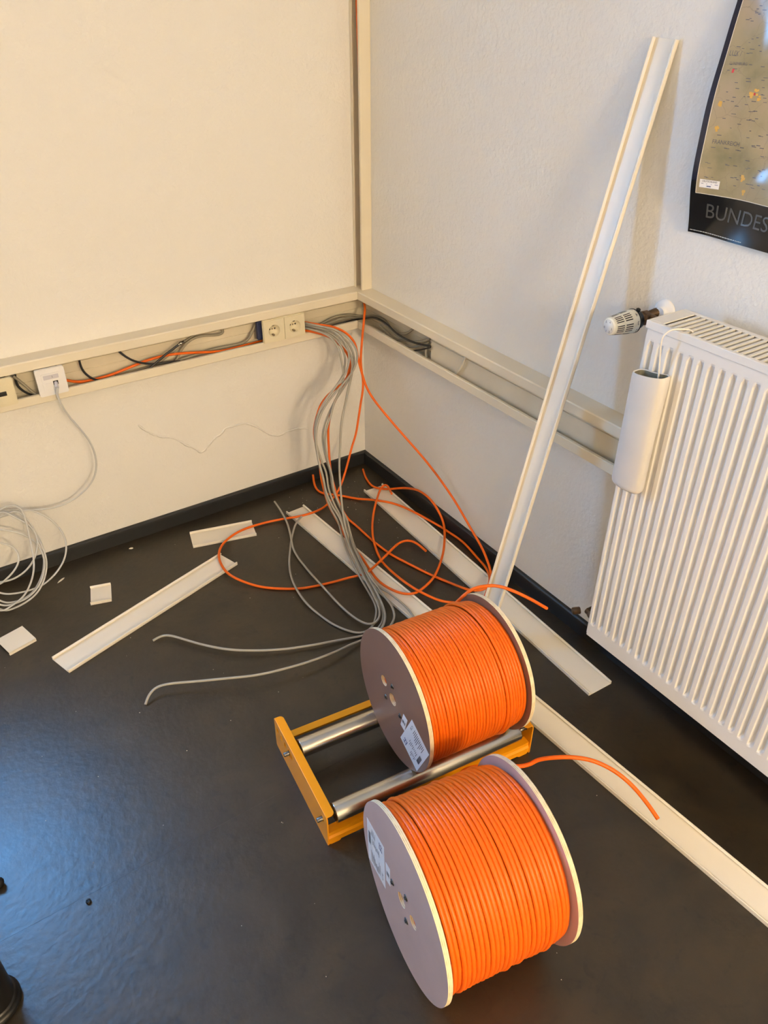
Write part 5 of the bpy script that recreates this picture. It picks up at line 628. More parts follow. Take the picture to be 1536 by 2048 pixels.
 'corner_grey2': [(-0.2502,-0.0279,0.6073), (-0.2362,-0.0279,0.6089), (-0.2223,-0.0279,0.6106), (-0.2083,-0.0279,0.6122), (-0.1943,-0.0279,0.6139), (-0.1804,-0.0279,0.6158), (-0.1664,-0.0279,0.6180), (-0.1525,-0.0278,0.6202), (-0.1386,-0.0279,0.6221), (-0.1247,-0.0284,0.6236), (-0.1109,-0.0290,0.6244), (-0.0971,-0.0283,0.6237), (-0.0838,-0.0254,0.6212), (-0.0711,-0.0210,0.6175), (-0.0579,-0.0180,0.6136), (-0.0449,-0.0218,0.6116), (-0.0362,-0.0327,0.6125), (-0.0309,-0.0455,0.6149), (-0.0277,-0.0587,0.6181), (-0.0265,-0.0720,0.6222), (-0.0263,-0.0852,0.6267), (-0.0267,-0.0985,0.6311), (-0.0273,-0.1119,0.6352), (-0.0276,-0.1257,0.6384), (-0.0277,-0.1396,0.6402), (-0.0278,-0.1537,0.6407), (-0.0278,-0.1679,0.6401), (-0.0280,-0.1821,0.6384), (-0.0283,-0.1962,0.6354), (-0.0288,-0.2103,0.6314), (-0.0293,-0.2245,0.6276), (-0.0300,-0.2392,0.6250), (-0.0305,-0.2539,0.6235), (-0.0309,-0.2684,0.6229), (-0.0311,-0.2828,0.6229), (-0.0313,-0.2971,0.6235), (-0.0315,-0.3113,0.6246), (-0.0317,-0.3255,0.6262), (-0.0319,-0.3397,0.6285), (-0.0321,-0.3538,0.6316), (-0.0324,-0.3675,0.6358), (-0.0325,-0.3809,0.6408), (-0.0327,-0.3939,0.6464), (-0.0327,-0.4068,0.6522), (-0.0328,-0.4195,0.6583), (-0.0328,-0.4320,0.6647), (-0.0328,-0.4443,0.6716)],
 'corner_black': [(-0.2482,-0.0340,0.5999), (-0.2342,-0.0340,0.6012), (-0.2203,-0.0340,0.6025), (-0.2063,-0.0340,0.6039), (-0.1925,-0.0342,0.6052), (-0.1788,-0.0347,0.6067), (-0.1654,-0.0357,0.6084), (-0.1524,-0.0375,0.6102), (-0.1397,-0.0400,0.6122), (-0.1272,-0.0431,0.6143), (-0.1146,-0.0457,0.6160), (-0.1018,-0.0467,0.6169), (-0.0890,-0.0445,0.6163), (-0.0768,-0.0395,0.6143), (-0.0648,-0.0335,0.6117), (-0.0518,-0.0300,0.6099), (-0.0442,-0.0398,0.6133), (-0.0430,-0.0528,0.6181), (-0.0428,-0.0658,0.6229), (-0.0424,-0.0785,0.6277), (-0.0418,-0.0907,0.6327), (-0.0411,-0.1026,0.6375), (-0.0403,-0.1141,0.6417), (-0.0392,-0.1256,0.6449), (-0.0380,-0.1373,0.6468), (-0.0369,-0.1494,0.6475), (-0.0361,-0.1622,0.6476), (-0.0357,-0.1756,0.6472), (-0.0359,-0.1898,0.6467), (-0.0364,-0.2046,0.6457), (-0.0372,-0.2195,0.6436), (-0.0381,-0.2343,0.6405), (-0.0389,-0.2489,0.6373), (-0.0396,-0.2637,0.6351), (-0.0402,-0.2784,0.6338), (-0.0406,-0.2929,0.6332), (-0.0409,-0.3072,0.6332), (-0.0410,-0.3213,0.6334), (-0.0411,-0.3354,0.6340), (-0.0411,-0.3494,0.6349), (-0.0411,-0.3633,0.6361), (-0.0412,-0.3772,0.6378), (-0.0412,-0.3910,0.6400), (-0.0412,-0.4048,0.6425), (-0.0412,-0.4184,0.6452), (-0.0411,-0.4319,0.6479), (-0.0409,-0.4453,0.6506), (-0.0406,-0.4586,0.6534)],
 'corner_grey3': [(-0.0220,-0.1423,0.6159), (-0.0220,-0.1560,0.6125), (-0.0220,-0.1696,0.6089), (-0.0220,-0.1832,0.6053), (-0.0220,-0.1968,0.6020), (-0.0220,-0.2106,0.5993), (-0.0220,-0.2246,0.5980), (-0.0220,-0.2386,0.5985), (-0.0220,-0.2524,0.6009), (-0.0220,-0.2660,0.6048), (-0.0220,-0.2793,0.6093), (-0.0220,-0.2926,0.6136), (-0.0220,-0.3062,0.6173), (-0.0220,-0.3199,0.6206), (-0.0220,-0.3336,0.6238), (-0.0220,-0.3472,0.6273), (-0.0220,-0.3606,0.6314), (-0.0220,-0.3738,0.6362), (-0.0220,-0.3868,0.6417), (-0.0220,-0.3995,0.6476), (-0.0220,-0.4122,0.6536), (-0.0220,-0.4250,0.6595)],
 'corner_grey4': [(-0.0313,-0.1875,0.6037), (-0.0314,-0.2018,0.6021), (-0.0315,-0.2162,0.6002), (-0.0315,-0.2304,0.5983), (-0.0316,-0.2447,0.5966), (-0.0316,-0.2590,0.5954), (-0.0316,-0.2733,0.5951), (-0.0316,-0.2876,0.5961), (-0.0316,-0.3017,0.5983), (-0.0316,-0.3156,0.6015), (-0.0314,-0.3292,0.6053), (-0.0311,-0.3423,0.6097), (-0.0306,-0.3550,0.6144), (-0.0299,-0.3671,0.6196), (-0.0292,-0.3790,0.6256), (-0.0286,-0.3908,0.6321), (-0.0283,-0.4028,0.6389), (-0.0281,-0.4150,0.6459), (-0.0280,-0.4272,0.6532), (-0.0280,-0.4333,0.6569)],
 'corner_black2': [(-0.0428,-0.3296,0.5941), (-0.0429,-0.3432,0.5991), (-0.0428,-0.3567,0.6041), (-0.0429,-0.3704,0.6093), (-0.0435,-0.3845,0.6150), (-0.0445,-0.3992,0.6215), (-0.0457,-0.4140,0.6283), (-0.0467,-0.4284,0.6351), (-0.0472,-0.4419,0.6418), (-0.0473,-0.4549,0.6485), (-0.0474,-0.4676,0.6555)],
 'corner_grey5': [(-0.0193,-0.4223,0.6446), (-0.0194,-0.4179,0.6386), (-0.0194,-0.4139,0.6324), (-0.0194,-0.4107,0.6257), (-0.0194,-0.4089,0.6186), (-0.0194,-0.4088,0.6112), (-0.0194,-0.4098,0.6039), (-0.0194,-0.4116,0.5967)],
 'duct_white': [(-0.0440,-0.6346,0.6909), (-0.0440,-0.6328,0.6761), (-0.0440,-0.6281,0.6619), (-0.0440,-0.6212,0.6486), (-0.0440,-0.6131,0.6361), (-0.0440,-0.6039,0.6243), (-0.0440,-0.5936,0.6135)],
 'reel2_end': [(-0.5763,-1.5552,0.1750), (-0.5482,-1.5687,0.1900), (-0.5215,-1.5926,0.2050), (-0.4886,-1.6191,0.2100), (-0.4567,-1.6480,0.2050), (-0.4293,-1.6834,0.1900), (-0.4117,-1.7213,0.1700), (-0.4053,-1.7617,0.1500), (-0.4047,-1.7931,0.1350)],
 'reel1_end': [(-0.4832,-1.1854,0.3350), (-0.4685,-1.1925,0.3550), (-0.4465,-1.2004,0.3720), (-0.4257,-1.2160,0.3820), (-0.3978,-1.2336,0.3820), (-0.3681,-1.2525,0.3680), (-0.3333,-1.2768,0.3450), (-0.3006,-1.2949,0.3180), (-0.2859,-1.3013,0.3050)],
}

# ================================================================== SETTING
ROOM_X, ROOM_Y, ROOM_Z = -3.3, -6.4, 2.75


def struct(name, mb, mats, parent=None, **k):
    o = mb.build(name, mats, parent, **k)
    if parent is None:
        o['kind'] = 'structure'
    return o


# floor: screed with vinyl sheets laid side by side, a hairline seam between them
fl = struct('floor', MB().box((ROOM_X - .1, ROOM_Y - .1, -0.08), (0.1, 0.1, -0.003)), M['hole'])
for y0, y1 in ((0.0, -1.2025), (-1.2028, -3.2025), (-3.2028, -5.2025), (-5.2028, ROOM_Y)):
    mb = MB().box((ROOM_X, y1, -0.003), (0, y0, 0))
    mb.build('vinyl_sheet', M['floor'], fl)

# left wall with the window opening
mb = MB()
T = 0.42
mb.box((ROOM_X - T, 0, 0), (WIN_X0, T, ROOM_Z))
mb.box((WIN_X1, 0, 0), (T, T, ROOM_Z))
mb.box((WIN_X0, 0, 0), (WIN_X1, T, WIN_Z0))
mb.box((WIN_X0, 0, WIN_Z1), (WIN_X1, T, ROOM_Z))
wl = struct('wall_left', mb, M['wall'])
wr = struct('wall_right', MB().box((0, 0, 0), (0.2, ROOM_Y, ROOM_Z)), M['wall'])
struct('wall_back', MB().box((ROOM_X - T, ROOM_Y - .2, 0), (0.2, ROOM_Y, ROOM_Z)), M['wall'])
struct('wall_far', MB().box((ROOM_X - T, ROOM_Y, 0), (ROOM_X, 0, ROOM_Z)), M['wall'])
struct('ceiling', MB().box((ROOM_X - T, ROOM_Y - .2, ROOM_Z), (0.2, T, ROOM_Z + .1)), M['ceiling'])

# plaster crack: a raised broken edge wandering along the left wall under the duct
crk = [(-0.862, .415), (-0.84, .385), (-0.80, .352), (-0.77, .342), (-0.74, .322), (-0.715, .298), (-0.69, .270),
       (-0.665, .252), (-0.645, .262), (-0.615, .290), (-0.59, .305), (-0.575, .318), (-0.535, .318), (-0.50, .312), (-0.478, .304),
       (-0.455, .288), (-0.425, .262), (-0.395, .240), (-0.366, .228), (-0.335, .232), (-0.30, .236), (-0.27, .226), (-0.25, .220)]
pts = smooth_path([(x + random.uniform(-.004, .004), -0.0004, z + random.uniform(-.004, .004)) for x, z in crk], 0.006)
pts = [q + Vector((0, 0, random.uniform(-.0012, .0012))) for q in pts]
MB().tube(pts, .002, 5, radii=[random.uniform(.0022, .0046) for _ in pts]).build('crack', M['wall'], wl)
MB().tube([(0.0006, -0.395 - 0.003 * math.sin(z * 3), z) for z in [i * .05 for i in range(55)]], .0011, 4).build('wallpaper_seam', M['wall'], wr)

# window frame in the opening
wf = struct('window_1', MB().box((WIN_X0, .26, WIN_Z0), (WIN_X0 + .03, .31, WIN_Z1)).box((WIN_X1 - .03, .26, WIN_Z0), (WIN_X1, .31, WIN_Z1))
            .box((WIN_X0 + .03, .26, WIN_Z0), (WIN_X1 - .03, .31, WIN_Z0 + .03)).box((WIN_X0 + .03, .26, WIN_Z1 - .03), (WIN_X1 - .03, .31, WIN_Z1)),
            M['white_plastic'])
MB().box((WIN_X0 + .03, .282, WIN_Z0 + .03), (WIN_X1 - .03, .286, WIN_Z1 - .03)).build('pane', M['pane'], wf)
MB().box((WIN_X0 + .001, -.02, WIN_Z0), (WIN_X1 - .001, .25, WIN_Z0 + .02)).build('window_sill', M['white_plastic'], wf)

# skirting with a rounded top lip
SK = [(0, 0), (.0150, 0), (.0146, .004), (.0136, .040), (.0128, .047), (.009, .0508), (0, .0515)]
struct('baseboard_left', MB().prism(SK, lambda u, v, t: (t, -u, v), ROOM_X, 0.0), M['skirt'])
struct('baseboard_right', MB().prism(SK, lambda u, v, t: (-u, t, v), -.0120, ROOM_Y), M['skirt'])

# ------------------------------------------------------------------ cable ducts
DD, ZT, ZC, ZR, ZB = .0605, .720, .691, .616, .588


def duct_parts(parent, fn, a0, a1, lip0, corner=True):
    """fn(depth, z, t) -> point; a0..a1 along the wall; the front lips start at lip0 (mitre)"""
    prof = [(.003, ZB + .004), (.003, .606), (.005, .607), (.005, .611), (.003, .612), (.003, .634), (.0045, .635), (.0045, .638),
            (.003, .639), (.003, .662), (.0055, .663), (.0055, .667), (.003, .668), (.003, .690), (.005, .691), (.005, .694),
            (.003, .695), (.003, ZT - .003), (0, ZT - .003), (0, ZB + .004)]
    MB().prism(prof, fn, a0, a1).build('back_plate', M['duct_in'], parent)
    up = [(0, ZT), (0, ZT - .003), (DD - .003, ZT - .003), (DD - .003, ZC + .003), (DD - .010, ZC + .003), (DD - .010, ZC), (DD - .002, ZC),
          (DD, ZC + .002), (DD, ZT - .003), (DD - .003, ZT)]
    mu, ml = MB().prism(up, fn, a0, lip0), MB()
    if corner:
        # the corner plate leaves an opening under the upright trunking for the orange cable
        for u0, u1, t0, t1 in ((0, .040, lip0, a1), (.040, .0565, lip0, -.0365), (.040, .0565, -.0195, a1), (.0565, DD - .0002, lip0, a1)):
            mu.prism([(u0, ZT), (u0, ZT - .003), (u1, ZT - .003), (u1, ZT)], fn, t0, t1)
        ml.prism([(0, ZB), (0, ZB + .003), (DD - .0002, ZB + .003), (DD - .0002, ZB)], fn, lip0, a1)
    mu.build('upper_rail', M['duct'], parent)
    lo = [(0, ZB), (DD - .002, ZB), (DD, ZB + .002), (DD, ZR - .002), (DD - .002, ZR), (DD - .010, ZR), (DD - .010, ZR - .003), (DD - .003, ZR - .003),
          (DD - .003, ZB + .003), (0, ZB + .003)]
    ml.prism(lo, fn, a0, lip0).build('lower_rail', M['duct'], parent)


def screw_heads(parent, spots, axis):
    for q in spots:
        MB().lathe([(0, .0045), (.002, .0045), (.003, .003), (.0031, .0012), (.0022, .001)], q, axis, 14).build('screw', M['screw'], parent)


dl = thing('cable_duct', (-1.5, 0, ZB), 'open cream cable duct with three outlets along the wall with the plaster crack', 'cable duct', 'cable ducts')
duct_parts(dl, lambda u, v, t: (t + 1.5, -u, v - ZB), -2.95, -.004, -DD - .0004)
screw_heads(dl, [(x + 1.5, -.003, .683 - ZB) for x in (-.845, -.462, -.21)], (0, -1, 0))
dr = thing('cable_duct', (0, -1.5, ZB), 'open cream cable duct on the wall behind the leaning strip, running behind the radiator', 'cable duct', 'cable ducts')
duct_parts(dr, lambda u, v, t: (-u, t + 1.5, v - ZB), -2.95, -.004, -DD - .0004, False)
screw_heads(dr, [(-.003, y + 1.5, .681 - ZB) for y in (-.30, -.68, -1.05)], (-1, 0, 0))
pp = [(.030, .592), (.033, .592), (.033, .666), (.036, .667), (.036, .671), (.033, .672), (.033, .679), (.036, .680), (.036, .683), (.033, .684), (.033, .712), (.030, .712)]
MB().prism([(u, v) for u, v in pp], lambda u, v, t: (-u, t + 1.5, v - ZB), -2.95, -.452).build('partition', M['duct_in'], dr)

# upright open trunking in the corner above the ducts: channel on the right wall, its mouth towards the left wall
dv = thing('cable_duct', (0, -.03, ZT), 'narrow upright open trunking in the room corner with orange cable inside', 'cable duct', 'cable ducts')
H = ROOM_Z - ZT - .002
MB().box((-.002, -.0275, 0), (0, .0285, H)).build('back_plate', M['duct_in'], dv)
MB().box((-.037, .0265, 0), (-.002, .0285, H)).box((-.037, .0165, 0), (-.035, .0265, H)).build('side_wall', M['duct'], dv)
MB().box((-.039, -.0275, -.0005), (-.002, -.0255, H)).box((-.039, -.0255, 0), (-.037, -.0185, H)).build('side_wall', M['duct'], dv, bevel=.0006)

# ------------------------------------------------------------------ outlets in the left duct
FY = -DD


def on_duct(cx, cz):
    return lambda u, v, t: (u, -t, v)


def plate(parent, name, cx, cz, w, h, t0, t1, m, r=.004, holes=(), bevel=.0012):
    vs, fs = flat_shape(rounded(w, h, r, 4, cx, cz), list(holes), t1 - t0)
    return MB().add([(x, -(t0 + z), y) for x, y, z in vs], fs).build(name, m, parent, bevel=bevel)


so = thing('double_socket', (-.350, FY, .652), 'cream double wall socket clipped into the open duct', 'socket')
MB().box((-.088, .030, -.030), (.058, .014, .032)).build('mounting_box', M['blue_box'], so, bevel=.004)
plate(so, 'frame', 0, 0, .154, .078, -.002, .005, M['socket'], .004, [circle(.0225, 36, -.038, 0), circle(.0225, 36, .038, 0)])
for cx in (-.0380, .0380):
    pl = plate(so, 'cover', cx, 0, .0745, .0745, .005, .0085, M['socket'], .003, [circle(.0205, 36, cx, 0)], .0008)
    MB().lathe([(-.0086, .0215), (-.0092, .0205), (-.0080, .0198), (.008, .0190), (.0081, .0)], (cx, 0, 0), (0, 1, 0), 36, caps=False).build('well', M['socket'], pl)
    for dx, rr, mm in ((-.0095, .0027, 'hole'), (.0095, .0027, 'hole'), (0, .0026, 'screw')):
        MB().lathe([(0, rr), (.0008, rr), (.001, 0)], (cx + dx, .0081, .002), (0, -1, 0), 12).build('pin_hole' if mm == 'hole' else 'centre_screw', M[mm], pl)
    for sz in (-1, 1):
        MB().box((cx - .003, .008, sz * .0145), (cx + .003, -.004, sz * .019)).build('earth_clip', M['screw'], pl)

no = thing('network_outlet', (-1.097, FY, .6508), 'white network outlet with the pale cable plugged in', 'outlet')
plate(no, 'frame', 0, 0, .080, .080, 0, .010, M['white_plastic'], .005, bevel=.003)
plate(no, 'insert', 0, 0, .052, .052, .010, .0118, M['white_plastic'], .002, bevel=.0005)
plate(no, 'label_field', 0, .0155, .042, .0125, .0118, .0124, M['label_grey'], .001, bevel=0)
plate(no, 'jack', .0095, -.004, .014, .012, .0118, .0122, M['hole'], .001, bevel=0)
plate(no, 'shutter', -.010, -.0085, .017, .014, .0118, .0124, M['white_plastic'], .001, bevel=.0002)
vs, fs = text_shape('2', .007)
MB().add([(x + .0015, -.0126, y + .0135) for x, y, z in vs], fs).build('number', M['ink'], no)
MB().box((-.03, .002, -.03), (.03, .05, .03)).build('mounting_box', M['hole'], no)

nb = thing('network_outlet', (-1.2375, FY, .6495), 'older cream network outlet with an empty jack at the end of the cable duct', 'outlet')
plate(nb, 'frame', 0, 0, .080, .080, 0, .010, M['socket'], .005, bevel=.003)
plate(nb, 'insert', .004, -.004, .050, .050, .010, .0118, M['socket'], .002, bevel=.0005)
plate(nb, 'jack', .004, -.002, .026, .013, .0118, .0122, M['hole'], .001, bevel=0)
MB().box((-.03, .002, -.03), (.03, .05, .03)).build('mounting_box', M['hole'], nb)

# ================================================================== CABLE REELS AND ROLLER STAND
def reel(name, loc, rz, R, L, zc, label, hole_ang, nturn, rcab, rw, small, big, gaps, seed, face='ply_face'):
    """drum lying on its side: local X is the axis, near flange at x = 0"""
    rnd = random.Random(seed)
    t = thing(name, loc, label, 'cable reel', 'orange cable reels', rz)
    TH = .0095
    ang = [hole_ang + k * PI / 3 for k in (1, 3, 5)]
    bolts = [(.0405 * math.cos(a), .0405 * math.sin(a)) for a in ang]
    h2 = (.0485 * math.cos(hole_ang), .0485 * math.sin(hole_ang))
    fl = []
    for k in range(2):
        holes = [circle(.0155, 28), circle(.0135, 24, *h2)]
        vs, fs = flat_shape(circle(R, 128), holes, TH)
        x0 = 0 if k == 0 else L - TH
        mb = MB()
        mb.add([(x0 + z, x, zc + y) for x, y, z in vs], fs)
        # faces whose points share one x are the film-faced sides, the rest is bare plywood edge
        for i, fc in enumerate(mb.f):
            xs = [mb.v[j][0] for j in fc]
            mb.m[i] = 0 if max(xs) - min(xs) < 1e-5 else 1
        fl.append(mb.build('flange', [M[face], M['ply_edge']], t))
    # drum core behind the turns
    RC = rw - rcab * 2.1
    MB().lathe([(TH + .0005, .06), (TH + .0006, RC), (L - TH - .0006, RC), (L - TH - .0005, .06)], (0, 0, zc), (1, 0, 0), 64).build('core', M['orange_dark'], t)
    # wound cable: one continuous helix; every turn rides a little higher or lower
    n = 72
    x0, x1 = TH + rcab, L - TH - rcab - .001
    turn_r = [rnd.uniform(-.0006, .0006) for _ in range(nturn + 2)]
    for g, d in gaps:
        turn_r[g] += d
    pts = []
    tot = n * nturn
    for i in range(tot + 1):
        s = i / n
        k = int(s)
        f = s - k
        f = f * f * (3 - 2 * f)
        a = 2 * PI * (i % n) / n - .9
        dr_ = turn_r[k] * (1 - f) + turn_r[min(k + 1, nturn)] * f
        xx = x0 + (x1 - x0) * s / nturn + .0010 * math.sin(a * 2 + k * .7) * math.sin(k * 1.3)
        taper = -.006 * max(0, (s / nturn - .86) / .14)
        r = rw + dr_ + taper
        pts.append((xx, r * math.cos(a), zc + r * math.sin(a)))
    MB().tube(pts, rcab * 1.02, 10, radial=Vector((0, 0, zc))).build('wound_cable', M['orange'], t)
    # bolts in the near flange
    for b in bolts:
        bo = MB().lathe([(0, .0068), (-.0014, .0064), (-.0014, .0)], (0, b[0], zc + b[1]), (1, 0, 0), 20).build('bolt', M['dark_steel'], t)
        MB().box((-.0040, b[0] - .0022, zc + b[1] - .0022), (-.001, b[0] + .0022, zc + b[1] + .0022)).build('bolt_tip', M['dark_steel'], bo)
    # cable tail showing in the small hole
    MB().tube(smooth_path([(.013, h2[0] + .012, zc + h2[1] + .02), (.006, h2[0], zc + h2[1] - .002), (.014, h2[0] - .012, zc + h2[1] - .02)], .004), rcab * .9, 8).build('inner_tail', M['orange'], t)
    # paper labels with print: corners given in the plane of the flange (y, z from the centre)
    for nm, q in (('label_small', small), ('label_big', big)):
        c = [Vector((-.0003, u, zc + v)) for u, v in q]
        lb = MB().add(c + [w + Vector((.0003, 0, 0)) for w in c], [(0, 1, 2, 3), (7, 6, 5, 4), (0, 4, 5, 1), (1, 5, 6, 2), (2, 6, 7, 3), (3, 7, 4, 0)]).build('label', M['paper'], t)
        lb['label'] = 'small white paper sticker' if nm == 'label_small' else 'white paper label with print and barcode'

        def at(a, b):
            p_ = c[0].lerp(c[1], a).lerp(c[3].lerp(c[2], a), b)
            return p_ + Vector((-.0003, 0, 0))

        def bar(mb, a0, b0, a1, b1):
            mb.quad(at(a0, b0), at(a1, b0), at(a1, b1), at(a0, b1))
        ink, blue = MB(), MB()
        if nm == 'label_small':
            for k in range(9):
                bar(ink, .15 + k * .08, .40, .15 + k * .08 + rnd.uniform(.02, .06), .62)
        else:
            # long direction a, short direction b
            for k in range(11):
                a0 = .26 + k * .052
                l0 = rnd.uniform(.06, .12)
                bar(ink, a0, l0, a0 + .017, l0 + rnd.uniform(.12, .30))
            for k in range(9):
                a0 = .30 + k * .05
                bar(ink, a0, .55 + rnd.uniform(-.02, .02), a0 + .015, .55 + rnd.uniform(.08, .16))
            for k in range(6):
                a0 = .52 + k * .045
                bar(ink, a0, .76, a0 + .014, .76 + rnd.uniform(.06, .18))
            for k in range(22):
                b0 = .46 + k * .0135
                bar(ink, .80, b0, .93, b0 + rnd.choice((.004, .007, .009)))
            for k in range(4):
                bar(blue, .12 + k * .045, .76, .12 + k * .045 + .030, .80 + .06 * (k % 2))
                bar(blue, .12 + k * .045, .87, .12 + k * .045 + .030, .90 + .02 * (k % 2))
            vs, fs = text_shape('CE', .12)
            ink.add([at(.10 + (.09 - y) * .8, .10 + x * 1.3) for x, y, z in vs], fs)
        ink.build('print', M['ink'], lb)
        if blue.v:
            blue.build('logo', M['blue_ink'], lb)
    return t


r1 = reel('cable_reel', (-.7391, -1.2847, 0), -.1079, .1702, .274, .2360,
          'reel of orange cable resting on the yellow roller stand', math.atan2(.0206, .0426), 31, .00405, .1575,
          [(-.051, .004), (-.070, .001), (-.058, -.047), (-.039, -.043)][::1],
          [(-.089, .024), (-.1665, -.008), (-.119, -.118), (-.040, -.087)],
          [(2, -.003), (24, -.004), (25, .003), (26, .003), (28, -.002)], 3)
r2_ = reel('cable_reel', (-.9731, -1.6600, 0), -.1654, .1832, .272, .1832,
           'reel of orange cable standing directly on the floor in front of the roller stand', math.atan2(.0038, -.0485), 26, .00475, .1690,
           [(.050, -.033), (.0685, -.039), (.0724, .016), (.0526, .021)],
           [(.0715, -.076), (.156, -.091), (.164, .0354), (.0807, .0515)],
           [(2, -.004), (3, .002), (13, .003), (14, -.002), (16, .002), (17, -.002), (22, .002), (23, -.003)], 5, 'ply_face_pale')

# roller stand
A0, RPHI = (-.979, -1.386, 0), -.105
rk = thing('roller_stand', A0, 'yellow-orange roller stand with two steel rollers carrying a cable reel', 'roller stand', None, RPHI)
RL = .552
slots = [[(.022, .055), (.031, .055), (.031, .076), (.022, .076)]]
for yy in (.298, .273, .248, .209):
    slots.append(rounded(.013, .018, .006, 4, yy, .072))
slots.append(rounded(.013, .024, .006, 4, .2235, .072))
for s_ in (0, 1):
    body_o = rounded(.318, .100, .006, 4, .159, .050)
    vs, fs = flat_shape(body_o, slots[1:] + [circle(.0075, 14, .0265, .070)], .003)
    x0 = 0 if s_ == 0 else RL - .003
    ep = MB().add([(x0 + z, x, y) for x, y, z in vs], fs).build('end_plate', M['rack'], rk, bevel=.0006)
    d = 1 if s_ == 0 else -1
    xa = 0 if s_ == 0 else RL
    cr_ = .010
    top = [(xa, .003)] + [(xa + d * (.0215 - cr_ + cr_ * math.sin(q)), .003 + cr_ - cr_ * math.cos(q)) for q in (0, .4, .8, 1.2, PI / 2)]
    top += [(xa + d * (.0215 - cr_ + cr_ * math.cos(q)), .315 - cr_ + cr_ * math.sin(q)) for q in (0, .4, .8, 1.2, PI / 2)] + [(xa, .315)]
    if d < 0:
        top = top[::-1]
    MB().prism(top, lambda u, v, t: (u, v, t), .0975, .1006).build('top_flange', M['rack'], ep, bevel=.0008)
    # little foot lug folded under the plate
    for yy in (.004, .296):
        lug = rounded(.034, .022, .008, 4, xa + d * .019, yy + .009)
        MB().prism(lug, lambda u, v, t: (u, v, t), .0, .006).build('foot', M['rack'], ep, bevel=.001)
# long rails under the rollers
for y0, dd in ((.002, 1), (.316, -1)):
    prof = [(0, .006), (.004, .006), (.004, .020), (.007, .024), (.007, .034), (.024, .034), (.024, .037), (.004, .037), (.004, .026), (0, .021)]
    mb = MB().prism([(y0 + dd * u, v) for u, v in prof], lambda u, v, t: (t, u, v), .003, RL - .003)
    mb.build('rail', M['rack'], rk)
for yy, zz in ((.0265, .0700), (.2245, .0700)):
    ro = MB().lathe([(0, .019), (.0004, .0226), (.002, .0232), (RL - .058, .0232), (RL - .0564, .0226), (RL - .056, .019)], (.028, yy, zz), (1, 0, 0), 40).build('roller', M['steel'], rk)
    for x_, a_ in ((-.013, 1), (RL + .006, -1)):
        MB().lathe([(0, .0045), (.001, .0055), (.044, .0055), (.0441, .0)], (x_, yy, zz), (a_, 0, 0), 16).build('axle', M['dark_steel'], ro)

# free ends of the two reels
def cable(name, pts, r, m, label, group=None, n=8, end=True, step=.008, cat='cable'):
    P = smooth_path(pts, step)
    o = MB().tube(P, r, n).build(name, M[m], None)
    return tag(o, label, cat, group)


def reel_tail(parent, pts, r):
    inv = Matrix.LocRotScale(Vector(parent.location), Matrix.Rotation(parent.rotation_euler.z, 3, 'Z').to_quaternion(), None).inverted()
    P = [inv @ q for q in smooth_path(pts, .006)]
    o = MB().tube(P, r, 10).build('free_end', M['orange'], parent)
    MB().lathe([(0, r * .8), (.0006, r * .8), (.0007, 0)], P[-1], (P[-1] - P[-3]), 10).build('cut_face', M['copper'], o)


reel_tail(r1, [(-.495, -1.150, .205), (-.495, -1.146, .245), (-.495, -1.152, .285)] + PATHS['reel1_end'], .0041)
reel_tail(r2_, [(-.742, -1.530, .120), (-.738, -1.522, .150), (-.715, -1.500, .170), (-.670, -1.495, .172)] + PATHS['reel2_end'], .0047)

# ================================================================== TRUNKING COVER STRIPS
def strip(name, L, w, label, loc, rot, group='loose trunking covers', flip=False):
    """U-profile lying along local X with its lips up"""
    t = thing(name, loc, label, 'trunking cover', group)
    t.rotation_euler = rot
    h = w / 2
    s = -1 if flip else 1
    z0 = .0105 if flip else 0
    pan = [(-h, 0), (h, 0), (h, .0018), (-h, .0018)]
    MB().prism(pan, lambda u, v, q: (q, u, z0 + s * v), 0, L).build('panel', M['strip'], t)
    for k in (-1, 1):
        lip = [(h, .0), (h, .0105), (h - .0022, .0108), (h - .0060, .0085), (h - .0060, .0070), (h - .0022, .0075), (h - .0022, .0015)]
        MB().prism([(k * u, v) for u, v in lip], lambda u, v, q: (q, u, z0 + s * v), 0, L).build('lip', M['strip'], t)
    return t


def strip_on_floor(name, a, b, w, label, z=0.0, **k):
    ax, ay = a
    bx_, by_ = b
    L = math.hypot(bx_ - ax, by_ - ay)
    return strip(name, L, w, label, (ax, ay, z + .0002), (0, 0, math.atan2(by_ - ay, bx_ - ax)), **k)


strip_on_floor('trunking_cover', (-1.329, -.491), (-.730, -.300), .084, 'half-metre ivory trunking cover lying lips up on the open dark floor')
strip_on_floor('trunking_cover', (-.794, -.132), (-.582, -.185), .086, 'short ivory trunking cover offcut near the black skirting below the plaster crack')
strip_on_floor('trunking_cover', (-1.171, -.237), (-1.111, -.254), .084, 'square ivory trunking offcut lying lips up beside the pale cable coil')
strip_on_floor('trunking_cover', (-1.449, -.330), (-1.371, -.309), .080, 'small ivory trunking offcut lying face up, lips down', flip=True)
strip_on_floor('trunking_cover', (-.4055, -.160), (-.2805, -2.07), .076, 'very long ivory trunking cover running under the grey cables and past both reels')
strip_on_floor('trunking_cover', (-.087, -.194), (-.125, -1.392), .084, 'long ivory trunking cover beside the radiator wall with orange cables across it')
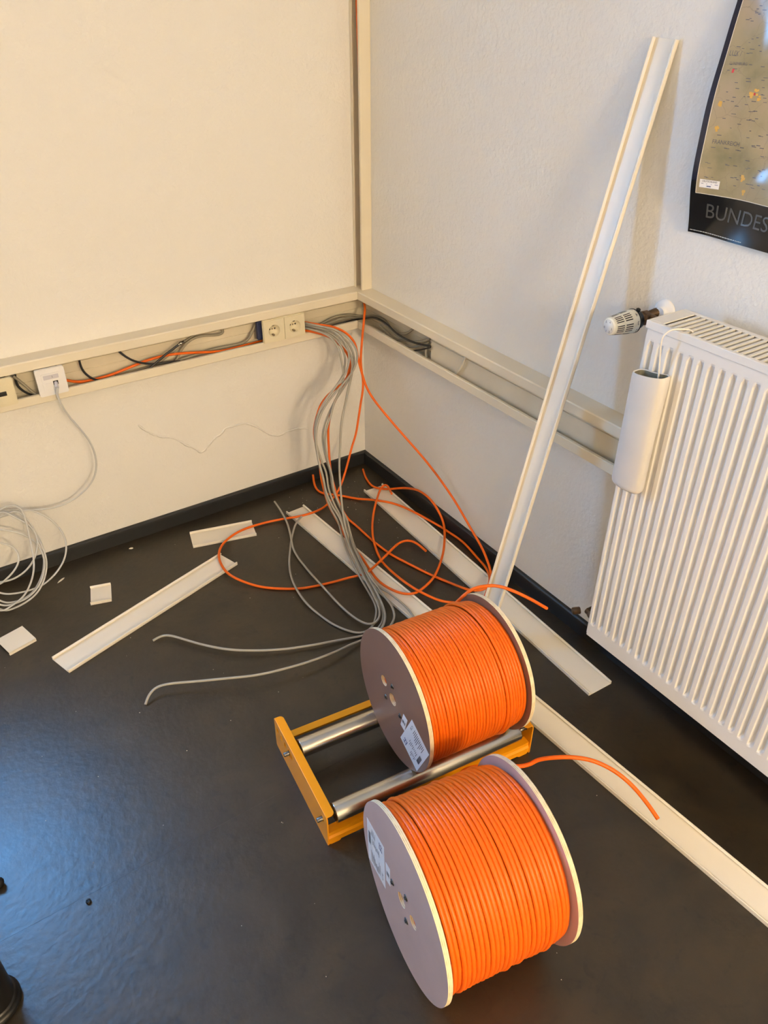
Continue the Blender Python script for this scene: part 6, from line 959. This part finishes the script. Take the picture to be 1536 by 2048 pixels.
# the leaning strip: foot on the floor, head against the right wall
foot = Vector((-.272, -1.066, .0))
head = Vector((-.0010, -1.1285, 1.507))
ax = (head - foot).normalized()
nrm = Vector((-1, 0, 0))
nrm = (nrm - ax * nrm.dot(ax)).normalized()          # lips face the room
side = nrm.cross(ax)
ls = strip('trunking_cover', (head - foot).length, .0590, 'tall ivory trunking cover leaning upright against the wall beside the radiator', foot, (0, 0, 0))
ls.rotation_euler = Matrix(((ax.x, side.x, nrm.x), (ax.y, side.y, nrm.y), (ax.z, side.z, nrm.z))).to_euler()

# ================================================================== CABLES
G_O, G_G = 'loose orange cables', 'grey cables in the hanging bundle'
cable('orange_cable', PATHS['orange_loop_big'], .0042, 'orange', 'orange cable hanging in the grey bundle and ending in the big loop on the floor', G_O)
cable('orange_cable', PATHS['orange_loop_wall'], .0042, 'orange', 'orange cable bowing from the duct along the radiator wall and back over the floor', G_O)
cable('orange_cable', PATHS['orange_riser'], .0042, 'orange', 'orange cable dropping from the upright corner trunking and looping wide over the floor', G_O)
cable('orange_cable', PATHS['orange_low'], .0042, 'orange', 'orange cable on the floor crossing the long strip by the radiator wall diagonally', G_O)
cable('orange_cable', PATHS['orange_curl'], .0042, 'orange', 'orange cable on the floor with a small hooked end over the strip end', G_O)
LBL = {'a': 'grey cable of the hanging bundle whose upper tail bends down near the long strip',
       'b': 'grey cable of the hanging bundle whose lower tail ends nearest the table leg',
       'c': 'grey cable of the hanging bundle looping back to a raised end by the short offcut',
       'd': 'grey cable of the hanging bundle looping back onto the very long strip end',
       'e': 'grey cable of the hanging bundle curling tightly behind the reel on the stand',
       'f': 'grey cable hanging apart from the bundle and ending on the very long strip'}
for k in 'abcdef':
    cable('grey_cable', PATHS['grey_' + k], .0036, 'grey_cable', LBL[k], G_G)
pc = thing('patch_cable', PATHS['patch'][0], 'pale grey network cable plugged into the white outlet and coiled on the floor', 'cable')
P0 = Vector(PATHS['patch'][0])
MB().tube([q - P0 for q in smooth_path(PATHS['patch'][1:], .009)], .0029, 8).build('cord', M['patch'], pc)
p1 = Vector((-1.0875, -.0735, .6455)) - P0
p2 = Vector(PATHS['patch'][2]) - P0
mid = p1.lerp(p2, .45) + Vector((0, -.010, .004))
MB().tube([p1 + Vector((0, .006, .001)), p1, mid], .0055, 8).build('plug', M['label_grey'], pc, bevel=.0005)
MB().tube(smooth_path([mid, mid.lerp(p2, .5) + Vector((0, -.002, .001)), p2], .004), .0038, 8, radii=None).build('boot', M['patch'], pc)

G_D = 'cables lying in the cable ducts'
for key, r, m, lab in (
        ('duct_orange', .0042, 'orange', 'orange cable lying in the duct from the white outlet to the double socket'),
        ('duct_black1', .0034, 'black_cable', 'black cable dipping between the cream and the white outlet'),
        ('duct_black2', .0034, 'black_cable', 'short black cable hanging from the upper rail next to the white outlet'),
        ('duct_black3', .0034, 'black_cable', 'black cable sagging from the upper rail over the orange duct cable'),
        ('duct_grey1', .0044, 'duct_cable', 'thick grey cable bent into a hook in the duct'),
        ('duct_grey2', .0044, 'duct_cable', 'thick grey cable rising to the left edge of the double socket'),
        ('duct_grey3', .0040, 'duct_cable', 'grey cable dipping between the cream and the white outlet'),
        ('duct_grey4', .0036, 'duct_cable', 'grey cable crossing behind the silver connector in the duct'),
        ('corner_grey1', .0044, 'duct_cable', 'grey cable arching through the duct corner, uppermost'),
        ('corner_grey2', .0044, 'duct_cable', 'grey cable through the duct corner and on to the partition'),
        ('corner_black', .0036, 'black_cable', 'black cable bending through the duct corner to the partition'),
        ('corner_grey3', .0040, 'duct_cable', 'grey cable lying flat in the duct before the partition'),
        ('corner_grey4', .0036, 'duct_cable', 'grey cable sagging to the lower rail before the partition'),
        ('corner_black2', .0026, 'black_cable', 'thin black cable low in the duct before the partition'),
        ('corner_grey5', .0052, 'white_cable', 'thick off-white cable curving at the edge of the partition'),
        ('duct_white', .0042, 'white_cable', 'off-white cable curving in front of the duct partition')):
    cable('duct_cable', PATHS[key], r, m, lab, G_D)
cx = thing('duct_cable', PATHS['duct_black4'][0], 'black cable with a silver screw connector on its end, lying in the duct', 'cable', G_D)
o0 = Vector(PATHS['duct_black4'][0])
MB().tube([q - o0 for q in smooth_path(PATHS['duct_black4'], .006)], .0034, 8).build('cord', M['black_cable'], cx)
a_, b_ = [Vector(q) - o0 for q in PATHS['connector4']]
MB().lathe([(0, .004), (.004, .004), (.0045, .0060), (.012, .0060), (.0125, .0045), (.020, .0045), (.0205, .002), (.024, .002)], a_, b_ - a_, 12).build('connector', M['steel'], cx)

# ================================================================== RADIATOR
RX0, RX1, RYL, RYR, RZ0, RZ1 = -.174, -.0625, -1.3485, -2.23, .1990, 1.0430
ra = thing('radiator', (-.119, RYL, RZ0), 'white ribbed panel radiator mounted on the wall', 'radiator')
O_ = Vector((-.119, RYL, RZ0))


def rb():
    return MB()


def loc(mb):
    mb.v = [tuple(Vector(q) - O_) for q in mb.v]
    return mb


PITCH_R = .0241
ys, offs = [], []
y = RYL - .004
ys += [RYL, y]
offs += [0, 0]
k = 0
D_ = .0085
while y - PITCH_R > RYR + .004:
    # bevel down (+y side of groove), groove, bevel up (faces -y), ridge
    for f, o in ((.05, 0), (.09, .05), (.27, .95), (.30, 1), (.40, 1), (.43, .95), (.66, .05), (.70, 0), (1.0, 0)):
        ys.append(y - PITCH_R * f)
        offs.append(o)
    y -= PITCH_R
ys.append(RYR)
offs.append(0)
zs = [(RZ0, 0), (RZ0 + .036, 0), (RZ0 + .040, .12), (RZ0 + .050, .9), (RZ0 + .054, 1), (RZ1 - .054, 1), (RZ1 - .050, .9), (RZ1 - .040, .12), (RZ1 - .036, 0), (RZ1 - .008, 0)]
vs = [(RX0 + D_ * o * tz, yy, zz) for zz, tz in zs for yy, o in zip(ys, offs)]
n = len(ys)
fs = [(i * n + j, (i + 1) * n + j, (i + 1) * n + j + 1, i * n + j + 1) for i in range(len(zs) - 1) for j in range(n - 1)]
mb = MB().add(vs, fs, 0, False)
loc(mb).build('front_panel', M['radiator'], ra)
# bottom fold, inner core, rear panel
loc(MB().box((RX0 + .0005, RYL, RZ0 - .002), (RX0 + .022, RYR, RZ0 + .001))).build('bottom_fold', M['radiator'], ra)
loc(MB().box((RX0 + .014, RYL - .012, RZ0 + .03), (RX1 - .014, RYR, RZ1 - .05))).build('convector_core', M['rad_core_shade'], ra)
loc(MB().box((RX1 - .010, RYL - .004, RZ0), (RX1, RYR, RZ1 - .012))).build('rear_panel', M['radiator'], ra)
# side cover with its gap to the front panel
loc(MB().box((RX0 + .003, RYL + .0015, RZ0 + .002), (RX1, RYL + .0035, RZ1 - .012)).box((RX0 + .003, RYL - .010, RZ0 + .002), (RX0 + .005, RYL + .0015, RZ1 - .012))).build('side_cover', M['radiator'], ra)
# top grille: frame and slats
GX0, GX1 = RX0 - .003, RX1 + .002
fr = MB()
fr.box((GX0, RYL + .005, RZ1 - .016), (GX0 + .003, RYR, RZ1))
fr.box((GX0 + .003, RYL + .005, RZ1 - .003), (GX0 + .010, RYR, RZ1))
fr.box((GX1 - .012, RYL + .005, RZ1 - .003), (GX1 - .003, RYR, RZ1))
fr.box((GX1 - .003, RYL + .005, RZ1 - .016), (GX1, RYR, RZ1))
fr.box((GX0 + .003, RYL + .005, RZ1 - .016), (GX1 - .003, RYL + .002, RZ1))
fr.box((GX0 + .010, RYL + .002, RZ1 - .003), (GX1 - .012, RYL - .028, RZ1))
gr = loc(fr).build('top_grille', M['radiator'], ra, bevel=.0012)
sm = MB().box((GX0 + .010, -.0028, -.009), (GX1 - .012, .0028, 0)).mesh('slat', M['radiator'])
y = RYL - .028 - .0105
while y > RYR + .01:
    o = bpy.data.objects.new('slat', sm)
    COL.objects.link(o)
    o.parent = gr
    o.location = Vector((0, y, RZ1 - .0004)) - Vector((0, O_.y, O_.z)) - Vector((O_.x, 0, 0))
    y -= .0138

# thermostat valve: pipe from the wall, dark body, cream head pointing into the room
TV = Vector((-.050, -1.238, .988))
tv = MB()
tv.lathe([(0, .0125), (.012, .0135), (.014, .0165), (.026, .0165), (.028, .0135), (.034, .012)], TV + Vector((.022, 0, 0)), (-1, 0, 0), 8, 0, False)
tv.tube([TV + Vector((.012, -.004, .0)), TV + Vector((.004, -.050, -.001)), TV + Vector((-.026, -.082, -.002)), TV + Vector((-.034, -.114, -.002))], .0105, 12)
tv.lathe([(0, .0105), (.004, .0155), (.020, .0155), (.024, .0105)], TV + Vector((.012, -.044, 0)), (0, -1, 0), 6, 0, False)
tv.tube([TV + Vector((.016, 0, .002)), TV + Vector((.030, -.006, .008)), TV + Vector((.048, -.012, .010))], .0105, 12)
va = loc(tv).build('valve', M['brass_dark'], ra)
HX = TV + Vector((-.010, .002, -.001))
HA = Vector((-.995, .10, -.02)).normalized()
hd = MB()
prof = [(.016, .0215), (.018, .0252), (.024, .0258), (.036, .0252), (.084, .0192), (.0865, .0178), (.0872, .0)]
hd.lathe(prof, HX, HA, 40)
th = loc(hd).build('thermostat_head', M['thermo'], ra)
loc(MB().lathe([(.004, .0165), (.0045, .0195), (.012, .0205), (.0165, .0235), (.0195, .0266), (.0215, .0266), (.0220, .0240)], HX, HA, 32)).build('collar', M['black_plastic'], th)
loc(MB().lathe([(.0873, .0150), (.0885, .0145), (.0888, .0)], HX, HA, 30)).build('end_cap', M['thermo_cap'], th)
e1 = HA.cross(Vector((0, 0, 1))).normalized()
e2 = HA.cross(e1)


def head_pt(h, r, a):
    return HX + HA * h + r * (math.cos(a) * e1 + math.sin(a) * e2)


loc(MB().tube([head_pt(.019, .0268, math.radians(250)), head_pt(.019, .0315, math.radians(250))], .005, 6)).build('index_lug', M['black_plastic'], th)


def head_r(h):
    return .0252 + (.0192 - .0252) * (h - .036) / .048


for i in range(30):
    a = 2 * PI * i / 30
    if i % 5 == 2:
        continue
    for h0, h1 in ((.040, .058), (.062, .080)):
        da = .045
        q = [head_pt(h0, head_r(h0) + .0003, a - da), head_pt(h1, head_r(h1) + .0003, a - da * 1.1), head_pt(h1, head_r(h1) + .0003, a + da * 1.1), head_pt(h0, head_r(h0) + .0003, a + da)]
        loc(MB().quad(*q)).build('vent_slot', M['hole'], th)
for ch, a in (('3', 190), ('4', 232), ('5', 275), ('2', 150), ('1', 110), ('0', 318)):
    vs, fs = text_shape(ch, .011)
    w = []
    for x, y_, z in vs:
        h = .0235 + (x - .003) * 1.0
        w.append(head_pt(.027 + y_ * -.0 + x * 1.0 - .002, .0262, math.radians(a) - (y_ - .004) / .0255))
    loc(MB().add(w, fs)).build('dial_number', M['ink'], th)
for ch, a in (('0', 20), ('1', 70), ('2', 120), ('3', 170), ('4', 250), ('5', 310)):
    vs, fs = text_shape(ch, .007)
    c = head_pt(.0890, .0115, math.radians(a))
    loc(MB().add([c + e1 * (-x + .002) - e2 * (y_ - .0025) for x, y_, z in vs], fs)).build('cap_number', M['ink'], th)
loc(MB().lathe([(0, .027), (.003, .0265), (.007, .0215), (.012, .014), (.016, .0125), (.020, .0125)], (-.0003, -1.253, .998), (-1, 0, 0), 36)).build('pipe_rosette', M['white_plastic'], ra)
lv = MB().lathe([(0, .0095), (.002, .0105), (.020, .0105), (.022, .009), (.0222, 0)], (-.075, -1.238, .150), (-.85, .5, -.1), 16)
lv.tube([(-.06, -1.25, .150), (-.07, -1.31, .155), (-.085, -1.345, .195), (-.090, -1.365, .225)], .009, 10)
lv.tube([(-.058, -1.252, .150), (-.030, -1.253, .150), (-.001, -1.253, .150)], .008, 10)
lv.lathe([(0, .010), (.0, .014), (.016, .014), (.016, .010)], (-.06, -1.262, .150), (0, -1, 0), 6, 0, False)
loc(lv).build('return_valve', M['brass_dark'], ra)

# ------------------------------------------------------------------ evaporator hung on the radiator
HU = Vector((-.1935, -1.3905, .6810))
hu = thing('humidifier', HU, 'white ceramic water evaporator hanging from a wire hook on the radiator', 'humidifier')
hh, hw, ht = .269, .0397, .0200
nn = 40
rows = [(0.0, .86), (.004, .95), (.012, 1.0), (.14, 1.0), (.247, 1.0), (.263, .985), (.267, .955)]
vs = []
for zz, sc in rows:
    for j in range(nn):
        a = 2 * PI * j / nn
        cx_, sy = math.cos(a), math.sin(a)
        ex = math.copysign(abs(cx_) ** .75, cx_) * ht * sc
        ey = math.copysign(abs(sy) ** .9, sy) * hw * sc
        ex += (.006 * math.cos(PI * ey / hw / 1.0) * (1 if cx_ > 0 else 0) * -.9) if zz > .2 else 0   # dent at the back of the mouth
        vs.append((ex, ey, zz + (.006 * (-ey / hw) + .0) * (1 if zz > .25 else 0)))
fs = [(i * nn + j, i * nn + (j + 1) % nn, (i + 1) * nn + (j + 1) % nn, (i + 1) * nn + j) for i in range(len(rows) - 1) for j in range(nn)]
mb = MB().add(vs, fs, 0, True)
mb.f.append(list(range(nn))[::-1]); mb.m.append(0); mb.s.append(False)
# rim and inner wall
top = [Vector(vs[(len(rows) - 1) * nn + j]) for j in range(nn)]
inn = [Vector((q.x * .86, q.y * .93, q.z - .001)) for q in top]
low = [Vector((q.x * .84, q.y * .91, q.z - .07)) for q in top]
mb.add(top + inn, [(j, (j + 1) % nn, nn + (j + 1) % nn, nn + j) for j in range(nn)], 0, True)
mb.build('vessel', M['ceramic'], hu)
mb = MB().add(inn + low, [(j, (j + 1) % nn, nn + (j + 1) % nn, nn + j) for j in range(nn)], 0, True)
mb.f.append([nn + j for j in range(nn)]); mb.m.append(0); mb.s.append(False)
mb.build('inner_wall', M['ceramic_in'], hu)
wp = [(.008, -.014, .205), (.008, -.014, .260), (.003, -.012, .300), (-.004, -.012, .335), (-.005, -.014, .354), (.006, -.024, .3672), (.026, -.036, .3665), (.038, -.0442, .3655), (.046, -.0451, .354), (.048, -.0451, .336)]
MB().tube(smooth_path(wp, .006), .0019, 8).build('wire_hook', M['wire'], hu)

# ================================================================== POSTER
PYL, PYR, PZ0, PZ1 = -1.2755, -2.05, 1.176, 2.16


def curl(y, z):
    """distance of the sheet from the wall"""
    d = PYL - y
    e = math.exp(-max(d, 0) / .055)
    bow = math.sin(PI * min(1, max(0, (z - PZ0) / .40))) if z < PZ0 + .40 else 0.0
    wav = .5 + .5 * math.sin(z * 31.0)
    return .004 + e * (.004 + .022 * bow + .002 * wav) + .0038 * (1 + math.sin(y * 27 + z * 13)) + .0010 * (1 + math.sin(y * 55 - z * 31)) + .0012 * (1 + math.sin(z * 42 + y * 6))


po = thing('poster', (0, PYL, PZ0), 'glossy wall map poster with black border and large grey lettering', 'poster')


def pgrid(y0, y1, z0, z1, off, ny, nz):
    vs, fs = [], []
    for i in range(nz + 1):
        for j in range(ny + 1):
            t = (j / ny) ** 1.3
            y = y0 + (y1 - y0) * t
            z = z0 + (z1 - z0) * i / nz
            vs.append((-curl(y, z) - off, y - PYL, z - PZ0))
    w = ny + 1
    fs = [(i * w + j, i * w + j + 1, (i + 1) * w + j + 1, (i + 1) * w + j) for i in range(nz) for j in range(ny)]
    return MB().add(vs, fs, 0, True)


def ptext(body, size, y, z, m, name, off=.0006, sx=1.0):
    vs, fs = text_shape(body, size)
    out = []
    for a, b, c in vs:
        yy, zz = y - a * sx, z + b
        out.append((-curl(yy, zz) - off, yy - PYL, zz - PZ0))
    return MB().add(out, fs).build(name, m, po)


def pquad(y0, y1, z0, z1, off=.0006):
    q = [(y0, z0), (y1, z0), (y1, z1), (y0, z1)]
    return [(-curl(y, z) - off, y - PYL, z - PZ0) for y, z in q]


MZ0 = PZ0 + .0795
sh = pgrid(PYL, PYR, PZ0, PZ1, 0, 90, 110)
sh.build('sheet', M['poster_black'], po)
pgrid(PYL - .0002, PYL - .0105, MZ0 + .022, PZ1 - .01, .0003, 4, 110).build('border_gradient', M['poster_blue'], po)
pgrid(PYL - .0098, PYR + .012, MZ0 - .0012, PZ1 - .012, .0004, 90, 110).build('map_edge', M['map_edge'], po)
pgrid(PYL - .0110, PYR + .0132, MZ0, PZ1 - .0132, .0006, 90, 110).build('map', M['map'], po)
ptext('BUNDESREPUBLIK', .0390, -1.3070, 1.2105, M['poster_text'], 'title', sx=.965)
ptext('FRANKREICH', .0105, -1.299, 1.3455, M['map_text'], 'country_name', .0009, .80)
ptext('LUX /', .0120, -1.2905, 1.489, M['map_text'], 'country_name', .0009, .8)
ptext('LUXEMBURG', .0065, -1.2965, 1.4755, M['map_text'], 'country_name', .0009, .9)
# scale box
mb = MB().add(pquad(-1.2915, -1.3285, 1.2665, 1.2815, .0010), [(0, 1, 2, 3)])
sb = mb.build('scale_box', M['white_plastic'], po)
ptext('DEUTSCHLAND', .0048, -1.2965, 1.2770, M['ink'], 'scale_title', .0014, .80)
mk = MB()
for y0, y1, z0, z1 in ((-1.3055, -1.3135, 1.2688, 1.2706), (-1.295, -1.299, 1.2735, 1.2743), (-1.3045, -1.3060, 1.2735, 1.2743), (-1.313, -1.3145, 1.2735, 1.2743), (-1.320, -1.326, 1.2735, 1.2743)):
    mk.add(pquad(y0, y1, z0, z1, .0014), [(0, 1, 2, 3)])
mk.build('scale_bar', M['blue_ink'], po)
# imprint line along the bottom edge
fp = MB()
y = PYL - .004
rnd = random.Random(2)
while y > -1.40:
    l = rnd.uniform(.002, .006)
    fp.add(pquad(y, y - l, PZ0 + .0045, PZ0 + .0060), [(0, 1, 2, 3)])
    y -= l + .0012
fp.build('imprint', M['fine_print'], po)
# place names and town symbols
nm, oc = MB(), MB()
for i in range(420):
    yy, zz = rnd.uniform(-1.292, -1.62), rnd.uniform(1.275, 1.62)
    if -1.345 < yy and 1.34 < zz < 1.36:
        continue
    l = rnd.uniform(.003, .009)
    h = rnd.uniform(.0008, .0013)
    nm.add(pquad(yy, yy - l, zz, zz + h, .0009), [(0, 1, 2, 3)])
for yy, zz in ((-1.2985, 1.413), (-1.301, 1.372), (-1.369, 1.292), (-1.379, 1.269), (-1.360, 1.436), (-1.366, 1.428), (-1.352, 1.432)):
    for k in range(5):
        a, b = yy + rnd.uniform(-.004, .004), zz + rnd.uniform(-.004, .004)
        s = rnd.uniform(.0012, .0028)
        oc.add(pquad(a + s, a - s, b - s, b + s, .0010), [(0, 1, 2, 3)])
for q in ((-1.3055, -1.3095, 1.463, 1.469), (-1.3565, -1.3595, 1.431, 1.435)):
    MB().add(pquad(*q, .0012), [(0, 1, 2, 3)]).build('capital_mark', M['red_print'], po)
tag(nm.build('place_names', M['map_text'], po), kind='stuff')
tag(oc.build('town_symbols', M['ochre'], po), kind='stuff')

# ================================================================== THINGS AT THE EDGE OF THE FRAME
tl = thing('table_leg', (-1.668, -1.318, 0), 'black round table leg with a foot ring on the floor', 'table leg')
MB().lathe([(0, .045), (.003, .0490), (.009, .0495), (.013, .0475), (.015, .0445), (.019, .0445), (.022, .0430), (.024, .0400)], (0, 0, 0), (0, 0, 1), 40).build('foot_ring', M['leg'], tl)
MB().lathe([(.020, .0405), (.70, .0405), (.71, .040), (.7101, 0)], (0, 0, 0), (0, 0, 1), 40).build('tube', M['leg'], tl)
bt = thing('chair_foot', (-1.66, -1.045, 0), 'black rounded chair foot poking in beside the table leg', 'chair foot')
MB().tube(smooth_path([(-.16, .06, .05), (-.06, .012, .030), (.02, -.022, .0150), (.050, -.033, .0112)], .01), .011, 12).build('bar', M['black_plastic'], bt)
MB().lathe([(0, .011), (.006, .0105), (.010, .007), (.012, .0)], (.050, -.033, .0112), (.05, -.018, 0), 14).build('end_cap', M['black_plastic'], bt)
sc = thing('cable_clip', (-1.462, -1.218, 0), 'tiny black plastic part lying alone on the open floor', 'clip')
MB().lathe([(0, .0055), (.004, .0055), (.005, .0045), (.0052, .0030), (.003, .0026)], (0, 0, 0), (0, 0, 1), 14).build('ring', M['black_plastic'], sc)
MB().box((-.001, -.004, .0), (.001, .004, .006)).build('web', M['black_plastic'], sc)


def chip(loc, L, w, h, rz, label):
    mb = MB()
    rnd_ = random.Random(int(abs(loc[0]) * 1e4))
    prof = [(-L / 2, .2), (-L * .25, .8), (0, 1), (L * .3, .9), (L / 2, .3)]
    vs = []
    for x, s in prof:
        for u, v in ((-1, 0), (-.6, 1), (.7, .9), (1, 0)):
            vs.append((x + rnd_.uniform(-.0005, .0005), u * w / 2 * s, v * h * s))
    fs = [(i * 4 + j, i * 4 + (j + 1) % 4, (i + 1) * 4 + (j + 1) % 4, (i + 1) * 4 + j) for i in range(4) for j in range(4)] + [(3, 2, 1, 0), (16, 17, 18, 19)]
    o = mb.add(vs, fs).build('plastic_shaving', M['crumb'], None)
    o.location = loc
    o.rotation_euler = (0, 0, rz)
    tag(o, label, 'shaving')


chip((-.982, -.058, 0), .014, .007, .003, -.3, 'short ivory plastic shaving by the skirting between coil and offcut')
chip((-1.227, -.102, 0), .030, .006, .003, .55, 'longer ivory plastic shaving beside the pale cable coil')
cr = MB()
spots = []
for i in range(70):
    spots.append((rnd.uniform(-.42, -.05), rnd.uniform(-.75, -.05), rnd.uniform(.0008, .0022)))
for i in range(60):
    spots.append((rnd.uniform(-1.5, -.1), rnd.uniform(-2.0, -.05), rnd.uniform(.0006, .0016)))
near = [q for k_, v_ in PATHS.items() for q in v_ if q[2] < .02]


def free_spot(x, y):
    for (ax_, ay_), (bx_, by_) in (((-1.329, -.491), (-.730, -.300)), ((-.794, -.132), (-.582, -.185)), ((-.4055, -.160), (-.2805, -2.07)), ((-.087, -.194), (-.125, -1.392))):
        L_ = math.hypot(bx_ - ax_, by_ - ay_)
        if abs((x - ax_) * (by_ - ay_) - (y - ay_) * (bx_ - ax_)) / L_ < .048 and -.02 < ((x - ax_) * (bx_ - ax_) + (y - ay_) * (by_ - ay_)) / L_ < L_ + .02:
            return False
    return all((q[0] - x) ** 2 + (q[1] - y) ** 2 > .0001 for q in near)


spots = [q for q in spots if free_spot(q[0], q[1])]
for x, y, s in spots:
    a = rnd.uniform(0, PI)
    vs = [(x + s * math.cos(a + k * 2 * PI / 3), y + s * math.sin(a + k * 2 * PI / 3), 0) for k in range(3)] + [(x, y, s * 1.2)]
    cr.add(vs, [(0, 1, 3), (1, 2, 3), (2, 0, 3), (2, 1, 0)])
tag(cr.build('plaster_crumbs', M['crumb'], None), 'scattered tiny white plaster crumbs over the dark floor', 'crumbs', kind='stuff')

# ================================================================== CEILING LAMP (behind the camera)
for i, (lx, ly) in enumerate(((-1.2, -5.2),)):
    la = thing('pendant_lamp', (lx, ly, ROOM_Z), 'white globe pendant lamp hanging from the ceiling at the rear of the room', 'lamp')
    drop = -.55
    MB().lathe([(0, .06), (-.02, .06), (-.03, .01)], (0, 0, 0), (0, 0, 1), 24).build('canopy', M['white_plastic'], la)
    MB().tube([(0, 0, -.02), (0, 0, drop + .16)], .004, 8).build('cord', M['white_plastic'], la)
    MB().lathe([(drop + .19, .03), (drop + .165, .06), (drop + .150, .09)], (0, 0, 0), (0, 0, 1), 32).build('fitting', M['white_plastic'], la)
    gl = MB().lathe([(drop + .16, .06), (drop + .13, .15), (drop + .07, .22), (drop, .24), (drop - .07, .22), (drop - .13, .15), (drop - .165, .06), (drop - .17, .0)], (0, 0, 0), (0, 0, 1), 48)
    gl.build('globe', M['diffuser'], la)
